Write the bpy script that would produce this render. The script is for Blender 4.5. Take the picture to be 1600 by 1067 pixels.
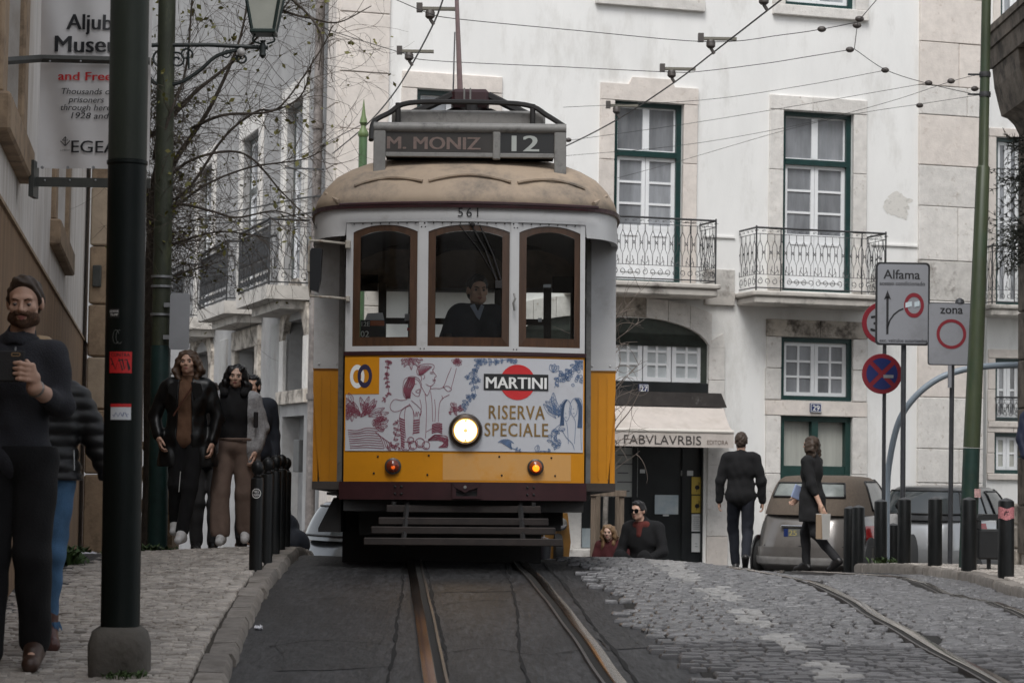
import bpy, math, random
import numpy as np
from mathutils import Vector, Matrix
random.seed(7)
rng = np.random.default_rng(7)
for _o in list(bpy.data.objects):
    bpy.data.objects.remove(_o)
SC = bpy.context.scene
COL = SC.collection
# -- camera
FPX = 3555.0                       # focal length in pixels of the 1600 px wide photograph
EYE = np.array([0.0, 0.0, 1.6])
PITCH = math.atan(196.5 / FPX)
ROLL = math.radians(0.9)
_F = np.array([0, math.cos(PITCH), math.sin(PITCH)])
_U0 = np.array([0, -math.sin(PITCH), math.cos(PITCH)])
_R0 = np.array([1.0, 0, 0])
CR = math.cos(ROLL) * _R0 + math.sin(ROLL) * _U0
CU = math.cos(ROLL) * _U0 - math.sin(ROLL) * _R0
cam_d = bpy.data.cameras.new('camera')
cam = bpy.data.objects.new('camera', cam_d)
COL.objects.link(cam)
cam_d.sensor_width = 36.0
cam_d.lens = 36.0 * FPX / 1600.0
cam_d.clip_start = 0.1
cam_d.clip_end = 3000
cam.matrix_world = Matrix(((CR[0], CU[0], -_F[0], EYE[0]), (CR[1], CU[1], -_F[1], EYE[1]), (CR[2], CU[2], -_F[2], EYE[2]), (0, 0, 0, 1)))
cam_d.dof.use_dof = True
cam_d.dof.focus_distance = 17.4
cam_d.dof.aperture_fstop = 7.1
SC.camera = cam
# -- light
SUN_EL, SUN_AZ = 55.0, 191.0       # azimuth clockwise from +Y
world = bpy.data.worlds.new('World')
SC.world = world
world.use_nodes = True
_nt = world.node_tree
_bg = _nt.nodes['Background']
_sky = _nt.nodes.new('ShaderNodeTexSky')
_sky.sky_type = 'NISHITA'
_sky.sun_disc = False
_sky.sun_elevation = math.radians(SUN_EL)
_sky.sun_rotation = math.radians(SUN_AZ)
_sky.air_density = 1.0
_sky.dust_density = 1.5
_sky.ozone_density = 1.0
_hs = _nt.nodes.new('ShaderNodeHueSaturation')
_hs.inputs['Saturation'].default_value = 0.22      # cloud cover: the blue is gone
_nt.links.new(_sky.outputs[0], _hs.inputs['Color'])
_nt.links.new(_hs.outputs[0], _bg.inputs['Color'])
_bg.inputs['Strength'].default_value = 0.11
sun_d = bpy.data.lights.new('sun', 'SUN')
sun_d.energy = 1.15
sun_d.angle = math.radians(25)
sun_d.color = (1.0, 0.985, 0.965)
sun = bpy.data.objects.new('sun', sun_d)
COL.objects.link(sun)
_el, _az = math.radians(SUN_EL), math.radians(SUN_AZ)
_sd = Vector((math.sin(_az) * math.cos(_el), math.cos(_az) * math.cos(_el), math.sin(_el)))
sun.rotation_euler = (-_sd).to_track_quat('-Z', 'Y').to_euler()
sun.location = (0, 0, 40)
SC.view_settings.view_transform = 'Standard'
SC.view_settings.look = 'None'
SC.view_settings.exposure = 0.93
SC.view_settings.gamma = 1.0
SC.view_settings.use_curve_mapping = False
try:
    SC.cycles.max_bounces = 8
    SC.cycles.transparent_max_bounces = 12
    SC.cycles.use_denoising = True
except Exception:
    pass

# -- pixel <-> place
def ray(px, py):
    return _F + (px - 800.0) / FPX * CR + (533.5 - py) / FPX * CU
def at(px, py, Y):
    d = ray(px, py)
    return EYE + d * (Y / d[1])
def atz(px, py, z):
    d = ray(px, py)
    return EYE + d * ((z - EYE[2]) / d[2])
def proj(p):
    v = np.asarray(p, float) - EYE
    w = v @ _F
    return 800 + FPX * (v @ CR) / w, 533.5 - FPX * (v @ CU) / w
_GY = np.array([-200, -5, 0, 10, 15, 17, 18, 19, 20, 22, 25, 28, 31, 36, 45, 80, 200, 900.])
_GZ = np.array([-5, .14, .29, .60, .755, .814, .835, .838, .80, .69, .50, .33, .18, .02, -.2, -1.0, -3.0, -8.])
_GR = np.array([-5, .14, .29, .60, .645, .605, .57, .53, .50, .43, .415, .38, .25, .02, -.2, -1.0, -3.0, -8.])
_GRY = np.array([-200, -5, 0, 10, 15, 17, 18, 19, 20, 22, 25, 28, 31, 36, 45, 80, 200, 900.])
def _smooth_g(yy, zz0):
    y = np.linspace(-10, 60, 1401)
    z = np.interp(y, yy, zz0)
    k = np.hanning(31); k /= k.sum()
    zz = np.convolve(np.pad(z, 15, mode='edge'), k, 'valid')
    zz[:20] = z[:20]; zz[-20:] = z[-20:]
    return y, zz
_SY, _SZ = _smooth_g(_GY, _GZ)
_SYR, _SZR = _smooth_g(_GRY, _GR)
def gz(X, Y):
    """height of the road surface: a crest in the middle, a gentler fall on the right"""
    X = np.asarray(X, float); Y = np.asarray(Y, float)
    near = (Y > -9) & (Y < 59)
    z = np.where(near, np.interp(Y, _SY, _SZ), np.interp(Y, _GY, _GZ))
    zr = np.where(near, np.interp(Y, _SYR, _SZR), np.interp(Y, _GRY, _GR))
    t = np.clip((X - 0.9) / 3.4, 0, 1); t = t * t * (3 - 2 * t)
    return z * (1 - t) + zr * t
def gnd(px, py, dz=0.0, ymax=27.5):
    """point of the road (raised by dz) seen at a pixel"""
    d = ray(px, py)
    ys = np.linspace(4, ymax, 4001)
    P = EYE[None] + d[None] * (ys / d[1])[:, None]
    below = P[:, 2] <= gz(P[:, 0], P[:, 1]) + dz
    i = int(np.argmax(below)) if below.any() else int(np.argmin(P[:, 2] - gz(P[:, 0], P[:, 1])))
    return P[i]

# -- materials
MATS = {}
def mat(name, col, rough=0.6, var=0.0, scale=6.0, bump=0.0, bscale=40.0, metal=0.0, spec=0.5, col2=None, dirt=None,
        dscale=2.0, rnd=0.0, emis=None, estr=0.0, stretch=None, coat=0.0, dlo=0.5, dhi=0.7):
    """procedural surface: base colour +- noise, a second colour in blotches (dirt), fine bump"""
    if name in MATS:
        return MATS[name]
    m = bpy.data.materials.new(name)
    m.use_nodes = True
    nt = m.node_tree
    N, L = nt.nodes, nt.links
    b = N['Principled BSDF']
    b.inputs['Roughness'].default_value = rough
    b.inputs['Metallic'].default_value = metal
    b.inputs['Specular IOR Level'].default_value = spec
    if coat:
        b.inputs['Coat Weight'].default_value = coat
        b.inputs['Coat Roughness'].default_value = 0.08
    c4 = (*col, 1)
    b.inputs['Base Color'].default_value = c4
    out = None
    co = None
    if var or dirt or bump or col2:
        tc = N.new('ShaderNodeTexCoord')
        co = tc.outputs['Object']
        if stretch:
            mp = N.new('ShaderNodeMapping')
            mp.inputs['Scale'].default_value = stretch
            L.new(co, mp.inputs[0]); co = mp.outputs[0]
    if var or col2:
        n = N.new('ShaderNodeTexNoise')
        n.inputs['Scale'].default_value = scale
        n.inputs['Detail'].default_value = 8
        n.inputs['Roughness'].default_value = 0.65
        L.new(co, n.inputs['Vector'])
        r = N.new('ShaderNodeValToRGB')
        lo = tuple(max(0, c * (1 - var)) for c in col)
        hi = tuple(min(1, c * (1 + var)) for c in col) if col2 is None else col2
        r.color_ramp.elements[0].color = (*lo, 1); r.color_ramp.elements[0].position = 0.32
        r.color_ramp.elements[1].color = (*hi, 1); r.color_ramp.elements[1].position = 0.68
        L.new(n.outputs['Fac'], r.inputs[0])
        out = r.outputs[0]
    if dirt:
        n2 = N.new('ShaderNodeTexNoise')
        n2.inputs['Scale'].default_value = dscale
        n2.inputs['Detail'].default_value = 10
        n2.inputs['Roughness'].default_value = 0.72
        L.new(co, n2.inputs['Vector'])
        r2 = N.new('ShaderNodeMapRange')
        r2.inputs[1].default_value = dlo; r2.inputs[2].default_value = dhi
        L.new(n2.outputs['Fac'], r2.inputs[0])
        mx = N.new('ShaderNodeMixRGB')
        L.new(r2.outputs[0], mx.inputs[0])
        if out is not None: L.new(out, mx.inputs[1])
        else: mx.inputs[1].default_value = c4
        mx.inputs[2].default_value = (*dirt, 1)
        out = mx.outputs[0]
    if rnd:
        oi = N.new('ShaderNodeObjectInfo')
        mr = N.new('ShaderNodeMapRange')
        mr.inputs[3].default_value = 1 - rnd; mr.inputs[4].default_value = 1 + rnd
        L.new(oi.outputs['Random'], mr.inputs[0])
        mm = N.new('ShaderNodeMixRGB'); mm.blend_type = 'MULTIPLY'; mm.inputs[0].default_value = 1
        if out is not None: L.new(out, mm.inputs[1])
        else: mm.inputs[1].default_value = c4
        L.new(mr.outputs[0], mm.inputs[2])
        out = mm.outputs[0]
    if out is not None:
        L.new(out, b.inputs['Base Color'])
    if bump:
        n3 = N.new('ShaderNodeTexNoise')
        n3.inputs['Scale'].default_value = bscale
        n3.inputs['Detail'].default_value = 6
        L.new(co, n3.inputs['Vector'])
        bp = N.new('ShaderNodeBump')
        bp.inputs['Strength'].default_value = bump
        bp.inputs['Distance'].default_value = 0.01
        L.new(n3.outputs['Fac'], bp.inputs['Height'])
        L.new(bp.outputs[0], b.inputs['Normal'])
    if emis:
        b.inputs['Emission Color'].default_value = (*emis, 1)
        b.inputs['Emission Strength'].default_value = estr
    MATS[name] = m
    return m
def glass(name, tint=(0.9, 0.93, 0.92), fac=0.12):
    if name in MATS:
        return MATS[name]
    m = bpy.data.materials.new(name); m.use_nodes = True
    N, L = m.node_tree.nodes, m.node_tree.links
    N.remove(N['Principled BSDF'])
    o = N['Material Output']
    tr = N.new('ShaderNodeBsdfTransparent'); tr.inputs[0].default_value = (*tint, 1)
    gl = N.new('ShaderNodeBsdfGlossy'); gl.inputs['Roughness'].default_value = 0.02
    fr = N.new('ShaderNodeFresnel'); fr.inputs[0].default_value = 1.5
    ad = N.new('ShaderNodeMath'); ad.operation = 'ADD'; ad.inputs[1].default_value = fac
    mx = N.new('ShaderNodeMixShader')
    L.new(fr.outputs[0], ad.inputs[0]); L.new(ad.outputs[0], mx.inputs[0])
    L.new(tr.outputs[0], mx.inputs[1]); L.new(gl.outputs[0], mx.inputs[2]); L.new(mx.outputs[0], o.inputs[0])
    MATS[name] = m
    return m

# -- mesh building
class MB:
    def __init__(s):
        s.v = []; s.f = []; s.mi = []; s.cur = 0
    def add(s, vs, fs):
        b = len(s.v)
        s.v.extend(tuple(map(float, p)) for p in vs)
        for f in fs:
            s.f.append(tuple(b + i for i in f)); s.mi.append(s.cur)
        return s
    def box(s, x0, x1, y0, y1, z0, z1, bev=0.0):
        if bev <= 0:
            s.add([(x0, y0, z0), (x1, y0, z0), (x1, y1, z0), (x0, y1, z0), (x0, y0, z1), (x1, y0, z1), (x1, y1, z1), (x0, y1, z1)],
                  [(3, 2, 1, 0), (4, 5, 6, 7), (0, 1, 5, 4), (1, 2, 6, 5), (2, 3, 7, 6), (3, 0, 4, 7)])
        else:
            e = min(bev, abs(x1 - x0) * .45, abs(y1 - y0) * .45, abs(z1 - z0) * .45)
            V, idx = [], {}
            X, Y, Z = (x0, x1), (y0, y1), (z0, z1)
            for i in (0, 1):
                for j in (0, 1):
                    for k in (0, 1):
                        sx, sy, sz = (1, -1)[i], (1, -1)[j], (1, -1)[k]
                        idx[i, j, k, 0] = len(V); V.append((X[i], Y[j] + sy * e, Z[k] + sz * e))
                        idx[i, j, k, 1] = len(V); V.append((X[i] + sx * e, Y[j], Z[k] + sz * e))
                        idx[i, j, k, 2] = len(V); V.append((X[i] + sx * e, Y[j] + sy * e, Z[k]))
            F = []
            for i in (0, 1):
                q = [idx[i, 0, 0, 0], idx[i, 1, 0, 0], idx[i, 1, 1, 0], idx[i, 0, 1, 0]]; F.append(q if i else q[::-1])
                q = [idx[0, i, 0, 1], idx[1, i, 0, 1], idx[1, i, 1, 1], idx[0, i, 1, 1]]; F.append(q[::-1] if i else q)
                q = [idx[0, 0, i, 2], idx[1, 0, i, 2], idx[1, 1, i, 2], idx[0, 1, i, 2]]; F.append(q if i else q[::-1])
            for a in (0, 1):
                for b in (0, 1):
                    q = [idx[a, b, 0, 0], idx[a, b, 1, 0], idx[a, b, 1, 1], idx[a, b, 0, 1]]; F.append(q if a ^ b else q[::-1])
                    q = [idx[a, 0, b, 0], idx[a, 0, b, 2], idx[a, 1, b, 2], idx[a, 1, b, 0]]; F.append(q if a ^ b else q[::-1])
                    q = [idx[0, a, b, 1], idx[1, a, b, 1], idx[1, a, b, 2], idx[0, a, b, 2]]; F.append(q if a ^ b else q[::-1])
            for i in (0, 1):
                for j in (0, 1):
                    for k in (0, 1):
                        q = [idx[i, j, k, 0], idx[i, j, k, 1], idx[i, j, k, 2]]; F.append(q if (i + j + k) % 2 == 0 else q[::-1])
            s.add(V, F)
        return s
    def quad(s, a, b, c, d):
        return s.add([a, b, c, d], [(0, 1, 2, 3)])
    def tube(s, pts, r, n=8, caps=True, flat=None):
        """tube along a polyline; r a number or one per point"""
        P = [np.asarray(p, float) for p in pts]
        m = len(P)
        R = [r] * m if np.isscalar(r) else list(r)
        V = []; ref = None
        for i in range(m):
            t = P[min(i + 1, m - 1)] - P[max(i - 1, 0)]
            t = t / (np.linalg.norm(t) + 1e-12)
            if ref is None:
                ref = np.array([0, 0, 1.0]) if abs(t[2]) < .9 else np.array([1.0, 0, 0])
            a = ref - t * (ref @ t); a /= np.linalg.norm(a) + 1e-12
            b = np.cross(t, a); ref = a
            for k in range(n):
                th = 2 * math.pi * k / n
                V.append(P[i] + R[i] * (math.cos(th) * a + math.sin(th) * b))
        F = []
        for i in range(m - 1):
            for k in range(n):
                k2 = (k + 1) % n
                F.append((i * n + k, i * n + k2, (i + 1) * n + k2, (i + 1) * n + k))
        if caps:
            F.append(tuple(range(n - 1, -1, -1))); F.append(tuple((m - 1) * n + k for k in range(n)))
        return s.add(V, F)
    def lathe(s, prof, n=16, c=(0, 0, 0), axis='z'):
        """prof: (radius, height) pairs from bottom to top"""
        V, F = [], []
        for r, h in prof:
            for k in range(n):
                th = 2 * math.pi * k / n
                x, y = r * math.cos(th), r * math.sin(th)
                if axis == 'z': V.append((c[0] + x, c[1] + y, c[2] + h))
                elif axis == 'y': V.append((c[0] + x, c[1] - h, c[2] + y))
                else: V.append((c[0] + h, c[1] + x, c[2] + y))
        m = len(prof)
        for i in range(m - 1):
            for k in range(n):
                k2 = (k + 1) % n
                F.append((i * n + k, i * n + k2, (i + 1) * n + k2, (i + 1) * n + k))
        F.append(tuple(range(n - 1, -1, -1))); F.append(tuple((m - 1) * n + k for k in range(n)))
        return s.add(V, F)
    def prism(s, poly, y0, y1):
        """polygon in x,z pushed along y (y0 = front)"""
        n = len(poly)
        V = [(p[0], y0, p[1]) for p in poly] + [(p[0], y1, p[1]) for p in poly]
        F = [tuple(range(n)), tuple(range(2 * n - 1, n - 1, -1))]
        for i in range(n):
            j = (i + 1) % n
            F.append((j, i, n + i, n + j))
        return s.add(V, F)
    def ring(s, outer, inner, y0, y1):
        """closed frame between two equally long x,z outlines, pushed along y"""
        n = len(outer)
        V = [(p[0], y, p[1]) for y in (y0, y1) for o in (outer, inner) for p in o]
        F = []
        for i in range(n):
            j = (i + 1) % n
            F += [(i, j, n + j, n + i), (2 * n + j, 2 * n + i, 3 * n + i, 3 * n + j), (j, i, 2 * n + i, 2 * n + j), (n + i, n + j, 3 * n + j, 3 * n + i)]
        return s.add(V, F)
    def frame(s, x0, x1, z0, z1, w, y0, y1):
        w = (w,) * 4 if np.isscalar(w) else w      # left right bottom top
        return s.ring([(x0, z0), (x1, z0), (x1, z1), (x0, z1)], [(x0 + w[0], z0 + w[2]), (x1 - w[1], z0 + w[2]), (x1 - w[1], z1 - w[3]), (x0 + w[0], z1 - w[3])], y0, y1)
    def sphere(s, c, r, n=12, m=8, sc=(1, 1, 1)):
        prof = [(math.sin(math.pi * i / m), -math.cos(math.pi * i / m)) for i in range(m + 1)]
        V, F = [], []
        for rr, h in prof:
            for k in range(n):
                th = 2 * math.pi * k / n
                V.append((c[0] + r * sc[0] * rr * math.cos(th), c[1] + r * sc[1] * rr * math.sin(th), c[2] + r * sc[2] * h))
        for i in range(m):
            for k in range(n):
                k2 = (k + 1) % n
                F.append((i * n + k, i * n + k2, (i + 1) * n + k2, (i + 1) * n + k))
        return s.add(V, F)
    def grid(s, fn, nu, nv):
        V = [fn(i / nu, j / nv) for j in range(nv + 1) for i in range(nu + 1)]
        F = [(j * (nu + 1) + i, j * (nu + 1) + i + 1, (j + 1) * (nu + 1) + i + 1, (j + 1) * (nu + 1) + i) for j in range(nv) for i in range(nu)]
        return s.add(V, F)
    def map(s, fn):
        s.v = [tuple(fn(*p)) for p in s.v]
        return s
    def mesh(s, name, mats, smooth=False):
        me = bpy.data.meshes.new(name)
        me.from_pydata(s.v, [], s.f)
        for m in (mats if isinstance(mats, (list, tuple)) else [mats]):
            me.materials.append(m)
        if max(s.mi, default=0) > 0:
            me.polygons.foreach_set('material_index', s.mi)
        if smooth:
            me.polygons.foreach_set('use_smooth', [True] * len(me.polygons))
            if smooth != 'all':
                try: me.set_sharp_from_angle(angle=math.radians(38))
                except Exception: pass
        me.update()
        return me
    def build(s, name, mats, parent=None, smooth=False, **props):
        return link(name, s.mesh(name, mats, smooth), parent, **props)
def link(name, me, parent=None, loc=None, rotz=None, **props):
    o = bpy.data.objects.new(name, me)
    COL.objects.link(o)
    if parent is not None: o.parent = parent
    if loc is not None: o.location = tuple(map(float, loc))
    if rotz is not None: o.rotation_euler = (0, 0, rotz)
    for k, v in props.items():
        if v is not None: o[k] = v
    return o
def thing(name, label, cat, loc=(0, 0, 0), rotz=0.0, group=None):
    o = bpy.data.objects.new(name, None)
    COL.objects.link(o)
    o.empty_display_size = 0.1
    o.location = tuple(map(float, loc)); o.rotation_euler = (0, 0, rotz)
    o['label'] = label; o['category'] = cat
    if group: o['group'] = group
    return o
def tag(o, label, cat, group=None):
    o['label'] = label; o['category'] = cat
    if group: o['group'] = group
    return o
def kids(o):
    return [c for c in bpy.data.objects if c.parent == o]
def copy_tree(o, parent=None):
    c = o.copy(); COL.objects.link(c)
    if parent is not None: c.parent = parent
    for ch in kids(o): copy_tree(ch, c)
    return c
def bez(p0, p1, p2, p3, n=12):
    t = np.linspace(0, 1, n + 1)[:, None]
    p0, p1, p2, p3 = map(lambda p: np.asarray(p, float)[None], (p0, p1, p2, p3))
    return list((1 - t) ** 3 * p0 + 3 * (1 - t) ** 2 * t * p1 + 3 * (1 - t) * t * t * p2 + t ** 3 * p3)
def spline(pts, n=6):
    """Catmull-Rom through the points"""
    P = [np.asarray(p, float) for p in pts]
    P = [2 * P[0] - P[1]] + P + [2 * P[-1] - P[-2]]
    out = []
    for i in range(1, len(P) - 2):
        for k in range(n):
            t = k / n
            out.append(.5 * ((2 * P[i]) + (P[i + 1] - P[i - 1]) * t + (2 * P[i - 1] - 5 * P[i] + 4 * P[i + 1] - P[i + 2]) * t * t + (3 * P[i] - P[i - 1] - 3 * P[i + 1] + P[i + 2]) * t ** 3))
    out.append(P[-2])
    return out
def text_mb(txt, h, x=0, z=0, align='CENTER', bold=0.0, width=None, shear=0.0, space=1.0, y=0.0):
    """h = height of capitals; width: squeeze or stretch to this width; x,z = baseline anchor"""
    cu = bpy.data.curves.new('text', 'FONT')
    extra = max(0.0, bold)
    cu.body = txt; cu.align_x = 'LEFT'; cu.size = 1.0; cu.offset = 0.0; cu.shear = shear; cu.space_character = space
    cu.resolution_u = 3
    o = bpy.data.objects.new('text', cu)
    me = o.to_mesh()
    V = np.array([tuple(v.co) for v in me.vertices]) if len(me.vertices) else np.zeros((0, 3))
    F = [tuple(p.vertices) for p in me.polygons]
    o.to_mesh_clear()
    bpy.data.objects.remove(o); bpy.data.curves.remove(cu)
    mb = MB()
    if not len(V): return mb
    k = h / 0.73
    x0, x1 = V[:, 0].min(), V[:, 0].max()
    kx = k if width is None else width / (x1 - x0)
    X = (V[:, 0] - x0) * kx
    w = (x1 - x0) * kx
    X += {'LEFT': 0, 'CENTER': -w / 2, 'RIGHT': -w}[align] + x
    e_ = extra * kx * .8
    for j_, o_ in enumerate((0,) if not extra else (-e_, 0, e_)):
        mb.add(np.stack([X + o_, np.full(len(V), y - .0004 * j_), V[:, 1] * k + z], 1), F)
    return mb
def disc_mb(cx, cz, r, n=32, y=0.0, sx=1.0):
    mb = MB()
    return mb.add([(cx + sx * r * math.cos(2 * math.pi * k / n), y, cz + r * math.sin(2 * math.pi * k / n)) for k in range(n)], [tuple(range(n))])
def ann_mb(cx, cz, r0, r1, n=36, y=0.0, sx=1.0, a0=0.0, a1=2 * math.pi):
    mb = MB()
    full = abs(a1 - a0 - 2 * math.pi) < 1e-6
    V, F = [], []
    for k in range(n + 1):
        a = a0 + (a1 - a0) * k / n
        for r in (r0, r1):
            V.append((cx + sx * r * math.cos(a), y, cz + r * math.sin(a)))
    for k in range(n):
        F.append((2 * k, 2 * k + 1, 2 * k + 3, 2 * k + 2))
    return mb.add(V, F)
def stroke_mb(mb, pts, w, y=0.0):
    """a drawn line of width w in the x,z plane"""
    P = np.asarray(pts, float)
    if len(P) < 2: return mb
    T = np.gradient(P, axis=0); T /= np.linalg.norm(T, axis=1)[:, None] + 1e-9
    Nn = np.stack([-T[:, 1], T[:, 0]], 1) * (w / 2)
    V, F = [], []
    for p, q in zip(P, Nn):
        V.append((p[0] + q[0], y, p[1] + q[1])); V.append((p[0] - q[0], y, p[1] - q[1]))
    for i in range(len(P) - 1):
        F.append((2 * i + 1, 2 * i + 3, 2 * i + 2, 2 * i))
    return mb.add(V, F)
def merge(*mbs):
    m = MB()
    for b in mbs:
        k = len(m.v); m.v.extend(b.v); m.f.extend(tuple(k + i for i in f) for f in b.f); m.mi.extend(b.mi)
    return m
def inside(poly, X, Y):
    X = np.asarray(X, float); Y = np.asarray(Y, float)
    r = np.zeros(X.shape, bool)
    n = len(poly)
    for i in range(n):
        x0, y0 = poly[i][:2]; x1, y1 = poly[(i + 1) % n][:2]
        if y0 == y1: continue
        c = ((y0 > Y) != (y1 > Y)) & (X < (x1 - x0) * (Y - y0) / (y1 - y0) + x0)
        r ^= c
    return r
# == GROUND, ROAD, PAVEMENT
M_ASPH = mat('asphalt', (0.027, 0.027, 0.0285), 0.62, var=.95, scale=30, bump=.8, bscale=45, dirt=(0.0125, 0.0125, 0.013), dscale=3.2, dlo=.48, dhi=.62, stretch=(1, .16, 1))
M_COBBED = mat('cobble_bed', (0.012, 0.011, 0.010), 0.9, var=.3, scale=80, bump=.4, bscale=120)
M_COB = mat('basalt_cobble', (0.100, 0.099, 0.104), 0.40, var=.4, scale=18, bump=.6, bscale=45, rnd=.28, spec=.6)
M_COBST = mat('basalt_cobble_mass', (0.098, 0.097, 0.102), 0.40, var=.55, scale=11, bump=.6, bscale=45, spec=.6)
M_COBW = mat('painted_cobble', (0.27, 0.265, 0.26), 0.6, var=.2, scale=25, bump=.35, bscale=60, rnd=.15, dirt=(0.12, 0.118, 0.115), dscale=12, dlo=.5, dhi=.68)
M_CALBED = mat('pavement_bed', (0.045, 0.038, 0.030), 0.95, var=.35, scale=50, bump=.4, bscale=90)
M_CAL = mat('limestone_sett', (0.40, 0.365, 0.33), 0.5, var=.25, scale=25, bump=.3, bscale=70, rnd=.28, dirt=(0.13, 0.11, 0.09), dscale=9)
M_CALST = mat('limestone_sett_mass', (0.395, 0.36, 0.325), 0.5, var=.42, scale=8, bump=.3, bscale=70, dirt=(0.12, 0.10, 0.08), dscale=3)
M_KERB = mat('kerb_limestone', (0.21, 0.19, 0.17), 0.65, var=.25, scale=12, bump=.35, bscale=50, rnd=.2, dirt=(0.10, 0.085, 0.07), dscale=5)
M_STEEL = mat('rail_steel', (0.58, 0.54, 0.50), 0.16, var=.3, scale=14, metal=1.0, stretch=(14, .6, 14))
M_STEEL2 = mat('rail_flange', (0.13, 0.12, 0.115), 0.42, var=.3, scale=30, metal=.8)
M_GROOVE = mat('rail_groove', (0.012, 0.011, 0.010), 0.9)
M_EARTH = mat('city_ground', (0.09, 0.085, 0.08), 0.9, var=.2, scale=.5)

def road_grid(poly, name, m, dz, nx=60, ny=110, extra=None):
    xs = [p[0] for p in poly]; ys = [p[1] for p in poly]
    mb = MB()
    X = np.linspace(min(xs), max(xs), nx + 1); Y = np.linspace(min(ys), max(ys), ny + 1)
    XX, YY = np.meshgrid(X, Y)
    ZZ = gz(XX, YY) + dz
    if extra is not None: ZZ = ZZ + extra(XX, YY)
    V = np.stack([XX, YY, ZZ], -1).reshape(-1, 3)
    cx = (XX[:-1, :-1] + XX[1:, 1:]) / 2; cy = (YY[:-1, :-1] + YY[1:, 1:]) / 2
    ok = inside(poly, cx, cy)
    F = [(j * (nx + 1) + i, j * (nx + 1) + i + 1, (j + 1) * (nx + 1) + i + 1, (j + 1) * (nx + 1) + i) for j in range(ny) for i in range(nx) if ok[j, i]]
    mb.add(V, F)
    return mb.build(name, m, None, smooth='all', kind='structure')
_mb = MB()
_gx = np.array([-900, -300, -60, -20, -8, 0, 8, 20, 60, 300, 900.]); _gy = np.concatenate([[-200, -60], np.linspace(-10, 60, 36), [80, 120, 200, 400, 900]])
_V = [(x, y, float(gz(min(max(x, -8), 8), y)) - .12) for y in _gy for x in _gx]
_n = len(_gx)
_mb.add(_V, [(j * _n + i, j * _n + i + 1, (j + 1) * _n + i + 1, (j + 1) * _n + i) for j in range(len(_gy) - 1) for i in range(_n - 1)])
_mb.build('ground', M_EARTH, None, smooth='all', kind='structure')
def _rough(X, Y):
    return .006 * np.sin(X * 2.1 + 1.3 * np.sin(Y * .9)) * np.sin(Y * 1.3) + .004 * np.sin(X * 5 + Y * 3.1)
KERB_L = [gnd(px, py, .09)[:2] for px, py in ((330, 1095), (348, 1067), (370, 1005), (388, 960), (404, 930), (418, 907), (432, 888), (443, 877))]
KERB_L = [np.array((-1.18, 4.0)), np.array((-1.22, 8.0))] + KERB_L + [KERB_L[-1] + np.array((-.12, 2.5)), KERB_L[-1] + np.array((-.45, 7.5)), KERB_L[-1] + np.array((-1.6, 14))]
KERB_R = [gnd(px, py, .0)[:2] for px, py in ((1600, 938), (1540, 919), (1480, 906), (1425, 899))]
print('kerb R', [tuple(p.round(2)) for p in KERB_R])
_k0 = KERB_R[0]; _kd = (KERB_R[0] - KERB_R[1]) / abs(KERB_R[1][1] - KERB_R[0][1])
KERB_R = [_k0 + _kd * 6 + (.5, 0), _k0 + _kd * 2.5 + (.1, 0)] + KERB_R + [KERB_R[-1] + np.array((-.3, 2.2)), KERB_R[-1] + np.array((-.1, 5)), KERB_R[-1] + np.array((.8, 12))]
BOUND = [gnd(px, py)[:2] for px, py in ((1150, 1100), (1119, 1067), (1075, 1036), (1037, 1010), (1010, 980), (985, 952), (955, 920), (930, 898), (905, 880))]
BOUND = [np.array((BOUND[0][0] + .25, 6.0))] + BOUND + [np.array((BOUND[-1][0] - .2, 24.0))]
road_grid([(-9, -6), (9, -6), (9, 60), (-9, 60)], 'road', M_ASPH, 0.0, 120, 330, _rough)
_cp = [tuple(p) for p in BOUND] + [(6.8, 28.0), (6.8, 6.0)]
road_grid(_cp, 'cobbled_road_bed', M_COBBED, 0.004, 70, 150, _rough)

def stone_mb(w, d, h, seed, top=.8, wob=.12):
    r = random.Random(seed)
    mb = MB(); V = []
    for lev, (k, z) in enumerate(((1.0, -.5 * h), (1.0, .55 * h), (top, h))):
        for sx, sy in ((-1, -1), (0, -1.06), (1, -1), (1.05, 0), (1, 1), (0, 1.05), (-1, 1), (-1.05, 0)):
            rr = random.Random(seed * 31 + int(sx * 3) * 7 + int(sy * 3))
            V.append((sx * k * w / 2 * (1 + wob * rr.uniform(-1, 1)), sy * k * d / 2 * (1 + wob * rr.uniform(-1, 1)), z + (r.uniform(-.12, .12) * h if lev == 2 else 0)))
    F = []
    for a in (0, 8):
        for k in range(8):
            F.append((a + k, a + (k + 1) % 8, a + 8 + (k + 1) % 8, a + 8 + k))
    V.append((0, 0, h * 1.08))
    for k in range(8): F.append((16 + k, 16 + (k + 1) % 8, 24))
    return mb.add(V, F)
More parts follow.
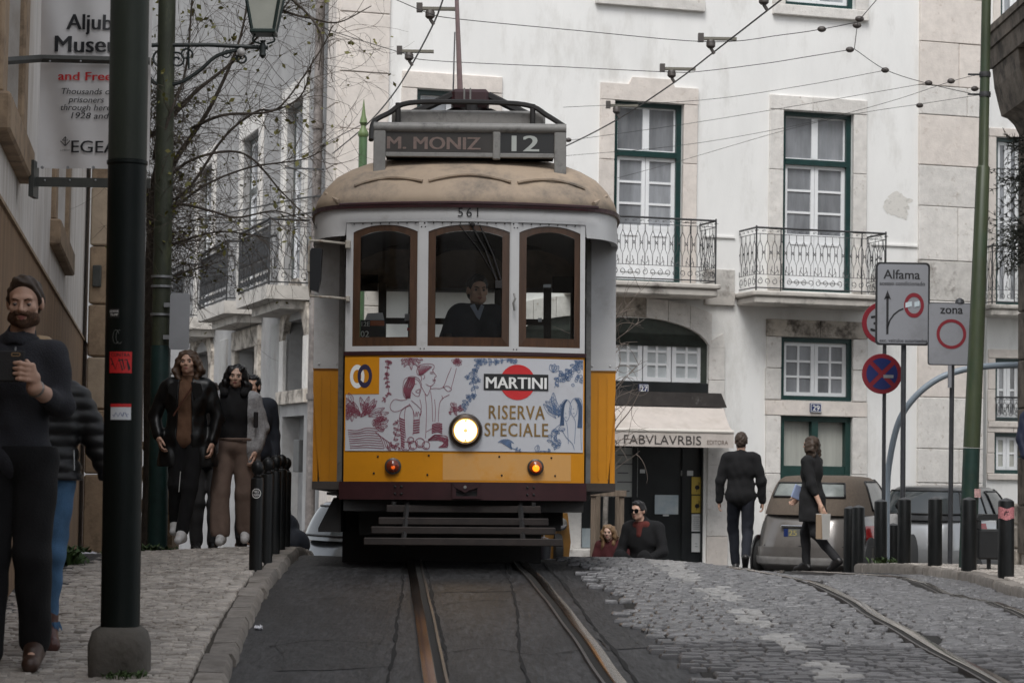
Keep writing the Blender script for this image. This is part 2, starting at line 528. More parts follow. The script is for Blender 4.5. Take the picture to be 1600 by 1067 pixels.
def lay_stones(spots, name, m1, m2, parent_base, h, dz, extra, single_n, paint=None, mpaint=None, top=.8):
    """spots: x, y, angle, w, d.  The largest-showing become parts, the rest one mesh"""
    protos = [stone_mb(1, 1, 1, 100 + k, top) for k in range(10)]
    meshes = [p.mesh(name, m1, True) for p in protos]
    pmesh = [p.mesh(name, mpaint, True) for p in protos] if mpaint else None
    PV = [np.array(p.v) for p in protos]
    pts = []
    for s in spots:
        z = float(gz(s[0], s[1])) + dz + (float(extra(s[0], s[1])) if extra else 0)
        px, py = proj((s[0], s[1], z))
        seen = -10 < px < 1610 and py < 1075
        pts.append((s, z, (1 / (s[1] ** 2)) if seen else 0, px, py))
    pts.sort(key=lambda q: -q[2])
    rest = MB(); painted = MB()
    for i, (s, z, key, px, py) in enumerate(pts):
        x, y, a, w, d = s
        v = rng.integers(10)
        pz = z + random.uniform(-.006, .004)
        pt = paint is not None and paint(px, py)
        if i < single_n and key > 0:
            o = link(name, (pmesh if pt else meshes)[v], parent_base, (x, y, pz), a)
            o.rotation_euler = (math.atan(.031) * math.cos(a) + random.uniform(-.035, .035), random.uniform(-.04, .04), a)
            o.scale = (w, d, h)
        else:
            c, sn = math.cos(a), math.sin(a)
            P = PV[v] * (w, d, h)
            tx, ty = random.uniform(-.05, .05), random.uniform(-.05, .05)
            Q = np.stack([x + P[:, 0] * c - P[:, 1] * sn, y + P[:, 0] * sn + P[:, 1] * c, pz + P[:, 2] + P[:, 0] * tx + P[:, 1] * (ty + .031)], 1)
            (painted if pt else rest).add(Q, protos[v].f)
    o = rest.build(name + '_field', m2, parent_base, True, kind='stuff')
    if painted.v: painted.build('painted_' + name + '_field', mpaint, parent_base, True, kind='stuff')
    return o
DASH = [[(1000, 876), (1058, 876), (1100, 914), (1069, 916), (1028, 890)], [(1085, 921), (1134, 921), (1160, 945), (1110, 944)],
        [(1134, 956), (1183, 955), (1216, 984), (1159, 984)], [(1190, 993), (1237, 993), (1272, 1020), (1218, 1020)], [(1250, 1039), (1300, 1037), (1342, 1068), (1288, 1068)]]
def _paint(px, py):
    return any(bool(inside(d, np.array([px]), np.array([py]))[0]) for d in DASH) and random.random() < .93
RAIL_R1 = [gnd(px, py) for px, py in ((1150, 879), (1168, 883), (1222, 893), (1285, 921), (1375, 970), (1465, 1020), (1555, 1067), (1620, 1103))]
RAIL_R2 = [gnd(px, py) for px, py in ((1250, 880), (1316, 888), (1420, 908), (1510, 938), (1600, 965), (1680, 990))]
_r1 = np.array(RAIL_R1)[:, :2]; _r2 = np.array(RAIL_R2)[:, :2]
def _dist(path, x, y):
    d = 1e9
    for a, b in zip(path[:-1], path[1:]):
        t = np.clip(((x - a[0]) * (b[0] - a[0]) + (y - a[1]) * (b[1] - a[1])) / ((b - a) @ (b - a)), 0, 1)
        q = a + t * (b - a)
        d = min(d, math.hypot(x - q[0], y - q[1]))
    return d
_spots = []
_kr = sorted([tuple(p) for p in KERB_R], key=lambda p: p[1])
_y = 9.0
_row = 0
while _y < 27.5:
    xb = max(0.0, _y - 23.5) * 1.2 + float(np.interp(_y, [p[1] for p in BOUND], [p[0] for p in BOUND])) + random.uniform(-.17, .13)
    xe = float(np.interp(_y, [p[1] for p in _kr], [p[0] for p in _kr])) - .02
    xe = min(xe, .24 * _y + .3)
    dep = random.uniform(.072, .094)
    x = xb
    while x < xe:
        w = random.uniform(.085, .14)
        yy = _y + .05 * math.sin(x * 1.7 + _row * .3) + random.uniform(-.012, .012) + (x - xb) * .06
        if _dist(_r1, x + w / 2, yy) > .085 + w * .12 and _dist(_r2, x + w / 2, yy) > .085 + w * .12 and yy < 27.6:
            _spots.append((x + w / 2, yy, .06 + random.uniform(-.07, .07), w * random.uniform(.86, .94), dep * random.uniform(.80, .90)))
        x += w
    _y += dep; _row += 1
COBROAD = link('cobbled_road', None, None, kind='structure')
lay_stones(_spots, 'cobble', M_COB, M_COBST, COBROAD, .022, .000, _rough, 300, _paint, M_COBW, top=.82)
_kx = lambda y: np.interp(y, [p[1] for p in KERB_L], [p[0] for p in KERB_L])
def lpd(x, y):
    """left pavement bed: falls a little from the kerb towards the wall"""
    return gz(0 * np.asarray(x) - 1, y) + .058 - .06 * np.clip(_kx(y) - .2 - x, 0, 4)
def lpave(x, y): return float(lpd(x, y)) + .022
WALL_A, WALL_B = -.93, -.155               # near left wall: x = A + B*y
_pm = MB()
_ys = np.linspace(3, 33, 121); _us = np.linspace(0, 1, 13)
_V = []
for y in _ys:
    x1 = _kx(y) - .09; x0 = min(WALL_A + WALL_B * y - .15, x1 - 1.2)
    if y > 22: x0 = x1 - 6
    for u in _us:
        xx = x0 + (x1 - x0) * u
        _V.append((xx, y, float(lpd(xx, y))))
_pm.add(_V, [(j * 13 + i, j * 13 + i + 1, (j + 1) * 13 + i + 1, (j + 1) * 13 + i) for j in range(120) for i in range(12)])
PAVE_L = _pm.build('left_pavement', M_CALBED, None, smooth='all', kind='structure')
_spots = []
_y = 9.2; _row = 0
while _y < 20.5:
    x1 = float(_kx(_y)) - .148; x0 = max(WALL_A + WALL_B * _y + .02, -.233 * _y - .1)
    dep = random.uniform(.062, .082)
    x = x1
    while x > x0:
        w = random.uniform(.06, .105)
        _spots.append((x - w / 2, _y + random.uniform(-.014, .014) + .10 * math.sin((x1 - x) * 1.6 + .4 * math.sin(_y)), random.uniform(-.22, .22), w * .93, dep * .9))
        x -= w
    _y += dep; _row += 1
lay_stones(_spots, 'paving_sett', M_CAL, M_CALST, PAVE_L, .022, .003, lambda x, y: lpd(x, y) - gz(x, y), 300, top=.84)
def kerb(path, side, name, width, height, lo, hi, mean=.6):
    root = link(name, None, None, kind='structure')
    P = spline([(*p, 0) for p in path], 10)
    P = np.array(P)[:, :2]
    seg = np.concatenate([[0], np.cumsum(np.linalg.norm(np.diff(P, axis=0), axis=1))])
    s = 0.0
    while s < seg[-1] - .3:
        ln = random.uniform(.7, 1.3) * mean
        a = np.array([np.interp(s + .008, seg, P[:, k]) for k in (0, 1)]); b = np.array([np.interp(min(s + ln - .008, seg[-1]), seg, P[:, k]) for k in (0, 1)])
        s += ln
        if not (lo < (a[1] + b[1]) / 2 < hi): continue
        t = (b - a) / np.linalg.norm(b - a); n = np.array([-t[1], t[0]]) * side
        mb = MB()
        N = 4
        V, F = [], []
        r1 = random.uniform(-.008, .008)
        for i in range(N + 1):
            p = a + (b - a) * i / N
            j = random.uniform(-.009, .009)
            z = float(gz(p[0], p[1])); e = .012 if i in (0, N) else 0
            for off, zz in ((0 + j, -.12), (0 + j, height - .03 - e), (.02 + j, height - e), (width - .02, height - e + r1), (width, -.1)):
                q = p + n * (off + r1)
                V.append((q[0], q[1], z + zz))
        for i in range(N):
            for k in range(4):
                F.append((i * 5 + k, (i + 1) * 5 + k, (i + 1) * 5 + k + 1, i * 5 + k + 1))
        F.append((0, 1, 2, 3, 4)); F.append(tuple(N * 5 + k for k in (4, 3, 2, 1, 0)))
        if side < 0: F = [f[::-1] for f in F]
        mb.add(V, F).build('kerb_stone', M_KERB, root, True)
    return root
kerb(KERB_L, 1, 'left_kerb', .150, .078, 7, 30)
_pr = [tuple(p) for p in KERB_R]
_pr2 = sorted(_pr, key=lambda p: p[1])
_pm = MB(); _V = []
_ys = np.linspace(_pr2[0][1], _pr2[-1][1], 81)
for y in _ys:
    xk = float(np.interp(y, [p[1] for p in _pr2], [p[0] for p in _pr2])) + .12
    for u in np.linspace(0, 1, 9):
        x = xk + 5.5 * u
        _V.append((x, y, float(gz(xk, y)) + .10))
_pm.add(_V, [(j * 9 + i, j * 9 + i + 1, (j + 1) * 9 + i + 1, (j + 1) * 9 + i) for j in range(80) for i in range(8)])
PAVE_R = _pm.build('right_pavement', M_CALBED, None, smooth='all', kind='structure')
def rpave(x, y):
    xk = np.interp(y, [p[1] for p in _pr2], [p[0] for p in _pr2])
    return float(gz(xk, y)) + .12
_spots = []; _y = 14.0
while _y < 30:
    xk = float(np.interp(_y, [p[1] for p in _pr2], [p[0] for p in _pr2])) + .20
    dep = random.uniform(.07, .09); x = xk
    while x < min(xk + 2.5, .228 * _y + .3):
        w = random.uniform(.07, .11)
        _spots.append((x + w / 2, _y + random.uniform(-.012, .012), random.uniform(-.2, .2), w * .92, dep * .9)); x += w
    _y += dep
lay_stones(_spots, 'paving_sett', M_CAL, M_CALST, PAVE_R, .024, .10, lambda x, y: gz(np.interp(y, [p[1] for p in _pr2], [p[0] for p in _pr2]), y) - gz(x, y), 60, top=.84)
kerb(KERB_R[::-1], 1, 'right_kerb', .18, .12, 11, 30, .8)
RAIL_1 = [gnd(px, py) for px, py in ((640, 874), (643, 888), (650, 930), (655, 960), (663, 1010), (672, 1067), (680, 1110))]
RAIL_2 = [gnd(px, py) for px, py in ((806, 874), (826, 890), (862, 930), (887, 960), (925, 1010), (965, 1067), (997, 1110))]
def rail(path, name, flip=1, back=None, up=0.0):
    P = [np.array((p[0], p[1])) for p in path]
    P = sorted(P, key=lambda p: p[1])
    d0 = (P[1] - P[0]) / np.linalg.norm(P[1] - P[0])
    P = [P[0] - d0 * 5] + P
    if back is not None: P = P + [np.array(b) for b in back]
    P = np.array(spline([(*p, 0) for p in P], 8))[:, :2]
    T = np.gradient(P, axis=0); T /= np.linalg.norm(T, axis=1)[:, None]
    Nn = np.stack([T[:, 1], -T[:, 0]], 1) * flip
    def strip(prof):
        mb = MB(); V = []
        for p, n in zip(P, Nn):
            for o, h in prof:
                q = p + n * o
                V.append((q[0], q[1], float(gz(q[0], q[1])) + float(_rough(q[0], q[1])) + h + up))
        m = len(prof)
        F = [(i * m + k, (i + 1) * m + k, (i + 1) * m + k + 1, i * m + k + 1) for i in range(len(P) - 1) for k in range(m - 1)]
        if flip > 0: F = [f[::-1] for f in F]
        return mb.add(V, F)
    o = strip([(-.034, -.02), (-.032, .017), (-.026, .021), (.026, .021), (.031, .016), (.031, -.02)]).build(name, M_STEEL, None, True, kind='structure')
    strip([(.031, .011), (.066, .011)]).build('rail_groove', M_GROOVE, o)
    strip([(.066, -.02), (.067, .013), (.071, .017), (.084, .017), (.087, -.02)]).build('rail_guard', M_STEEL2, o, True)
    return o
rail(RAIL_1, 'tram_rail', 1, [(-.98, 19.8), (-1.0, 23), (-1.2, 28)])
rail(RAIL_2, 'tram_rail', -1, [(-.08, 19.8), (-.1, 23), (-.3, 28)])
rail(RAIL_R1, 'tram_rail', -1, None, .012)
rail(RAIL_R2, 'tram_rail', -1, None, .012)
M_TAR = mat('tar_seam', (0.015, 0.015, 0.0155), 0.85, spec=.25, var=.4, scale=30)
M_PATCH = mat('asphalt_repair', (0.019, 0.019, 0.0195), 0.6, var=.9, scale=30, bump=.9, bscale=45, stretch=(1, .2, 1))
def ribbon(pts, w, name, m, dz):
    P = np.array(spline([(*p, 0) for p in pts], 9))[:, :2]
    mb = MB(); V = []
    for i, p in enumerate(P):
        t = P[min(i + 1, len(P) - 1)] - P[max(i - 1, 0)]; t = t / np.linalg.norm(t); n = np.array((-t[1], t[0])); ww = w * random.uniform(.35, 1.3)
        for s_ in (-1, 1):
            q = p + n * ww / 2 * s_ + n * random.uniform(-.3, .3) * w
            V.append((q[0], q[1], float(gz(q[0], q[1])) + float(_rough(q[0], q[1])) + dz))
    return mb.add(V, [(2 * i, 2 * i + 1, 2 * i + 3, 2 * i + 2) for i in range(len(P) - 1)]).build(name, m, None, kind='structure')
for px0, px1 in ((606, 633), (700, 662), (828, 790), (1005, 850)):
    ribbon([gnd(px0 + (px1 - px0) * t, 1075 - 195 * t)[:2] + rng.normal(size=2) * .012 for t in (0, .3, .55, .75, .9, 1)], .020, 'tar_seam', M_TAR, .005)
for pts in (((420, 1010), (500, 1002), (600, 1008)), ((460, 940), (540, 934), (620, 941)), ((690, 1020), (760, 1012), (840, 1022), (915, 1016)), ((680, 945), (760, 939), (850, 944))):
    ribbon([gnd(*p)[:2] for p in pts], .009, 'asphalt_crack', M_TAR, .0045)
for (a, b, c, d) in (((440, 1000), (590, 994), (600, 1040), (430, 1048)), ((690, 905), (800, 904), (808, 925), (688, 927)), ((920, 985), (975, 982), (1010, 1012), (945, 1018))):
    q = [gnd(*p) for p in (a, b, c, d)]
    mb = MB(); n_ = 14
    V = []
    for j in range(n_ + 1):
        for i in range(n_ + 1):
            u, v = i / n_, j / n_
            p = (q[3] * (1 - u) + q[2] * u) * (1 - v) + (q[0] * (1 - u) + q[1] * u) * v
            e = (.03 * math.sin(9 * u + 5 * v)) if j in (0, n_) or i in (0, n_) else 0
            V.append((p[0] + e, p[1] + e, float(gz(p[0], p[1])) + float(_rough(p[0], p[1])) + .003))
    mb.add(V, [(j * (n_ + 1) + i, j * (n_ + 1) + i + 1, (j + 1) * (n_ + 1) + i + 1, (j + 1) * (n_ + 1) + i) for j in range(n_) for i in range(n_)]).build('asphalt_patch', M_PATCH, None, smooth='all', kind='structure')
# == WHITE CORNER BUILDING
TH = math.radians(17.0)
CY0 = 34.5
CORNER = at(516, 735, CY0); CORNER = np.array([CORNER[0], CORNER[1], 0.0])
UF = np.array([math.cos(TH), math.sin(TH), 0]); NF = np.array([math.sin(TH), -math.cos(TH), 0])      # along the front, outwards
def fac(px, py, out=0.0):
    """front of the white building: (u, z) seen at a pixel, on the plane standing `out` proud"""
    d = ray(px, py); c = CORNER + NF * out
    t = ((c - EYE) @ NF) / (d @ NF)
    P = EYE + t * d
    return float((P - CORNER) @ UF), float(P[2])
VL = np.array([-math.sin(TH), math.cos(TH), 0])                                                      # along the side street, away
def facL(px, py, out=0.0):
    d = ray(px, py); c = CORNER - UF * out
    t = ((c - EYE) @ UF) / (d @ UF)
    P = EYE + t * d
    return float((P - CORNER) @ VL), float(P[2])
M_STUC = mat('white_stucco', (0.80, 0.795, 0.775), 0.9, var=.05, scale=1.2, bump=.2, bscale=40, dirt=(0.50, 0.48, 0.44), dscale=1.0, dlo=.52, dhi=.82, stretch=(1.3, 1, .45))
M_STUCS = mat('shaded_side_stucco', (0.34, 0.335, 0.33), 0.9, var=.14, scale=1.5, bump=.15, bscale=60, dirt=(0.20, 0.19, 0.18), dscale=1.2, dlo=.5, dhi=.8)  # side wall in shade: the shade is put into this darker stucco
M_LIME = mat('pitted_limestone', (0.66, 0.635, 0.60), 0.8, var=.12, scale=7, bump=.5, bscale=35, rnd=.07, dirt=(0.40, 0.35, 0.30), dscale=11, dlo=.58, dhi=.70)
M_LIMEP = mat('pink_limestone', (0.66, 0.605, 0.555), 0.8, var=.1, scale=6, bump=.4, bscale=35, rnd=.06, dirt=(0.45, 0.38, 0.32), dscale=8, dlo=.58, dhi=.74)
M_LIMEG = mat('grey_limestone', (0.50, 0.48, 0.45), 0.85, var=.15, scale=7, bump=.5, bscale=35, rnd=.08, dirt=(0.22, 0.20, 0.18), dscale=6, dlo=.5, dhi=.68)
M_LIMED = mat('stained_limestone', (0.50, 0.45, 0.39), 0.85, var=.2, scale=5, bump=.5, bscale=30, rnd=.08, dirt=(0.10, 0.085, 0.07), dscale=2.8, dlo=.46, dhi=.62)
M_SLAB = mat('balcony_stone', (0.50, 0.47, 0.43), 0.85, var=.12, scale=5, bump=.3, bscale=30, dirt=(0.15, 0.135, 0.12), dscale=2.2, dlo=.52, dhi=.68)
M_GREEN = mat('bottle_green_paint', (0.008, 0.036, 0.034), 0.35, var=.2, scale=10)
M_GREEN2 = mat('faded_green_paint', (0.012, 0.044, 0.038), 0.45, var=.2, scale=10)
M_WHT = mat('white_window_paint', (0.78, 0.79, 0.80), 0.45, var=.03, scale=6)
M_PANE = mat('window_pane', (0.225, 0.235, 0.25), 0.06, var=.35, scale=1.1, spec=.8, stretch=(3, 1, .6), rnd=.4)  # sky reflection and curtain tone are painted into the pane colour
M_PANEL = mat('pale_pane', (0.50, 0.53, 0.54), 0.12, var=.15, scale=3, spec=.7)
M_PANEC = mat('curtained_pane', (0.40, 0.405, 0.37), 0.15, var=.12, scale=2, spec=.6, stretch=(7, 1, .5))
M_IRON = mat('wrought_iron', (0.035, 0.036, 0.038), 0.55, var=.3, scale=30)
M_DARK = mat('dark_recess', (0.012, 0.012, 0.012), 0.8)
M_BLK = mat('black_shop_paint', (0.014, 0.016, 0.017), 0.35, var=.3, scale=3)
M_BLUEP = mat('blue_enamel', (0.015, 0.03, 0.12), 0.3)
M_WPRINT = mat('white_print', (0.78, 0.78, 0.76), 0.5)
M_KPRINT = mat('black_print', (0.012, 0.012, 0.014), 0.5)

def wall_open(mb, u0, u1, z0, z1, opens, depth=.28):
    """front wall sheet in x,z (facing -y) with rectangular openings and their reveals"""
    us = sorted({u0, u1, *[o[0] for o in opens], *[o[1] for o in opens]}); zs = sorted({z0, z1, *[o[2] for o in opens], *[o[3] for o in opens]})
    for a, b in zip(us[:-1], us[1:]):
        for c, d in zip(zs[:-1], zs[1:]):
            if b - a < 1e-4 or d - c < 1e-4: continue
            mu, mz = (a + b) / 2, (c + d) / 2
            if any(o[0] < mu < o[1] and o[2] < mz < o[3] for o in opens): continue
            mb.quad((a, 0, c), (b, 0, c), (b, 0, d), (a, 0, d))
    for a, b, c, d in opens:
        mb.quad((a, 0, c), (a, 0, d), (a, depth, d), (a, depth, c)); mb.quad((b, 0, d), (b, 0, c), (b, depth, c), (b, depth, d))
        mb.quad((a, 0, d), (b, 0, d), (b, depth, d), (a, depth, d)); mb.quad((b, 0, c), (a, 0, c), (a, depth, c), (b, depth, c))
        mb.quad((a, depth, c), (b, depth, c), (b, depth, d), (a, depth, d))
    return mb
def pane_grid(x0, x1, z0, z1, ncol, nrow, y, parent, mp, bar=.035, mframe=None, fw=.05, fd=.04, name='pane'):
    """a casement: white frame with glazing bars (one mesh) and a pane in each light"""
    fr = MB()
    fr.frame(x0, x1, z0, z1, fw, y - fd, y)
    xi0, xi1, zi0, zi1 = x0 + fw, x1 - fw, z0 + fw, z1 - fw
    for i in range(1, ncol):
        xc = xi0 + (xi1 - xi0) * i / ncol
        fr.box(xc - bar / 2, xc + bar / 2, y - fd * .8, y, zi0, zi1)
    for j in range(1, nrow):
        zc = zi0 + (zi1 - zi0) * j / nrow
        fr.box(xi0, xi1, y - fd * .75, y, zc - bar / 2, zc + bar / 2)
    s = fr.build('casement', mframe or M_WHT, parent)
    for i in range(ncol):
        for j in range(nrow):
            a, b = xi0 + (xi1 - xi0) * i / ncol, xi0 + (xi1 - xi0) * (i + 1) / ncol
            c, d = zi0 + (zi1 - zi0) * j / nrow, zi0 + (zi1 - zi0) * (j + 1) / nrow
            t = random.uniform(-.004, .004)
            MB().quad((a, y - .012 + t, c), (b, y - .012 - t, c), (b, y - .012, d), (a, y - .012, d)).build(name, mp, parent)
    return s
def french_window(root, u0, u1, z0, z1, ztr, depth=.16, mg=None, xf=None):
    """tall balcony window: green outer frame and transom, fixed top lights, two glazed leaves over white panels"""
    mg = mg or M_GREEN
    g = MB()
    g.frame(u0, u1, z0, z1, (.085, .085, .03, .07), depth - .09, depth + .03)
    g.box(u0 + .085, u1 - .085, depth - .10, depth + .02, ztr - .045, ztr + .045)
    w = g.build('window', mg, root)
    a, b = u0 + .085, u1 - .085; m = (a + b) / 2
    t = MB().frame(a, b, ztr + .045, z1 - .07, .025, depth - .03, depth); t.box(m - .055, m + .055, depth - .035, depth, ztr + .07, z1 - .095)
    t.build('top_light_frame', M_WHT, w)
    for p, q in ((a + .025, m - .055), (m + .055, b - .025)):
        MB().quad((p, depth - .012, ztr + .07), (q, depth - .010, ztr + .07), (q, depth - .012, z1 - .095), (p, depth - .012, z1 - .095)).build('pane', M_PANE, w)
    zb = z0 + .03 + (ztr - z0) * .40
    for k, (p, q) in enumerate(((a, m - .004), (m + .004, b))):
        pane_grid(p, q, zb, ztr - .045, 1, 3, depth, w, M_PANE, bar=.035, fw=.06)
        pm = MB().box(p, q, depth - .04, depth, z0 + .03, zb - .002)
        pm.frame(p + .09, q - .09, z0 + .16, zb - .08, .03, depth - .055, depth - .04)
        pm.build('lower_panel', M_WHT, w)
    if xf:
        pass
    return w
def surround(root, u0, u1, z0, z1, w, proud=.05, m=None, top=None, bottom=True, step=0.0, blocks=3, lab=None):
    """stone blocks round an opening: jamb stones, lintel, sill"""
    m = m or M_LIME
    top = top or w
    for side in (0, 1):
        a, b = (u0 - w, u0) if side == 0 else (u1, u1 + w)
        zs = np.linspace(z0, z1, blocks + 1)
        for i in range(blocks):
            e = random.uniform(-.01, .01)
            MB().box(a + (e if side == 0 else 0), b + (e if side else 0), -proud, .04, zs[i] + .004, zs[i + 1] - .004, .008).build('jamb_stone', m, root)
    if step:
        h = top
        mm = (u0 + u1) / 2
        MB().prism([(u0 - w, z1 + .004), (u1 + w, z1 + .004), (u1 + w, z1 + h), (mm + .42, z1 + h), (mm + .36, z1 + h + step), (mm - .30, z1 + h + step), (mm - .36, z1 + h), (u0 - w, z1 + h)], -proud - .004, .04).build('lintel_stone', m, root)
    else:
        cuts = [u0 - w, (u0 + u1) / 2 + random.uniform(-.3, .3), u1 + w]
        for a, b in zip(cuts[:-1], cuts[1:]):
            MB().box(a + .003, b - .003, -proud - .004, .04, z1 + .004, z1 + top, .008).build('lintel_stone', m, root)
    if bottom:
        MB().box(u0 - w, u1 + w, -proud - .03, .04, z0 - w * .8, z0 - .004, .01).build('sill_stone', m, root)
def scroll(mb, c, r, turns, s, a0, y, w, n=18):
    pts = []
    for i in range(n + 1):
        t = i / n
        a = a0 + s * turns * 2 * math.pi * t
        rr = r * (1 - .75 * t)
        pts.append((c[0] + rr * math.cos(a), y, c[1] + rr * math.sin(a)))
    mb.tube(pts, w, 3, False)
def railing_panel(mb, L, H, fn, pitch=.125, density=1.0, wk=1.0):
    """wrought-iron balcony panel of length L drawn in (s, z); fn maps (s, z) -> point"""
    def seg(pts, w=.006, n=3):
        mb.tube([fn(*p) for p in pts], w * wk, n, False)
    seg([(0, H), (L, H)], .016, 4); seg([(0, H * .90), (L, H * .90)], .007); seg([(0, .05), (L, .05)], .010, 4); seg([(0, .26), (L, .26)], .006)
    n = max(2, int(round(L / pitch))); p = L / n
    for i in range(n + 1):
        s = i * p
        seg([(s, .26), (s, .34)])
        k = p * .32
        if i < n:
            s2 = s + p / 2
            seg([(s2, H * .90), (s2, H * .80), (s2 - k, H * .70), (s2 - k, H * .52), (s2, H * .42), (s2 + k, H * .52), (s2 + k, H * .70), (s2, H * .80)])
            seg([(s2 - k, H * .64), (s2 - p / 2, H * .61), (s2 - k, H * .58)], .007); seg([(s2 + k, H * .64), (s2 + p / 2, H * .61), (s2 + k, H * .58)], .007)
            seg([(s2, H * .42), (s2, .26)])
            if i % 2 == 0:
                seg([(s2 - k, H * .40), (s2 - k * 1.3, .33), (s2, .27), (s2 + k * 1.3, .33), (s2 + k, H * .40)])
            a = []
            for t in np.linspace(0, 1, 11):
                an = math.pi * (-.5 + 2.3 * t) * (1 if i % 2 else -1)
                r = p * .40 * (1 - .6 * t)
                a.append((s2 + r * math.cos(an), .155 + r * 1.1 * math.sin(an)))
            seg(a, .006)
        a = []
        for t in np.linspace(0, 1, 8):
            an = math.pi * (1.6 * t); r = p * .30 * (1 - .5 * t)
            a.append((s + r * math.cos(an), H * .95 - .0 + .35 * r * math.sin(an)))
        seg(a, .005)
def balcony(root, u0, u1, zs, proj, mfloor=None, H=1.0, thick=.20, bothends=True):
    b = MB()
    b.box(u0, u1, -proj, .02, zs - thick, zs - thick * .42, .02); b.box(u0 - .04, u1 + .04, -proj - .04, .02, zs - thick * .42 + .002, zs, .02)
    slab = b.build('balcony', mfloor or M_SLAB, root)
    r = MB()
    railing_panel(r, u1 - u0 - .06, H, lambda s, z: (u0 + .03 + s, -proj + .04, zs + z))
    for u in (u0 + .03, u1 - .03):
        railing_panel(r, proj - .06, H, lambda s, z, u=u: (u, -proj + .04 + s, zs + z), pitch=.16)
        r.tube([(u, -proj + .04, zs), (u, -proj + .04, zs + H + .03)], .014, 5)
        r.tube([(u + (.42 if u < (u0 + u1) / 2 else -.42), -proj + .04, zs), (u + (.42 if u < (u0 + u1) / 2 else -.42), -proj + .04, zs + H)], .010, 5)
    r.build('railing', M_IRON, slab)
    return slab

WB = thing('white_building', 'white corner building with green french windows, stone quoins and iron balconies behind the tram', 'building', CORNER, TH)
F = fac
ZT = 13.0
w1 = (F(958, 300)[0], F(1066, 300)[0], F(1010, 440)[1], F(1010, 160)[1])
w2 = (F(1222, 300)[0], F(1332, 300)[0], F(1278, 456)[1], F(1278, 176)[1])
w3 = (F(1219, 575)[0], F(1331, 575)[0], F(1275, 626)[1], F(1275, 528)[1])
w4 = (F(1218, 700)[0], F(1330, 700)[0], -.3, F(1275, 650)[1])
w5 = (F(800, 520)[0], F(1106, 520)[0], F(1010, 600)[1], F(1000, 497)[1])
w6 = (F(800, 700)[0], F(1100, 700)[0], -.3, F(1000, 690)[1])
w7 = (F(1226, 5)[0], F(1336, 5)[0], F(1280, 12)[1], F(1280, 12)[1] + 2.2)
w8 = (F(650, 200)[0], F(760, 200)[0], F(700, 440)[1], F(700, 142)[1])
w9 = (F(950, 5)[0], F(1080, 5)[0], F(1010, -4)[1], F(1010, -4)[1] + 2.2)
uR = F(1537, 300)[0]
uq = F(1434, 300)[0]
_wm = MB()
wall_open(_wm, 0, uR, -1.0, ZT, [w1, w2, w3, w4, w5, w6, w7, w8, w9])
_wm.quad((uR, 0, -1), (uR, 12, -1), (uR, 12, ZT), (uR, 0, ZT)); _wm.quad((0, .01, ZT), (uR, .01, ZT), (uR, 12, ZT), (0, 12, ZT))
_wm.build('wall', M_STUC, WB)
for wd in (w1, w2, w8):
    ztr = {w1: F(1010, 240)[1], w2: F(1278, 254)[1], w8: F(700, 225)[1]}[wd]
    french_window(WB, *wd, ztr)
zb1 = F(1010, 440)[1]
surround(WB, *w1, .24, step=.12, top=.26, bottom=False, m=M_LIMEP)
surround(WB, *w2, .24, top=.24, bottom=False)
surround(WB, *w8, .24, top=.26, bottom=False, m=M_LIMEP)
for wd in (w7, w9):
    surround(WB, *wd, .22, top=.24, bottom=True)
    w = MB().frame(*wd, .08, .10, .20).build('window', M_GREEN, WB)
    m = (wd[0] + wd[1]) / 2
    for p, q in ((wd[0] + .08, m - .003), (m + .003, wd[1] - .08)):
        pane_grid(p, q, wd[2] + .08, wd[3] - .08, 1, 3, .19, w, M_PANE, fw=.06)
_ob = .75
b1 = (F(905, 455, _ob)[0], F(1122, 455, _ob)[0]); b2 = (F(1180, 465, _ob)[0], F(1388, 470, _ob)[0])
zs1 = F(1040, 441, _ob)[1]; zs2 = F(1290, 458, _ob)[1]
zsb = (zs1 + zs2) / 2
balcony(WB, *b1, zs1, _ob); balcony(WB, *b2, zs2, _ob)
balcony(WB, F(600, 450, _ob)[0], F(800, 450, _ob)[0], zs1, _ob)
for a, b in ((b1[1] + .05, b2[0] - .05), (b2[1] + .05, uq - .01)):
    n = max(1, int((b - a) / .9))
    for i in range(n):
        MB().box(a + (b - a) * i / n + .004, a + (b - a) * (i + 1) / n - .004, -.07, .03, zsb - .24, zsb - .02, .01).build('string_course_stone', M_SLAB, WB)
    MB().box(a, b, -.035, .02, zsb - .015, zsb + .34, .006).build('plinth_band', M_LIMEG, WB)
    MB().box(a, b, -.03, .02, zsb + .85, zsb + .88).build('thin_band', M_STUC, WB)
surround(WB, w3[0], w3[1], w3[2], w3[3], .26, m=M_LIME, bottom=False, top=.28, blocks=2)
for o in [c for c in kids(WB) if c.name.startswith('lintel_stone')][-2:]:
    o.data.materials[0] = M_LIMED
wf = MB().frame(*w3, .075, .02, .16).build('window', M_GREEN, WB)
_m = (w3[0] + w3[1]) / 2
pane_grid(w3[0] + .075, _m - .003, w3[2] + .075, w3[3] - .075, 2, 3, .11, wf, M_PANEL if 0 else M_PANE, fw=.06, bar=.035)
pane_grid(_m + .003, w3[1] - .075, w3[2] + .075, w3[3] - .075, 2, 3, .11, wf, M_PANE, fw=.06, bar=.035)
MB().box(w3[0] - .26, w3[1] + .26, -.052, .03, w4[3] + .24, w3[2] - .004, .006).build('spandrel_stone', M_LIMEP, WB)
MB().box(w3[0] - .26, w3[1] + .26, -.052, .03, w4[3] + .004, w4[3] + .236, .006).build('lintel_stone', M_LIMEP, WB)
surround(WB, w4[0], w4[1], -.3, w4[3] - .002, .26, m=M_LIME, bottom=False, top=.003, blocks=3)
dr = MB().frame(w4[0], w4[1], -.3, w4[3], (.09, .09, .2, .09), .03, .20)
_m = (w4[0] + w4[1]) / 2
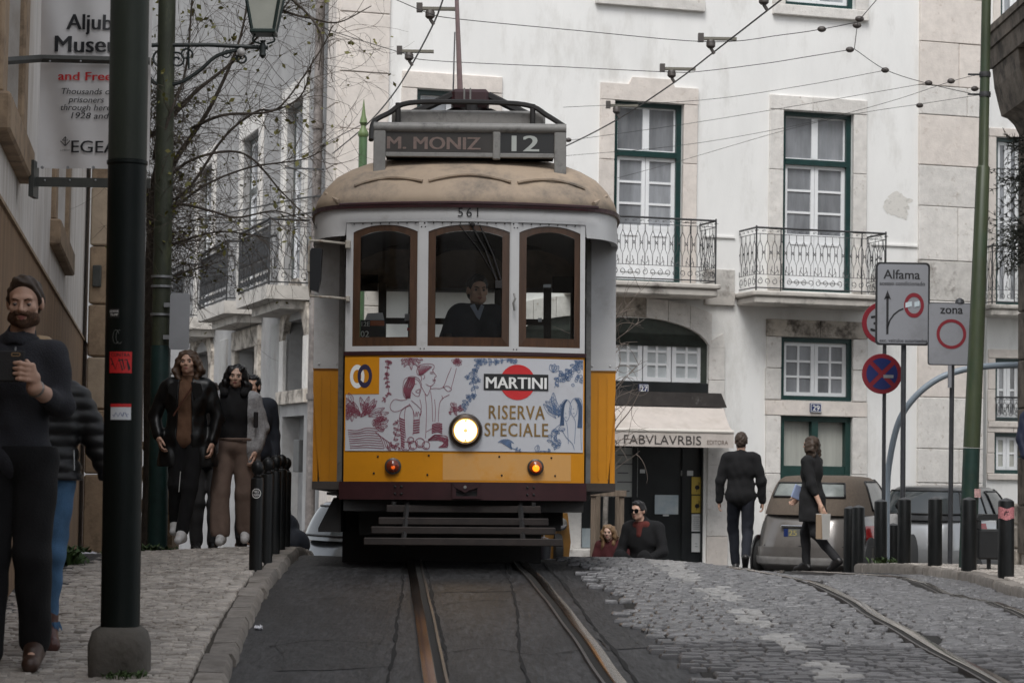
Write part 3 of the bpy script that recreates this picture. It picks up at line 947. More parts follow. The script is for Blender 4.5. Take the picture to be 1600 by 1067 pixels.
zg = F(1275, 728)[1]
dr.box(_m - .055, _m + .055, .03, .20, -.1, w4[3] - .09); dr.box(w4[0] + .09, w4[1] - .09, .05, .19, zg - .20, zg)
for a, b in ((w4[0] + .09, _m - .055), (_m + .055, w4[1] - .09)):
    dr.box(a, b, .12, .19, -.1, zg - .2); dr.frame(a + .08, b - .08, .0, zg - .28, .04, .10, .12)
dr = dr.build('door', M_GREEN2, WB)
for a, b in ((w4[0] + .09, _m - .055), (_m + .055, w4[1] - .09)):
    MB().quad((a, .15, zg), (b, .15, zg), (b, .15, w4[3] - .09), (a, .15, w4[3] - .09)).build('pane', M_PANEC, dr)
def plaque(px, py, num, w=.20, h=.15):
    u, z = F(px, py, .08)
    p = MB().box(u - w / 2, u + w / 2, -.085, -.04, z - h / 2, z + h / 2, .008).build('number_plaque', M_BLUEP, WB)
    text_mb(num, h * .62, u, z - h * .31, bold=.02, y=-.088).build('numeral', M_WPRINT, p)
    MB().frame(u - w / 2 + .008, u + w / 2 - .008, z - h / 2 + .008, z + h / 2 - .008, .008, -.088, -.085).build('plaque_border', M_WPRINT, p)
plaque(1275, 637, '29')
ua, ub = w5[0], w5[1]
zc, zspr = F(1000, 494)[1], F(1100, 545)[1]
def archz(u, top, spr, a=ua, b=ub):
    t = (u - a) / (b - a) * 2 - 1
    return spr + (top - spr) * math.sqrt(max(0, 1 - abs(t) ** 2.4))
_nv = 9
for i in range(_nv):
    a, b = ua - .05 + (ub + .05 - ua + .05) * i / _nv, ua - .05 + (ub + .1 - ua) * (i + 1) / _nv
    us = np.linspace(a + .004, b - .004, 5)
    lo = [(u, archz(min(max(u, ua), ub), zc, zspr)) for u in us]; hi = [(u, archz(u, zc + .30, zspr + .30, ua - .3, ub + .3)) for u in us]
    MB().prism(lo + hi[::-1], -.06, .06).build('arch_stone', M_LIMED if i in (4, 5) else M_LIME, WB)
for i, (c, d) in enumerate(((w6[3] - .35, zspr - .5), (zspr - .496, zspr + .02))):
    MB().box(ub + .002, ub + .28, -.06, .04, c, d, .008).build('jamb_stone', M_LIME, WB)
MB().prism([(ub - .0, zspr + .024), (ub + .28, zspr + .024), (ub + .25, zspr + .25), (ub + .02, zspr + .12)], -.058, .04).build('jamb_stone', M_LIME, WB)
zw0, zw1 = F(1030, 597)[1], F(1030, 521)[1]
wf = MB().prism([(ua, zw1)] + [(ub, zw1)] + [(u, archz(u, zc, zspr) - .004) for u in np.linspace(ub - .002, ua + .002, 20)], .03, .16)
wf.box(ub - .10, ub, .03, .16, zw0, zw1); wf.box(ua, ub, .02, .16, F(1030, 607)[1] - .02, zw0)
wf = wf.build('arched_window', mat('dark_green_boards', (0.040, 0.050, 0.040), .5, var=.3, scale=8, dirt=(.05, .05, .045), dscale=5), WB)
ws = [F(860, 560)[0], F(912, 560)[0], F(961, 560)[0], F(1006, 560)[0], F(1051, 560)[0], F(1099, 560)[0]]
for a, b in zip(ws[:-1], ws[1:]):
    pane_grid(a + .01, b - .01, zw0 + .01, zw1 - .01, 2, 3, .10, wf, M_PANEL, fw=.07, bar=.04, fd=.05)
zf1, zf0 = F(1030, 612, .3)[1], F(1030, 634, .35)[1]
MB().prism([(ua - .3, zf0), (ub + .22, zf0 + .0), (ub + .12, zf1), (ua - .3, zf1)], -.30, .02).build('shop_fascia', mat('fascia_lead', (0.03, 0.026, 0.024), .6, var=.3, scale=6, dirt=(.12, .115, .11), dscale=4, dlo=.6, dhi=.7), WB)
MB().box(ua, ub, -.05, .1, zf1 + .003, zf1 + .16, .01).build('fascia_board', M_BLK, WB)
u_, z_ = F(1006, 607, .06)
plaque(1006, 607, '27', .16, .14)
sf = MB().box(ua, ub, .10, .20, -.3, w6[3] + .6)
sf.box(F(1098, 700)[0], ub + .0, .02, .10, -.3, w6[3])
for px in (994, 1072):
    u = F(px, 750)[0]; sf.box(u - .04, u + .04, .06, .10, -.3, w6[3])
sf = sf.build('shopfront', M_BLK, WB)
for c, d in ((-.35, .55), (.555, w6[3])):
    MB().box(ub + .003, ub + .36, -.055, .04, c, d, .008).build('jamb_stone', M_LIMEP if c < 0 else M_LIME, WB)
for c, d in ((.5, 1.25), (1.254, 2.2)):
    MB().box(F(885, 800)[0], F(907, 800)[0], -.06, .09, c - .3, d - .3, .008).build('jamb_stone', M_LIME, WB)
MB().box(F(874, 850)[0], F(935, 850)[0], -.30, .09, -.3, F(900, 856)[1], .02).build('stone_step', M_LIMEG, WB)
def quoins(u0, u1, proud, seed, pal, zlo=-.5, courses=None, split=.4, side=0):
    r = random.Random(seed)
    z = zlo; k = 0
    while z < ZT - .2:
        h = r.uniform(.48, .95) if courses is None else courses[k % len(courses)]
        m = pal[r.randrange(len(pal))]
        cuts = [u0, u1]
        if r.random() < split: cuts = [u0, u0 + (u1 - u0) * r.uniform(.5, .75), u1]
        for a, b in zip(cuts[:-1], cuts[1:]):
            e = r.uniform(0, .012)
            MB().box(a + .004, b - .004, -proud - e, .05, z + .005, z + h - .005, .010).build('quoin_stone', m, WB)
        z += h; k += 1
quoins(0.0, F(606, 200)[0], .05, 3, [M_LIMEP, M_LIMEP, M_LIME], courses=[.92, .9, .88], split=.15)
quoins(uq, uR - .02, .06, 9, [M_LIME, M_LIMEP, M_LIMEG, M_LIME], split=.6)
u, z = F(1404, 318)
_b = MB()
for i, (du, dv, ra, rb) in enumerate(((-.06, .0, .20, .17), (.07, .03, .15, .11), (-.17, -.03, .09, .13), (.10, -.20, .07, .06), (.02, -.12, .12, .09))):
    n_ = 26; ph = random.uniform(0, 6)
    _b.add([(u + du + ra * (1 + .28 * math.sin(3 * t + ph) + .18 * math.sin(7 * t + 2 * ph) + random.uniform(-.1, .1)) * math.cos(t), -.0025 - i * .0004, z + dv + rb * (1 + .3 * math.sin(4 * t + ph) + random.uniform(-.12, .12)) * math.sin(t)) for t in np.linspace(0, 6.283, n_, endpoint=False)], [tuple(range(n_))])
_b.build('plaster_scar', mat('scar', (0.66, 0.64, 0.60), .95, var=.12, scale=9, dirt=(.40, .39, .36), dscale=9, dlo=.52, dhi=.66), WB)
LW = []
for (xl, xr, yt, yb, ytr) in ((447, 475, 162, 462, 262), (380, 406, 205, 495, 294), (312, 334, 243, 528, 330)):
    v0, v1 = facL(xr, 300)[0], facL(xl, 300)[0]
    LW.append((v0, v1, yt, yb, ytr))
def toside(mb):
    """front-facing geometry (x along, -y outwards) turned onto the side wall"""
    return mb.map(lambda x, y, z: (y, x, z))
SIDE = link('side_wing', None, WB)
def sbuild(mb, name, m, parent=None, smooth=False, **k):
    toside(mb); mb.f = [f[::-1] for f in mb.f]
    return mb.build(name, m, parent or WB, smooth, **k)
_ops = []
Lw = []
for (v0, v1, yt, yb, ytr) in LW:
    xm = None
    zt = facL({0: 461, 1: 393, 2: 323}[len(Lw)], yt + 10)[1]; zb = facL({0: 461, 1: 393, 2: 323}[len(Lw)], yb)[1]; ztr = facL({0: 461, 1: 393, 2: 323}[len(Lw)], ytr)[1]
    Lw.append((v0, v1, zb, zt, ztr)); _ops.append((v0, v1, zb, zt))
_zb = float(np.mean([l[2] for l in Lw])) + .20
_zt = float(np.mean([l[3] for l in Lw])); _ztr = float(np.mean([l[4] for l in Lw]))
Lw = [(l[0], l[1], _zb, _zt, _ztr) for l in Lw]
_ops = [(l[0], l[1], _zb, _zt) for l in Lw]
ldoors = []
for (xl, xr, yt, yb) in ((447, 478, 500, 610), (371, 402, 545, 640), (303, 330, 550, 660)):
    v0, v1 = facL(xr, 560)[0], facL(xl, 560)[0]
    ldoors.append((v0, v1, facL((xl + xr) / 2, yb)[1], facL((xl + xr) / 2, yt)[1]))
_v0, _v1 = facL(474, 700)[0], facL(440, 700)[0]
ldoors.append((_v0, _v1, -1.2, facL(457, 650)[1]))
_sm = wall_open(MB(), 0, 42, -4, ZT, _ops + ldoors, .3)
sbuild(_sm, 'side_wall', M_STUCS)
bpy.data.objects.remove(SIDE)
for i, (v0, v1, zb, zt, ztr) in enumerate(Lw):
    g = MB().frame(v0, v1, zb, zt, (.08, .08, .05, .08), .12, .22); g.box(v0 + .08, v1 - .08, .12, .21, ztr - .06, ztr + .06)
    w = sbuild(g, 'window', mat('grey_green_paint', (.09, .10, .095), .5, var=.2, scale=5))
    m = (v0 + v1) / 2
    fr = MB()
    for a, b in ((v0 + .08, m - .003), (m + .003, v1 - .08)):
        fr.frame(a, b, zb + .05, ztr - .06, .07, .14, .19); fr.frame(a, b, ztr + .06, zt - .08, .05, .14, .19)
        for k in (1, 2, 3): fr.box(a + .07, b - .07, .15, .185, zb + (ztr - zb) * (k + .6) / 4.6 - .02, zb + (ztr - zb) * (k + .6) / 4.6 + .02)
        pm = MB().quad((a, .18, zb), (b, .18, zb), (b, .18, zt - .06), (a, .18, zt - .06)); sbuild(pm, 'pane', M_PANE, w)
    sbuild(fr, 'casement', M_WHT, w)
    for a, b, c, d in ((v0 - .28, v0, zb, zt), (v1, v1 + .28, zb, zt), (v0 - .28, v1 + .28, zt + .004, zt + .34)):
        sbuild(MB().box(a + .003, b - .003, -.05, .04, c, d, .01), 'jamb_stone' if d <= zt else 'lintel_stone', M_LIME)
    p = .7
    a, b = v0 - .62, v1 + .62
    bm = MB().prism([(a, _zb - .22), (b, _zb - .22), (b, _zb), (a, _zb)], -p, .02); bm.box(a + .15, b - .15, -p + .25, .02, _zb - .36, _zb - .222)
    sl = sbuild(bm, 'balcony', M_SLAB)
    r = MB()
    railing_panel(r, b - a - .06, 1.05, lambda s, z: (a + .03 + s, -p + .04, _zb + z), pitch=.12, wk=1.9)
    for v in (a + .03, b - .03):
        railing_panel(r, p - .06, 1.05, lambda s, z, v=v: (v, -p + .04 + s, _zb + z), pitch=.16, wk=1.2)
        r.tube([(v, -p + .04, _zb), (v, -p + .04, _zb + 1.08)], .016, 5)
    sbuild(r, 'railing', M_IRON, sl)
for i, (v0, v1, zb, zt) in enumerate(ldoors):
    sbuild(MB().quad((v0, .29, zb), (v1, .29, zb), (v1, .29, zt), (v0, .29, zt)), 'dark_opening' if i < 3 else 'grey_shutter', M_DARK if i < 3 else mat('grey_shutter', (.20, .20, .20), .6, var=.2, scale=4))
    if i < 3:
        arched = i != 1
        for a, b in ((v0 - .34, v0), (v1, v1 + .34)):
            sbuild(MB().box(a, b, -.06, .05, zb if i else zb, zt - (.3 if arched else 0), .01), 'jamb_stone', M_LIMED if i else M_LIME)
        if arched:
            us = np.linspace(v0 - .34, v1 + .34, 15); c = (v0 + v1) / 2; R = (v1 - v0) / 2
            for k in range(6):
                s = [us[0] + (us[-1] - us[0]) * (k + t / 3) / 6 for t in range(4)]
                lo = [(u, zt - .3 + .52 * math.sqrt(max(0, 1 - min(1, abs(u - c) / R) ** 2))) for u in s]
                hi = [(u, zt - .3 + .98 * math.sqrt(max(0, 1 - min(.96, abs(u - c) / (R + .36)) ** 2))) for u in s]
                sbuild(MB().prism(lo + hi[::-1], -.06, .05), 'arch_stone', M_LIMED)
        else:
            sbuild(MB().box(v0 - .34, v1 + .34, -.065, .05, zt, zt + .36, .01), 'lintel_stone', M_LIMED)
        sbuild(MB().box(v0 - .36, v1 + .36, -.10, .05, zb - .22, zb - .003, .01), 'sill_stone', M_LIMED)
for k in range(14):
    sbuild(MB().box(-.045, .55, -.05, .04, -.5 + k * .95 + .005, -.5 + (k + 1) * .95 - .005, .01), 'quoin_stone', M_LIMEP)
for px in (432, 350):
    v = facL(px, 600)[0]
    sbuild(MB().box(v - .35, v + .35, -.045, .03, -2, _zb - .47, .01), 'pilaster', mat('pale_plaster', (.36, .355, .34), .9, var=.1, scale=3, dirt=(.30, .28, .26), dscale=2))
v = .75
dp = MB().tube([(v, -.14, -1), (v, -.14, ZT)], .075, 10)
for z in np.arange(.5, ZT, 2.1): dp.tube([(v, -.14, z), (v, -.14, z + .09)], .095, 10)
sbuild(dp, 'drain_pipe', mat('drain_pipe_zinc', (.16, .14, .13), .6, var=.3, scale=6, dirt=(.30, .27, .25), dscale=3), None, True)
v, z = facL(467, 712)
sbuild(MB().box(v - .22, v + .22, -.05, .02, z - .26, z + .26, .01), 'wall_notice', mat('dark_notice', (.05, .05, .05), .5, var=.3, scale=8))
# -- far building at the right edge
FB_Y = 41.0
_c = at(1541, 700, FB_Y)
PHI = math.radians(10.0)
FBD = thing('pale_building', 'pale plaster building with green windows and iron balconies past the stone quoins', 'building', (_c[0], _c[1], 0), PHI)
_cu = np.array([math.cos(PHI), math.sin(PHI), 0]); _cn = np.array([math.sin(PHI), -math.cos(PHI), 0]); _cc = np.array([_c[0], _c[1], 0])
def facR(px, py, out=0.0):
    d = ray(px, py); c = _cc + _cn * out
    t = ((c - EYE) @ _cn) / (d @ _cn); P = EYE + t * d
    return float((P - _cc) @ _cu), float(P[2])
G = facR
_fw = [(G(1557, 0)[0], G(1602, 0)[0], G(1575, 478)[1], G(1575, 215)[1]), (G(1557, 0)[0], G(1602, 0)[0], G(1575, 658)[1], G(1575, 560)[1]),
       (G(1556, 0)[0], G(1602, 0)[0], G(1575, 740)[1], G(1575, 676)[1]), (G(1563, 0)[0], G(1612, 0)[0], G(1575, 50)[1], G(1575, 50)[1] + 2.2)]
wall_open(MB(), 0, 9, -1, ZT, _fw).quad((0, 0, -1), (0, 0, ZT), (0, 9, ZT), (0, 9, -1)).build('wall', M_STUC, FBD)
for i, wd in enumerate(_fw):
    w = MB().frame(*wd, .07, .08, .2).build('window', M_GREEN, FBD)
    m = (wd[0] + wd[1]) / 2
    for p, q in ((wd[0] + .07, m - .003), (m + .003, wd[1] - .07)):
        pane_grid(p, q, wd[2] + .07, wd[3] - .07, 1, 2 if i != 0 else 4, .17, w, M_PANE if i != 2 else M_PANEC, fw=.06)
    surround(FBD, *wd, .14, top=.16, bottom=i in (1, 2), blocks=2, proud=.03, m=M_LIMEP)
balcony(FBD, G(1549, 470, .6)[0], G(1660, 470, .6)[0], G(1575, 476, .6)[1], .6, H=1.05)
b_ = MB(); railing_panel(b_, _fw[1][1] - _fw[1][0], .45, lambda s, z: (_fw[1][0] + s, -.05, _fw[1][2] + z - .02), pitch=.11)
b_.build('railing', M_IRON, FBD)
MB().box(.9, 2.3, -.35, .05, .3, G(1575, 712)[1], .03).build('meter_box', mat('grey_box', (.30, .30, .29), .6, var=.1, scale=4), FBD)
# == LEFT SIDE: MUSEUM WALL, LAMP POSTS, VINE
WDIR = np.array([WALL_B, 1.0, 0]); WDIR /= np.linalg.norm(WDIR); WN = np.array([WDIR[1], -WDIR[0], 0])
W0 = np.array([WALL_A, 0, 0])
def facW(px, py, out=0.0):
    d = ray(px, py); c = W0 + WN * out
    t = ((c - EYE) @ WN) / (d @ WN); P = EYE + t * d
    return float((P - W0) @ WDIR), float(P[2])
M_PLAS = mat('streaked_plaster', (0.60, 0.57, 0.54), 0.9, var=.12, scale=2.2, bump=.25, bscale=25, dirt=(0.34, 0.28, 0.22), dscale=1.6, stretch=(2.2, 1, .35), dlo=.46, dhi=.72)
M_OCHRE = mat('brown_wash', (0.215, 0.135, 0.075), 0.9, var=.22, scale=2.5, bump=.3, bscale=30, dirt=(0.12, 0.075, 0.045), dscale=1.8, stretch=(2, 1, .4), dlo=.45, dhi=.7)
M_BSTONE = mat('brown_stone', (0.30, 0.215, 0.14), 0.85, var=.22, scale=5, bump=.5, bscale=22, rnd=.1, dirt=(0.13, 0.09, 0.06), dscale=4)
M_CONC = mat('dirty_concrete', (0.105, 0.096, 0.084), 0.9, var=.3, scale=8, bump=.6, bscale=30, dirt=(0.045, 0.04, 0.034), dscale=4, dlo=.45, dhi=.65)
M_POLE = mat('dark_green_pole', (0.024, 0.030, 0.022), 0.5, spec=.3, var=.25, scale=6, bump=.1, bscale=60, dirt=(0.035, 0.04, 0.03), dscale=10, stretch=(1, 1, .3))
M_POLE2 = mat('blackish_green_pole', (0.004, 0.0075, 0.007), 0.45, var=.25, scale=6, bump=.1, bscale=60, spec=.22, dirt=(0.009, 0.012, 0.010), dscale=10, stretch=(1, 1, .3))
M_OLIVE = mat('olive_green_pole', (0.036, 0.042, 0.024), 0.6, var=.3, scale=5, bump=.1, bscale=50, dirt=(0.10, 0.11, 0.055), dscale=6, stretch=(1, 1, .4))
M_GALV = mat('galvanised_steel', (0.33, 0.34, 0.35), 0.45, var=.12, scale=8, metal=.6)
M_BAN = mat('banner_vinyl', (0.62, 0.60, 0.59), 0.55, var=.06, scale=2, dirt=(0.48, 0.42, 0.38), dscale=1.4, dlo=.55, dhi=.8)
M_FLATBAR = mat('grey_flat_bar', (0.05, 0.052, 0.047), 0.5, var=.2, scale=10)
M_RED = mat('red_print', (0.55, 0.02, 0.022), 0.5)
M_SCRAWL = mat('grey_print', (0.10, 0.10, 0.10), 0.6)
_rz = math.atan2(WDIR[1], WDIR[0])
MUS = thing('museum_wall', 'tall streaked white and brown wall with stone framed windows along the left pavement', 'building', W0, _rz)
_s0, _zsill = facW(0, 187); _zs = 3.58; _zd = 3.05
wl = []
sA = (facW(31, 240)[0]); sB0, sB1 = facW(78, 355)[0], facW(103, 400)[0]
_wo = [(sA - 1.9, sA - .35, _zs + .02, 7.4), (sB0 + .5, sB1 - .5, _zs + .02, 7.0), (6.5, 8.0, _zs, 7.4)]
Lw_end = 29.2
wall_open(MB(), -25, Lw_end, _zd + .003, 13, _wo, .35).build('wall', M_PLAS, MUS)
MB().quad((-25, -.012, -2), (Lw_end, -.012, -2), (Lw_end, -.012, _zd), (-25, -.012, _zd)).quad((-25, -.012, _zd), (Lw_end, -.012, _zd), (Lw_end, 0, _zd + .006), (-25, 0, _zd + .006)).build('brown_dado', M_OCHRE, MUS)
MB().box(-25, Lw_end, -.03, 0, _zd - .012, _zd + .012).build('dado_line', M_BSTONE, MUS)
for a, b, c, d in _wo:
    for u, v, e, f in ((a - .4, a, c, d), (b, b + .4, c, d), (a - .4, b + .4, d, d + .4)):
        MB().box(u + .003, v - .003, -.04, .3, e, f - .004, .015).build('jamb_stone', M_BSTONE, MUS)
    MB().box(a - .45, b + .45, -.09, .3, c - .22, c - .004, .015).build('sill_stone', M_BSTONE, MUS)
    w = MB().frame(a, b, c, d, .08, .18, .26); w.box((a + b) / 2 - .04, (a + b) / 2 + .04, .18, .26, c, d)
    w = w.build('window', mat('brown_window_frame', (.06, .045, .03), .6), MUS)
    for k in range(2):
        x0, x1 = (a + .08, (a + b) / 2 - .04) if k == 0 else ((a + b) / 2 + .04, b - .08)
        MB().quad((x0, .22, c), (x1, .22, c), (x1, .22, d), (x0, .22, d)).build('pane', M_PANE, w)
_p0, _p1 = at(132, 700, 27.2), at(166, 700, 27.2)
PIER = thing('stone_pier', 'brown stone corner pier rising behind the near lamp pole', 'pier', (_p0[0], 27.2, 0))
z = -.3; k = 0
while z < 13:
    h = random.uniform(.55, .95)
    MB().box(0, _p1[0] - _p0[0], 0, 2.2, z + .006, z + h - .006, .02).build('stone', M_BSTONE if k % 3 else mat('pale_brown_stone', (.42, .33, .24), .85, var=.15, scale=5, bump=.4, bscale=22), PIER)
    z += h; k += 1
_b = at(150, 430, 27.15)
MB().box(_b[0] - _p0[0] - .04, _b[0] - _p0[0] + .06, -.07, 0, _b[2] - .14, _b[2] + .12, .01).build('junction_box', M_FLATBAR, PIER)
# -- banner on its bars
BY = 14.4
k_ = BY / FPX
b0, b1_ = at(62, 100, BY), at(236, 100, BY)
_bt, _bb = at(150, -110, BY)[2], at(150, 264, BY)[2]
BAN = thing('banner', 'off white vinyl museum banner with black and red lettering hung between two flat bars', 'banner', (b0[0], BY, 0))
_w = b1_[0] - b0[0]
def _bw(x, z):
    return .012 * math.sin(x * 9 + z * 2) * (1 - .4 * math.sin(z * 3)) + .010 * math.sin(x * 22 + z * 5)
MB().grid(lambda u, v: (u * _w, _bw(u * _w, _bb + (_bt - _bb) * v), _bb + (_bt - _bb) * v), 40, 60).build('fabric', M_BAN, BAN, 'all')
def ban_text(t, px, py, hpx, wpx, m, bold=.0, shear=0, al='LEFT'):
    p = at(px, py, BY)
    tm = text_mb(t, hpx * k_, p[0] - b0[0], p[2], al, bold, None if wpx is None else wpx * k_, shear)
    tm.map(lambda x, y, z: (x, _bw(x, z) - .012, z)).build('lettering', m, BAN)
ban_text('Aljube', 105, 47, 26, 88, M_KPRINT, .030)
ban_text('Museum', 87, 82, 27, 128, M_KPRINT, .030)
ban_text('and Freedom', 92, 126, 14, 128, M_RED, .028)
ban_text('Thousands of', 97, 148, 10, 83, M_KPRINT, .004, .2)
ban_text('prisoners', 108, 161, 10, 56, M_KPRINT, .004, .2)
ban_text('through here', 95, 173, 10, 80, M_KPRINT, .004, .2)
ban_text('1928 and', 112, 186, 10, 60, M_KPRINT, .004, .2)
ban_text('EGEAC', 112, 239, 20, 92, M_KPRINT, .012)
ban_text('LISBOA', 94, 236, 2.6, 16, M_SCRAWL, .0)
_e = at(102, 222, BY); ex, ez = _e[0] - b0[0], _e[2]; r_ = 8 * k_
em = MB()
stroke_mb(em, [(ex - r_, ez + .2 * r_), (ex, ez - .8 * r_), (ex + r_, ez + .2 * r_)], .006); stroke_mb(em, [(ex, ez - .8 * r_), (ex, ez + r_)], .006)
stroke_mb(em, [(ex - .6 * r_, ez + .3 * r_), (ex, ez + r_), (ex + .6 * r_, ez + .3 * r_), (ex - .6 * r_, ez + .3 * r_)], .005)
em.map(lambda x, y, z: (x, _bw(x, z) - .012, z)).build('emblem', M_KPRINT, BAN)
p0, p1 = at(55, 285, BY), at(236, 289, BY)
MB().box(p0[0] - b0[0], p1[0] - b0[0], -.03, -.018, p0[2] - .030, p0[2] + .030).build('flat_bar', M_FLATBAR, BAN)
MB().box(p0[0] - b0[0] - .02, p0[0] - b0[0] + .01, -.10, .06, p0[2] - .10, p0[2] + .13).build('wall_plate', M_FLATBAR, BAN)
q0, q1 = at(-30, 101, BY - .9), at(236, 98, BY)
MB().tube([(q0[0] - b0[0], -.95, q0[2]), (0.02, -.07, q1[2] + .002), (q1[0] - b0[0], -.05, q1[2])], .024, 4).build('flat_bar', M_FLATBAR, BAN)
em = MB()
for px, py in ((78, 96), (126, 96)):
    p = at(px, py, BY - .12); em.sphere((p[0] - b0[0], p[1] - BY, p[2]), .007, 8, 6)
for px in (66, 106, 146):
    p = at(px, 262, BY - .03); em.merge = None; em.lathe([(.010, -.004), (.010, .004)], 10, (p[0] - b0[0], p[1] - BY, p[2]), 'y')
for px in (70, 109, 149):
    p = at(px, 282, BY - .03); em.sphere((p[0] - b0[0], p[1] - BY, p[2]), .007, 8, 6)
em.build('bolt', M_GALV, BAN)
# -- near pole in its concrete footing
PY = 10.1
pb = at(187, 1036, PY)
PX_ = pb[0]; zg = lpave(PX_, PY)
POLE = thing('lamp_pole', 'thick dark green pole in a concrete footing with red stickers, nearest the camera', 'pole', (PX_, PY, zg))
POLE.rotation_euler = (0, -.0095, 0)
M_ = MB().lathe([(.086, .2), (.086, 2.25), (.091, 2.256), (.091, 2.27)], 28)
M_.build('lower_sleeve', M_POLE2, POLE, True)
MB().lathe([(.086, 2.272), (.088, 5.5)], 28).build('shaft', M_POLE, POLE, True)
fb = MB()
nn = 24
prof = [(.127, -.08), (.130, .06), (.128, .13), (.115, .185), (.089, .205)]
V, Fq = [], []
for r, h in prof:
    for k in range(nn):
        t = 2 * math.pi * k / nn
        e = 4.5
        c, s_ = math.cos(t), math.sin(t)
        rr = r / (abs(c) ** e + abs(s_) ** e) ** (1 / e) * (1 + .018 * math.sin(5 * t + h * 20) + random.uniform(-.012, .012))
        V.append((rr * c, rr * s_, h + random.uniform(-.004, .004)))
for i in range(len(prof) - 1):
    for k in range(nn):
        Fq.append((i * nn + k, i * nn + (k + 1) % nn, (i + 1) * nn + (k + 1) % nn, (i + 1) * nn + k))
Fq.append(tuple((len(prof) - 1) * nn + k for k in range(nn)))
fb.add(V, Fq).build('concrete_footing', M_CONC, POLE, 'all')
def on_pole(mb, px, py, r=.0885, Y=PY, cx=None, base=None):
    """wrap flat x,z print (x metres across, z up from its centre) round the pole where the pixel points"""
    p = at(px, py, Y - r)
    a0 = math.asin(max(-1, min(1, (p[0] - PX_) / r)))
    zc = p[2] - zg
    return mb.map(lambda x, y, z: (r * math.sin(a0 + x / r) * (1 - y * 3), -r * math.cos(a0 + x / r) * (1 - y * 3), zc + z))
def flatgrid(w, h, y=0.0): return MB().grid(lambda u, v: ((u - .5) * w, y, (v - .5) * h), 8, 2)
kp = PY / FPX
stk = on_pole(flatgrid(37 * kp, 33 * kp), 192, 566); st = stk.build('red_sticker', mat('red_sticker', (.60, .02, .022), .5, dirt=(.35, .02, .02), dscale=60), POLE)
tm = text_mb('CONTRA', .016, 0, .026, bold=.02, width=.085);
for pts in ([(-.045, .02), (-.02, -.03), (-.005, .018), (.012, -.035)], [(-.04, -.01), (.0, .01), (.03, .012), (.045, -.03)], [(.01, .015), (.02, -.03), (.03, .0), (.04, -.035)]):
    stroke_mb(tm, pts, .006)
on_pole(tm.map(lambda x, y, z: (x, -.004, z)), 192, 566).build('scrawl', M_KPRINT, POLE)
on_pole(flatgrid(33 * kp, 21 * kp), 192, 645).build('white_sticker', mat('white_sticker', (.62, .65, .68), .5), POLE)
on_pole(MB().grid(lambda u, v: ((u - .5) * 33 * kp, -.004, (8 - 5 + v * 5) * kp + .012), 8, 1), 192, 643).build('sticker_band', M_RED, POLE)
tm = text_mb('HELLO', .010, 0, .018, bold=.01); tm = MB()
for pts in ([(-.03, -.012), (-.02, .008), (-.01, -.01), (0, .008), (.008, -.008)], [(.01, -.01), (.015, .008), (.022, .006), (.03, -.012)], [(-.035, -.004), (.035, .0)]):
    stroke_mb(tm, pts, .003)
on_pole(tm.map(lambda x, y, z: (x, -.005, z - .006)), 192, 645).build('scrawl', mat('blue_ink', (.05, .09, .25), .5), POLE)
tm = merge(text_mb('REMOVE', .011, 0, .003, bold=.02, width=.045), text_mb('TRUMP', .011, 0, -.012, bold=.02, width=.04))
on_pole(flatgrid(18 * kp, 15 * kp), 183, 489).build('black_sticker', M_KPRINT, POLE)
on_pole(tm.map(lambda x, y, z: (x, -.004, z)), 183, 489).build('lettering', M_WPRINT, POLE)
tm = MB()
for a in (0, .8):
    stroke_mb(tm, [(.022 * math.cos(t) * .7 + a * .02, .03 * math.sin(t)) for t in np.linspace(.5 + a, 5.5, 14)], .0022)
on_pole(tm.map(lambda x, y, z: (x, -.003, z)), 186, 526).build('chalk_scrawl', mat('chalk', (.14, .15, .14), .8), POLE)
# -- second post with the lantern
LY = 21.5
lp = at(250, 700, LY)
LAMP = thing('street_lamp', 'olive green post with a scrolled bracket carrying a glass lantern above the walkers', 'street lamp', (lp[0], LY, 0))
LAMP.rotation_euler = (0, -.006, 0)
lx = lp[0]
zc = at(250, 540, LY)[2]
MB().lathe([(.095, .2), (.095, zc)], 18).build('lower_sleeve', mat('teal_post', (.012, .035, .032), .45, var=.3, scale=6), LAMP, True)
pm = MB().lathe([(.090, zc + .002), (.080, 7.5)], 18)
pm.build('post', M_OLIVE, LAMP, True)
cl = MB()
for py in (433, 448, 492):
    z = at(250, py, LY)[2]; cl.lathe([(.100, z - .012), (.104, z - .010), (.104, z + .010), (.100, z + .012)], 18)
cl.build('clamp', M_GALV, LAMP, True)
br = MB()
def L3(px, py, dy=0):
    p = at(px, py, LY - .03); return (p[0] - lx, -.03 + dy, p[2])
br.tube([L3(238, 71), L3(330, 71), L3(424, 76)], .020, 8)
br.tube(spline([L3(236, 118), L3(250, 131), L3(285, 130), L3(318, 110), L3(345, 88), L3(385, 77)], 6), .018, 6)
def sc2(px, py, r, turns, s, a0, w=.010):
    c = L3(px, py); pts = []
    for i in range(26):
        t = i / 25; a = a0 + s * turns * 6.283 * t; rr = r * k2_ * (1 - .8 * t)
        pts.append((c[0] + rr * math.cos(a), c[1], c[2] + rr * math.sin(a)))
    br.tube(pts, w, 5)
k2_ = LY / FPX
sc2(258, 93, 17, 1.6, 1, .3, .011); sc2(282, 95, 14, 1.4, -1, 2.8); sc2(296, 86, 11, 1.3, 1, -.5); sc2(262, 112, 12, 1.2, -1, 1.2); sc2(360, 84, 8, 1.2, 1, 3.5, .008); sc2(384, 92, 10, 1.2, 1, 2.6, .011)
br.tube([L3(300, 71), L3(300, 108)], .010, 5)
br.lathe([(.01, -.09), (.035, -.06), (.028, -.03), (.035, .02), (.02, .06), (.03, .08)], 10, L3(416, 78))
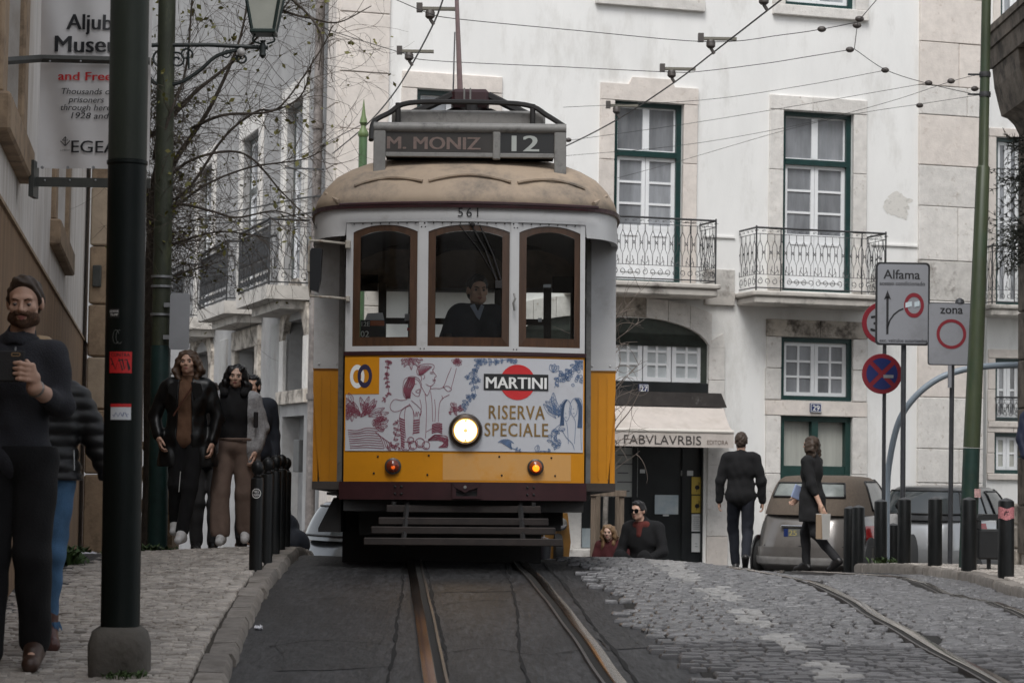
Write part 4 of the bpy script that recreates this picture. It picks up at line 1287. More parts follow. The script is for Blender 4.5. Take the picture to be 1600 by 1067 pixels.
br.build('bracket', mat('bracket_iron', (.018, .025, .024), .5, var=.2, scale=10), LAMP, True)
bl = L3(383, 84, -.05)
MB().sphere(bl, .040, 14, 10).build('insulator_ball', mat('grey_porcelain', (.42, .41, .40), .3), LAMP, 'all')
zt, zb = at(418, -30, LY)[2], at(418, 52, LY)[2]
cx = L3(418, 50)[0]
wb, wt = 17 * k2_, 32 * k2_
lf = MB()
for sx, sy in ((-1, -1), (1, -1), (1, 1), (-1, 1)):
    lf.tube([(cx + sx * wb, sy * wb - .03, zb), (cx + sx * wt, sy * wt - .03, zt)], .016, 4)
lf.box(cx - wb - .02, cx + wb + .02, -wb - .05, wb - .01, zb - .03, zb + .012, .01)
lf.box(cx - wt - .02, cx + wt + .02, -wt - .05, wt - .01, zt, zt + .05, .01)
lf.lathe([(wt * 1.35, zt + .05), (wt * .9, zt + .22), (.05, zt + .32), (.03, zt + .45)], 4, (cx, -.03, 0))
for sx in (-1, 1):
    lf.tube(spline([(cx + sx * wb * .8, -.05, zb - .03), (cx + sx * wb * 1.0, -.05, zb - .09), (cx + sx * .03, -.05, zb - .12)], 4), .010, 5)
lf.build('lantern_frame', mat('lantern_green', (.014, .028, .024), .4), LAMP)
gl = MB()
for (ax, ay), (bx, by) in (((-1, -1), (1, -1)), ((1, -1), (1, 1)), ((1, 1), (-1, 1)), ((-1, 1), (-1, -1))):
    gl.quad((cx + ax * wb * .97, ay * wb * .97 - .03, zb), (cx + bx * wb * .97, by * wb * .97 - .03, zb), (cx + bx * wt * .97, by * wt * .97 - .03, zt), (cx + ax * wt * .97, ay * wt * .97 - .03, zt))
gl.build('lantern_glass', mat('frosted_lantern_glass', (.42, .43, .38), .35, var=.1, scale=4, spec=.6), LAMP)
p0, p1 = at(264, 546, LY - .15), at(297, 458, LY - .15)
SG = thing('road_sign', 'blank grey back of a road sign clamped to the olive green lamp post', 'road sign', (p0[0], LY - .15, 0))
_o = []
for cx_, cz_, a0 in ((p1[0] - p0[0] - .03, p1[2] - .03, 0), (.03, p1[2] - .03, 1), (.03, p0[2] + .03, 2), (p1[0] - p0[0] - .03, p0[2] + .03, 3)):
    for t in np.linspace(0, 1, 4):
        a = (a0 + t) * math.pi / 2; _o.append((cx_ + .03 * math.cos(a), cz_ + .03 * math.sin(a)))
MB().prism(_o, 0, .012).build('plate', mat('sign_back_aluminium', (.36, .37, .39), .5, var=.08, scale=3, metal=.3), SG)
for py in (478, 528):
    z = at(270, py, LY)[2]; MB().box(-.06, .05, .013, .06, z - .02, z + .02).build('bracket', M_GALV, SG)
gy = 22.6
g0, g1 = at(222, 800, gy), at(262, 800, gy)
GP = thing('gate_pillar', 'low gate pillar with white plaster cap over crumbling brown rubble', 'pillar', (g0[0], gy, 0))
zt, zm = at(240, 573, gy)[2], at(240, 690, gy)[2]
MB().box(0, .20, 0, .4, zm, zt - .06, .01).build('plaster', mat('old_white_plaster', (.52, .52, .50), .9, var=.1, scale=5, bump=.3, bscale=30, dirt=(.3, .28, .25), dscale=4), GP)
MB().box(-.03, .235, -.04, .44, zt - .06, zt, .015).build('cap', mat('old_white_plaster', (0, 0, 0)), GP)
rb = MB().grid(lambda u, v: (u * .31 + .02 * math.sin(v * 30), -.02 + .025 * math.sin(u * 22 + 3 * math.sin(v * 17)) * math.sin(v * 28), .3 + (zm - .3) * v), 14, 40)
rb.box(0, .30, .03, .5, .3, zm)
rb.build('rubble', mat('brown_rubble', (.26, .19, .12), .95, var=.45, scale=14, bump=.8, bscale=18, dirt=(.10, .075, .05), dscale=7), GP)
# -- bare climbing vine / tree over the wall
M_BARK = mat('grey_brown_bark', (0.060, 0.048, 0.038), 0.9, var=.35, scale=12, bump=.5, bscale=40)
M_TWIG = mat('brown_twigs', (0.085, 0.066, 0.050), 0.9, var=.3, scale=3)
M_LEAFY = mat('yellowing_leaf', (0.26, 0.22, 0.05), 0.6, var=.4, scale=7, col2=(.12, .13, .03))
tb = at(236, 640, 22.4)
VT = thing('bare_tree', 'tangled bare tree with a few yellow leaves spreading over the lane from behind the pole', 'tree', (tb[0], 22.4, .6))
def T3(px, py, dy=0.0):
    p = at(px, py, 21.9 + dy); return np.array([p[0] - tb[0], p[1] - 22.4, p[2] - .6])
limbs = []
tr = spline([(0, .1, 0), (.02, .05, 1.0), T3(236, 470), T3(240, 380), T3(238, 280)], 6)
MB().tube(tr, list(np.linspace(.10, .065, len(tr))), 9).build('trunk', M_BARK, VT, 'all')
_lp = [[(238, 330), (275, 250), (330, 165), (375, 60), (392, -40)], [(238, 360), (268, 330), (320, 290), (390, 262), (470, 250), (505, 235)], [(236, 290), (262, 190), (290, 110), (300, 0), (305, -60)],
       [(240, 250), (256, 150), (262, 60), (250, -50)], [(238, 400), (262, 385), (300, 372), (350, 362), (420, 372)], [(236, 430), (250, 440), (290, 425), (340, 410)],
       [(238, 210), (246, 205), (280, 170), (310, 140), (360, 100), (420, 40), (470, -20)], [(236, 350), (275, 320), (330, 330), (370, 340), (430, 330), (478, 345)], [(300, 200), (350, 180), (420, 175), (470, 150), (490, 90)],
       [(238, 320), (290, 300), (350, 215), (400, 175), (440, 165), (500, 80), (520, 40)], [(240, 300), (300, 250), (380, 240), (440, 300), (470, 330)], [(390, -30), (440, 15), (490, 30), (530, 35), (580, 10)], [(400, -20), (450, -5), (500, 50), (498, 110)]]
br = []
for i, pl in enumerate(_lp):
    dy = random.uniform(-.5, .35)
    pts = spline([T3(px, py, dy + .12 * math.sin(j * 2.1 + i)) for j, (px, py) in enumerate(pl)], 7)
    br.append(pts)
    r0 = .034 if i in (0, 6) else .017
    MB().tube(pts, list(np.linspace(r0, .005, len(pts))), 6).build('branch', M_BARK, VT, 'all')
tw = MB(); lv = MB()
def twig(p, d, ln, r, depth):
    pts = [p]; n = 7
    axis = rng.normal(size=3); axis /= np.linalg.norm(axis)
    curl = random.uniform(-.32, .32)
    for k in range(n):
        d = d + curl * np.cross(axis, d) + rng.normal(size=3) * .10 + np.array([.015, 0, -.035])
        d /= np.linalg.norm(d)
        p = p + d * ln / n
        pts.append(p)
    tw.tube(pts, list(np.linspace(r, r * .35, len(pts))), 3, False)
    if random.random() < .15:
        for _ in range(random.choice((1, 1, 2, 3))):
            q = pts[random.randrange(3, len(pts))] + rng.normal(size=3) * .03
            s_ = random.uniform(.018, .040)
            a, b = rng.normal(size=3), rng.normal(size=3); a /= np.linalg.norm(a); b = b - a * (a @ b); b /= np.linalg.norm(b)
            lv.add([q, q + s_ * (a + .6 * b), q + s_ * 1.9 * a, q + s_ * (a - .6 * b)], [(0, 1, 2, 3)])
    if depth > 0:
        for _ in range(random.choice((1, 2, 2))):
            j = random.randrange(1, len(pts) - 1)
            dd = d + rng.normal(size=3) * .8; dd /= np.linalg.norm(dd)
            twig(pts[j], dd, ln * random.uniform(.45, .8), r * .7, depth - 1)
for i, pts in enumerate(br):
    for _ in range(34 if i not in (11, 12, 3) else 7):
        j = random.randrange(1, len(pts) - 1)
        d = pts[j + 1] - pts[j - 1]; d /= np.linalg.norm(d)
        d = d + rng.normal(size=3) * .75; d /= np.linalg.norm(d)
        twig(pts[j], d, random.uniform(.35, .95), random.uniform(.0028, .0046), 2)
for _ in range(430):
    px, py = 232 + abs(random.gauss(0, 26)), random.uniform(140, 425)
    p = T3(px, py, random.uniform(-.4, .3)); d = np.array([random.gauss(.3, .8), random.gauss(0, .6), random.gauss(.2, .8)]); d /= np.linalg.norm(d)
    twig(p, d, random.uniform(.25, .7), random.uniform(.003, .005), 1)
for px, py, n in ((360, 65, 12), (380, 88, 10), (300, 20, 14), (330, 45, 8), (440, 20, 9), (500, 45, 8), (355, 165, 6), (425, 300, 5), (250, 10, 10)):
    for _ in range(n):
        q = T3(px + random.gauss(0, 9), py + random.gauss(0, 9), random.uniform(-.3, .3)); s_ = random.uniform(.02, .042)
        a, b = rng.normal(size=3), rng.normal(size=3); a /= np.linalg.norm(a); b = b - a * (a @ b); b /= np.linalg.norm(b)
        lv.add([q, q + s_ * (a + .6 * b), q + s_ * 1.9 * a, q + s_ * (a - .6 * b)], [(0, 1, 2, 3)])
tw.build('twigs', M_TWIG, VT, 'all', kind='stuff')
lv.build('leaves', M_LEAFY, VT, kind='stuff')
# -- bollards with ball tops on the kerb
M_BOL = mat('black_bollard_paint', (0.006, 0.007, 0.0075), 0.42, spec=.3, var=.3, scale=8, dirt=(.016, .016, .016), dscale=12, stretch=(1, 1, .3))
def ball_bollard(label):
    r = thing('ball_bollard', label, 'bollard', (0, 0, 0), 0, 'ball topped bollards on the left kerb')
    MB().lathe([(.046, -.1), (.046, .62), (.042, .635), (.034, .64)], 20).build('shaft', M_BOL, r, True)
    MB().lathe([(.032, .641), (.024, .655), (.024, .664), (.036, .675), (.044, .695), (.043, .722), (.034, .744), (.018, .757), (.003, .760)], 18).build('ball_top', M_BOL, r, 'all')
    return r
_bb = None
for i, (px, py, lab) in enumerate(((401, 883, 'black ball topped bollard bearing a round white sticker, nearest on the kerb'), (417, 872, 'black ball topped bollard just behind the one bearing the white sticker'),
                                   (429, 866, 'black ball topped bollard third along the left kerb'), (438, 862, 'black ball topped bollard fourth along the left kerb'), (446, 860, 'black ball topped bollard farthest along the left kerb, beside the crouching figure'))):
    Y = (15.9, 16.7, 17.6, 18.5, 19.6)[i]
    p = at(px, 800, Y)
    o = ball_bollard(lab) if i == 0 else copy_tree(_bb)
    o.location = (p[0], Y, lpave(p[0], Y)); o['label'] = lab
    if i == 0:
        _bb = o
        proto_extra = []
bo = _bb
_st = ann_mb(0, 0, 0, .034, 20).map(lambda x, y, z: (.0465 * math.sin(x / .0465), -.0465 * math.cos(x / .0465), z + .53))
_st.build('round_sticker', M_SCRAWL, bo)
merge(ann_mb(0, 0, .030, .034, 24), text_mb('TELL', .015, 0, .004, bold=.02, width=.042), text_mb('DEATH', .015, 0, -.017, bold=.02, width=.048)).map(lambda x, y, z: (.0475 * math.sin(x / .0475), -.0475 * math.cos(x / .0475), z + .53)).build('lettering', M_WPRINT, bo)
# == RIGHT SIDE: SIGNS, BOLLARDS, MASTS, WIRES
M_SIGNW = mat('sign_white', (0.25, 0.258, 0.28), 0.45, var=.04, scale=3, dirt=(.205, .21, .225), dscale=3)
M_SIGNR = mat('sign_red', (0.20, 0.012, 0.022), 0.45)
M_SIGNB = mat('sign_blue', (0.010, 0.020, 0.115), 0.45)
M_SPOST = mat('sign_post', (0.06, 0.063, 0.07), 0.4, var=.2, scale=8, metal=.3)
def rrect(w, h, r, n=5):
    o = []
    for cx, cz, a0 in ((w / 2 - r, h / 2 - r, 0), (-w / 2 + r, h / 2 - r, 1), (-w / 2 + r, -h / 2 + r, 2), (w / 2 - r, -h / 2 + r, 3)):
        for t in np.linspace(0, 1, n):
            a = (a0 + t) * math.pi / 2; o.append((cx + r * math.cos(a), cz + r * math.sin(a)))
    return o
def sign_thing(name, label, px, py, Y, pole_px, rot=0.0):
    """root at the post foot; returns root, local centre of the plate, metres per pixel"""
    c = at(px, py, Y); f = at(pole_px[0], pole_px[1], Y + .05)
    z0 = rpave(f[0], Y)
    r = thing(name, label, 'road sign', (f[0], Y + .05, z0), rot)
    return r, (c[0] - f[0], c[2] - z0), Y / FPX
r, (cx, cz), k = sign_thing('access_sign', 'white black bordered access sign with arrows and a red ring on a post', 1410, 475, 28.7, (1411, 700))
MB().tube([(0, 0, -.1), (0, 0, cz + 60 * k)], .034, 10).build('post', M_SPOST, r, True)
w, h = 85 * k, 130 * k
MB().prism(rrect(w, h, .05), -.075, -.05).map(lambda x, y, z: (x + cx, y, z + cz)).build('plate', M_KPRINT, r)
MB().prism(rrect(w - 6 * k, h - 6 * k, .04), -.079, -.0755).map(lambda x, y, z: (x + cx, y, z + cz)).build('face', M_SIGNW, r)
def on(mb, y=-.083): return mb.map(lambda x, yy, z: (x + cx, y + yy, z + cz))
P = lambda px, py: ((px - 1410) * k, (475 - py) * k)
on(text_mb('Alfama', 15 * k, *P(1408, 436), bold=.015, width=57 * k)).build('lettering', M_KPRINT, r)
on(text_mb('acesso condicionado', 6.5 * k, *P(1409, 446), bold=.006, width=71 * k)).build('lettering', M_KPRINT, r)
on(merge(text_mb('exc. veiculos autorizados', 5.5 * k, *P(1411, 535), bold=.006, width=74 * k))).build('lettering', M_KPRINT, r)
ar = MB()
stroke_mb(ar, [P(1386, 523), P(1386, 464)], 3.6 * k)
ar.add([(*[P(1386, 454)[0]], 0, P(1386, 454)[1]), (P(1380.5, 469)[0], 0, P(1380.5, 469)[1]), (P(1386, 466)[0], 0, P(1386, 466)[1]), (P(1391.5, 469)[0], 0, P(1391.5, 469)[1])], [(0, 1, 2, 3)])
stroke_mb(ar, [P(*q) for q in ((1386.5, 512), (1390, 501), (1396, 492), (1404, 485.5), (1411, 482.5))], 2.2 * k)
on(ar).build('arrow', M_KPRINT, r)
rx, rz_ = P(1427.5, 477)
on(ann_mb(rx, rz_, 13.2 * k, 19.5 * k, 36, sx=.80)).build('red_ring', M_SIGNR, r)
st = MB();
for a, b, c, d in ((1414, 1424, 473, 481), (1428, 1436, 472, 480)):
    st.add([(P(a, d)[0], 0, P(a, d)[1]), (P(b, d - 2)[0], 0, P(b, d - 2)[1]), (P(b, c - 2)[0], 0, P(b, c - 2)[1]), (P(a, c)[0], 0, P(a, c)[1])], [(0, 1, 2, 3)])
on(st, -.086).build('sticker', mat('pale_sticker', (.50, .58, .62), .5, var=.2, scale=60), r)
r, (cx, cz), k = sign_thing('no_stopping_sign', 'round blue no stopping sign with a red cross on a thin post', 1378, 584, 29.6, (1381, 720))
MB().tube([(0, 0, -.1), (0, 0, cz + 8.5 * k + 120 * k)], .026, 10).build('post', M_SPOST, r, True)
MB().lathe([(31 * k, 0), (31.5 * k, .006), (31 * k, .014)], 36, (cx, -.04, cz), 'y').build('plate', M_SIGNR, r)
quads = MB()
for a0 in (0, 90, 180, 270):
    a = np.radians(np.linspace(a0 - 37, a0 + 37, 10)); R = 24.5 * k; q = 5.0 * k
    quads.add([(q * 1.0 * math.cos(math.radians(a0)), 0, q * math.sin(math.radians(a0)))] + [(R * math.cos(t), 0, R * math.sin(t)) for t in a], [tuple(range(11))])
on(quads, -.0575).build('blue_field', M_SIGNB, r)
on(MB().add([(9 * k * math.cos(t) + 0, 0, 5 * k * math.sin(t)) for t in (.5, 2.6, 3.7, 5.8)], [(0, 1, 2, 3)]).map(lambda x, y, z: (x + 10 * k, y, z - 4 * k)), -.060).build('sticker', M_SIGNW, r)
c2 = at(1380, 505, 29.6); dz_ = c2[2] - at(1378, 584, 29.6)[2]; dx_ = c2[0] - at(1378, 584, 29.6)[0]
sp = MB().lathe([(33 * k, 0), (33.5 * k, .006), (33 * k, .014)], 36, (cx + dx_, -.04, cz + dz_), 'y').build('speed_plate', M_SIGNR, r)
disc_mb(cx + dx_, cz + dz_, 26 * k, 32, -.0575).build('speed_field', M_SIGNW, sp)
text_mb('30', 26 * k, cx + dx_, cz + dz_ - 13 * k, bold=.035, width=38 * k, y=-.060).build('numeral', M_KPRINT, sp)
r, (cx, cz), k = sign_thing('zone_sign', 'square white zone sign with an empty red ring on a slim post', 1487, 522, 28.0, (1485, 720))
MB().tube([(0, 0, -.1), (.02, 0, cz + 45 * k)], .030, 10).build('post', M_SPOST, r, True)
MB().prism(rrect(75 * k, 98 * k, .03), -.065, -.045).map(lambda x, y, z: (x + cx, y, z + cz)).build('plate', M_SPOST, r)
MB().prism(rrect(72 * k, 95 * k, .025), -.069, -.0655).map(lambda x, y, z: (x + cx, y, z + cz)).build('face', M_SIGNW, r)
P = lambda px, py: ((px - 1487) * k, (522 - py) * k)
on(text_mb('zona', 14 * k, *P(1486, 490), bold=.02, width=35 * k), -.073).build('lettering', M_KPRINT, r)
on(ann_mb(*P(1486, 522), 18.5 * k, 23.3 * k), -.073).build('red_ring', M_SIGNR, r)
sm = MB(); random.seed(5)
for t, px, py, hh, ww in (('area', 1486, 501, 4, 22), ('sujeita', 1486, 513, 3, 20)):
    pass
MB().lathe([(.012, 0), (.06, .0), (.05, .04), (.02, .06)], 12, (cx + 13 * k, -.03, cz + 49 * k)).build('cap_lamp', M_SPOST, r)
MB().box(cx - 6 * k, cx - 1 * k, -.10, -.06, cz - 84 * k, cz - 49 * k).build('strap_plate', M_SIGNW, r)
# -- plain bollards
def cyl_bollard(label):
    r = thing('bollard', label, 'bollard', (0, 0, 0), 0, 'plain black bollards along the right kerb')
    MB().lathe([(.083, -.1), (.085, .02), (.083, .775), (.078, .79)], 22).build('shaft', M_BOL, r, True)
    MB().lathe([(.077, .791), (.06, .803), (.02, .818), (.003, .822)], 20).build('cap', mat('worn_bollard_cap', (.05, .052, .055), .45, var=.3, scale=20), r, True)
    return r
_cb = None
for i, (px, Y, lab) in enumerate(((1572, 23.9, 'black bollard wearing a pink sticker band near its top'), (1514, 25.6, 'black bollard in front of the foot of the leaning green mast'),
                                  (1461, 27.2, 'black bollard between the zone sign post and the tall access sign post'), (1413, 28.3, 'black bollard standing in front of the access sign post'),
                                  (1376, 29.2, 'black bollard at the foot of the round no stopping sign'), (1341, 29.9, 'black bollard beside the brown car, second from its bumper'),
                                  (1328, 30.4, 'black bollard closest to the bumper of the brown car'), (1356, 31.6, 'short looking black bollard peeping out behind the kerb row by the brown car'), (1396, 31.5, 'short looking black bollard in front of the silver car'))):
    p = at(px, 840, Y)
    o = cyl_bollard(lab) if i == 0 else copy_tree(_cb)
    o['label'] = lab
    o.location = (p[0], Y, rpave(p[0], Y) - (.0 if i < 5 else .06 if i < 7 else .25))
    if i == 0: _cb = o
bm = MB().grid(lambda u, v: (.0862 * math.sin((u - .5) * 2.6 - .2), -.0862 * math.cos((u - .5) * 2.6 - .2), .60 + .12 * v + .01 * math.sin(u * 9)), 12, 2)
bm.build('sticker_band', mat('pink_sticker', (.42, .16, .17), .6, var=.5, scale=50), _cb)
stroke_mb(MB(), [(-.02, .64), (.0, .69), (.02, .64), (-.02, .67), (.03, .68)], .01).map(lambda x, y, z: (x - .02, -.0885, z)).build('scrawl', M_KPRINT, _cb)
p = at(1545, 846, 26.0); z0 = rpave(p[0], 26.0)
LB = thing('litter_bin', 'black litter bin with a slot opening hung between two bollards', 'litter bin', (p[0], 26.0, z0))
k = 26.0 / FPX
M_BIN = mat('black_bin_plastic', (.014, .015, .016), .45, var=.2, scale=6)
mb = MB().box(-.15, .15, -.12, .12, .12, .46, .02); mb.box(-.15, -.11, -.12, .12, .462, .56); mb.box(.11, .15, -.12, .12, .462, .56)
mb.build('body', M_BIN, LB)
MB().prism([(-.165, .563), (.165, .563), (.15, .61), (.08, .63), (-.08, .63), (-.15, .61)], -.13, .13).build('lid', M_BIN, LB)
MB().box(-.02, .02, -.02, .02, -.1, .12).build('foot', M_BIN, LB)
MY = 26.6
_f = at(1513, 883, MY)
MAST = thing('wire_mast', 'leaning green tram wire mast, dark below and olive above, behind the bollards', 'mast', (_f[0], MY, rpave(_f[0], MY)))
def Mq(px, py):
    p = at(px, py, MY); return (p[0] - _f[0], 0, p[2] - rpave(_f[0], MY))
MB().tube([(-.01, 0, -.1), Mq(1518, 700)], [.105, .098], 20).build('lower_shaft', mat('mast_dark_green', (.012, .034, .028), .45, var=.3, scale=4, dirt=(.03, .05, .03), dscale=6), MAST, True)
MB().tube([Mq(1518.1, 699), Mq(1527, 500), Mq(1536, 262), Mq(1536.2, 259), Mq(1540, 60), Mq(1546, -260)], [.098, .090, .078, .060, .056, .050], 20).build('upper_shaft', mat('mast_olive_green', (.046, .060, .030), .5, var=.3, scale=4, dirt=(.03, .055, .03), dscale=5, stretch=(1, 1, .3)), MAST, True)
cl = MB()
for py in (148, 117):
    c = Mq(1539, py); cl.lathe([(.066, -.03), (.07, 0), (.066, .03)], 16, c)
    cl.tube([c, (c[0] - .2, c[1], c[2])], .012, 6)
cl.build('wire_clamp', M_IRON, MAST, True)
on_ = MB().grid(lambda u, v: ((u - .5) * .09, 0, (v - .5) * .1), 4, 1); c = Mq(1521, 770)
on_.map(lambda x, y, z: (c[0] + .02 + x, -.104 + abs(x) * .3, c[2] + z)).build('sticker', mat('pale_red_sticker', (.45, .28, .27), .6, var=.5, scale=30), MAST)
GY = 30.2
_g = at(1386, 800, GY); gz0 = rpave(_g[0], GY) - .2
GAN = thing('bent_pipe_post', 'pale blue grey tubular post bending over to the right behind the signs', 'post', (_g[0], GY, gz0))
MB().tube(spline([(0, 0, 0)] + [tuple(at(px, py, GY) - np.array([_g[0], GY, gz0])) for px, py in ((1386, 775), (1390, 720), (1404, 660), (1428, 622), (1462, 594), (1500, 579), (1545, 572), (1605, 570), (1660, 569))], 8), .042, 12).build('pipe', mat('blue_grey_paint', (.24, .29, .34), .4, var=.1, scale=5), GAN, 'all')
SY = 29.5
_s = at(1584, 870, SY)
STP = thing('stone_post', 'weathered stone post at the end of the right pavement', 'post', (_s[0], SY, rpave(_s[0], SY) - .1))
zz = 0
for k, h in enumerate((.32, .30, .28)):
    MB().box(-.0 + .01 * k, .42, -.15, .25, zz + .004, zz + h, .03).build('stone', M_LIMED, STP); zz += h
# -- dark cornice building closing the right
DX = at(1598, 300, 29.3)[0]
M_DSTONE = mat('shade_darkened_stone', (.16, .135, .11), .9, var=.3, scale=4, bump=.6, bscale=20, dirt=(.045, .038, .03), dscale=3, dlo=.45, dhi=.62)  # shade of the cornice underside is put into this dark stone colour
DB = thing('stone_fronted_house', 'sooty carved stone house front with a deep balcony cornice at the right edge', 'building', (DX, 29.3, 0))  # the carved stone is dark from cornice shade put into its colour
MB().box(0, 7, -6, 0, -1, 14).build('wall', mat('right_house_wall', (.46, .43, .39), .9, var=.12, scale=2, dirt=(.3, .27, .23), dscale=1.5), DB)
for z in np.arange(.6, 7, .62):
    MB().box(-.05, .5, -.5, .03, z, z + .61, .015).build('corner_stone', M_DSTONE, DB)
kx = 29.3 / FPX
def Dp(px, py):
    p = at(px, py, 29.3); return (p[0] - DX, p[2])
cor = MB()
cor.prism([Dp(1535, 62), Dp(1535, 51), (1.4, Dp(1535, 51)[1]), (1.4, Dp(1535, 62)[1])], -2.6, 0)
cor.build('cornice_slab', M_DSTONE, DB)
MB().prism([Dp(1539, 82), Dp(1538, 63), (1.3, Dp(1538, 63)[1]), (1.3, Dp(1539, 82)[1])], -2.5, -.03).build('cornice_moulding', M_DSTONE, DB)
MB().prism([Dp(1545, 110), Dp(1542, 83), (1.2, Dp(1545, 83)[1]), (1.2, Dp(1545, 110)[1])], -2.4, -.06).build('cornice_moulding', M_DSTONE, DB)
MB().prism([Dp(1562, 184), Dp(1557, 165), Dp(1551, 140), Dp(1548, 111), (.5, Dp(1545, 111)[1]), (.5, Dp(1545, 205)[1]), Dp(1590, 214), Dp(1582, 198), Dp(1572, 188)], -1.6, -.1).build('corbel', M_DSTONE, DB)
dl = MB()
for k in range(6): dl.box(-.36 + k * .11, -.30 + k * .11, -.058, -.02, Dp(0, 96)[1], Dp(0, 84)[1])
dl.build('dentils', M_DSTONE, DB, kind='stuff')
c_ = Dp(1578, 128)
MB().lathe([(.12, 0), (.12, .02), (.085, .025), (.08, .012), (.05, .012), (.045, .03), (.01, .04)], 20, (c_[0], -.10, c_[1]), 'y').build('rosette', M_DSTONE, DB, True)
HP = thing('hanging_plant', 'dark scraggly plant growing out of the sooty house front under the cornice', 'plant', (DX - .02, 29.1, 4.0))  # the house front is dark from cornice shade put into its stone colour
tw2 = MB()
def frond(x, y, z, d, ln, mb, r=.006):
    p = np.array([x, y, z]); d = np.array(d, float); pts = [p]
    for k in range(6):
        d = d + rng.normal(size=3) * .18 + np.array([0, 0, -.10]); d /= np.linalg.norm(d); p = p + d * ln / 6; pts.append(p)
        for _ in range(3):
            s_ = d + rng.normal(size=3) * .7; s_ /= np.linalg.norm(s_)
            mb.tube([p, p + s_ * random.uniform(.04, .10)], [.007, .002], 3, False)
    mb.tube(pts, list(np.linspace(r, .002, 7)), 3, False)
for py0, n, ln in ((235, 14, .30), (285, 26, .42), (360, 34, .62), (395, 14, .4)):
    for _ in range(n):
        z = at(1598, py0 + random.gauss(0, 10), 29.1)[2] - 4.0
        frond(random.uniform(-.05, .1), random.uniform(-.3, .1), z, (random.uniform(-1, -.2), random.uniform(-.5, .3), random.uniform(-.5, .6)), ln * random.uniform(.6, 1.1), tw2)
tw2.build('fronds', mat('dark_fronds', (.028, .03, .022), .9, var=.3, scale=6), HP, kind='stuff')
# -- green post with a spear finial behind the tram
SPY = 30.5
_s = at(558, 700, SPY); zt = at(558, 215, SPY)[2]
SPP = thing('finial_post', 'bright green post with a spear shaped finial rising behind the tram roof', 'post', (_s[0], SPY, 0.1))
M_BG = mat('bright_green_paint', (.085, .155, .07), .45, var=.15, scale=5)
MB().lathe([(.062, 0), (.058, zt - .1)], 14).build('shaft', M_BG, SPP, True)
MB().lathe([(.058, zt - .098), (.075, zt - .07), (.07, zt - .03), (.04, zt + .02), (.03, zt + .06), (.055, zt + .10), (.045, zt + .15), (.03, zt + .2), (.004, zt + .42)], 12).build('finial', mat('pale_green_finial', (.14, .20, .08), .5), SPP, True)
# -- tram wires
M_WIRE = mat('copper_wire', (.035, .035, .035), .5, metal=.4)
M_INS = mat('insulator', (.07, .06, .055), .5)
WZ = 6.2
def W(px, py, z=WZ): return atz(px, py, z)
def wire(name, label, pts, r, group, sag=0.0):
    P = np.array(pts); b = P[0].copy()
    o = MB().tube([p - b for p in spline(pts, 5)], r, 5).build(name, M_WIRE, None)
    o.location = tuple(b)
    return tag(o, label, 'wire', group)
wire('trolley_wire', 'thick trolley wire running from the tram roof up past the pole tip', [W(700, -25), W(680, 32), W(641, 106), W(611, 152), W(572, 196), W(520, 240)], .0095, 'trolley wires over the tracks')
wire('trolley_wire', 'thick trolley wire crossing the white front down to the right of the destination box', [W(1236, -12), W(1115, 82), W(1055, 128), W(968, 185), W(885, 228), W(800, 262)], .0095, 'trolley wires over the tracks')
_n1, _n2 = W(1340, 35), W(1335, 77)
_pa, _pb = at(1533, 116, MY), at(1528, 149, MY)
_gs = 'span wires above the street'
wire('span_wire', 'highest thin span wire from the left over the pole tip', [W(560, -25), W(619, 0), W(670, 21), W(714, 30), W(900, 48), W(1110, 66), W(1222, 55), W(1284, 46), _n1], .0042, _gs)
wire('span_wire', 'span wire second from the top, carrying the lower pair of hangers', [W(430, 15), W(513, 47), W(631, 84), W(674, 95), W(880, 105), W(1046, 113), W(1094, 112), W(1193, 100), W(1256, 90), _n2], .0042, _gs)
wire('span_wire', 'short pull off wire leaving the top of the frame at the upper right', [W(1385, -18), _n1], .0042, _gs)
wire('span_wire', 'short upright link between the two upper wire knots', [_n1, _n2], .0042, _gs)
wire('span_wire', 'span wire sloping from the upper knots down to the green mast', [_n2, W(1385, 110), W(1450, 131), _pb], .0042, _gs)
wire('span_wire', 'faint wire above the left french window ending at the sloping wire', [W(880, 168), W(1094, 157), W(1250, 135), W(1385, 110)], .0032, _gs)
wire('span_wire', 'faint wire across the glass of the left french window towards the quoins', [W(880, 221), W(1072, 194), W(1260, 163), W(1450, 130)], .0032, _gs)
wire('span_wire', 'faint wire crossing the transom of the left french window up to the mast', [W(880, 244), W(1060, 228), W(1236, 198), W(1380, 162), W(1485, 128), _pa], .0032, _gs)
wire('span_wire', 'lowest faint wire slanting over both french windows to the mast', [W(933, 287), W(1058, 253), W(1230, 203), W(1340, 178), W(1438, 163), _pb], .0032, _gs)
wire('span_wire', 'slack wire at the left of the tram roof tied to the drain pipe', [W(470, 246), W(530, 213), W(572, 192)], .006, _gs)
def hanger(p, label, fl=1):
    o = thing('wire_hanger', label, 'wire hanger', p, 0, 'hangers gripping the trolley wires')
    MB().box(-.20 * fl, .20 * fl, -.03, .03, .09, .12).build('arm', mat('hanger_bar', (.16, .15, .12), .6), o)
    MB().lathe([(.03, 0), (.05, .02), (.05, .07), (.035, .09)], 10, (-.08 * fl, 0, .0)).build('insulator', M_INS, o, True)
    MB().tube([(-.08 * fl, 0, .0), (-.04 * fl, .0, -.06)], .018, 6).build('clip', M_INS, o)
    MB().box(-.22 * fl, -.16 * fl, -.04, .04, .07, .16).build('end_clamp', M_INS, o)
hanger(W(684, 30), 'wire hanger nearest the tip of the trolley pole'); hanger(W(650, 95), 'wire hanger lower left beside the trolley pole')
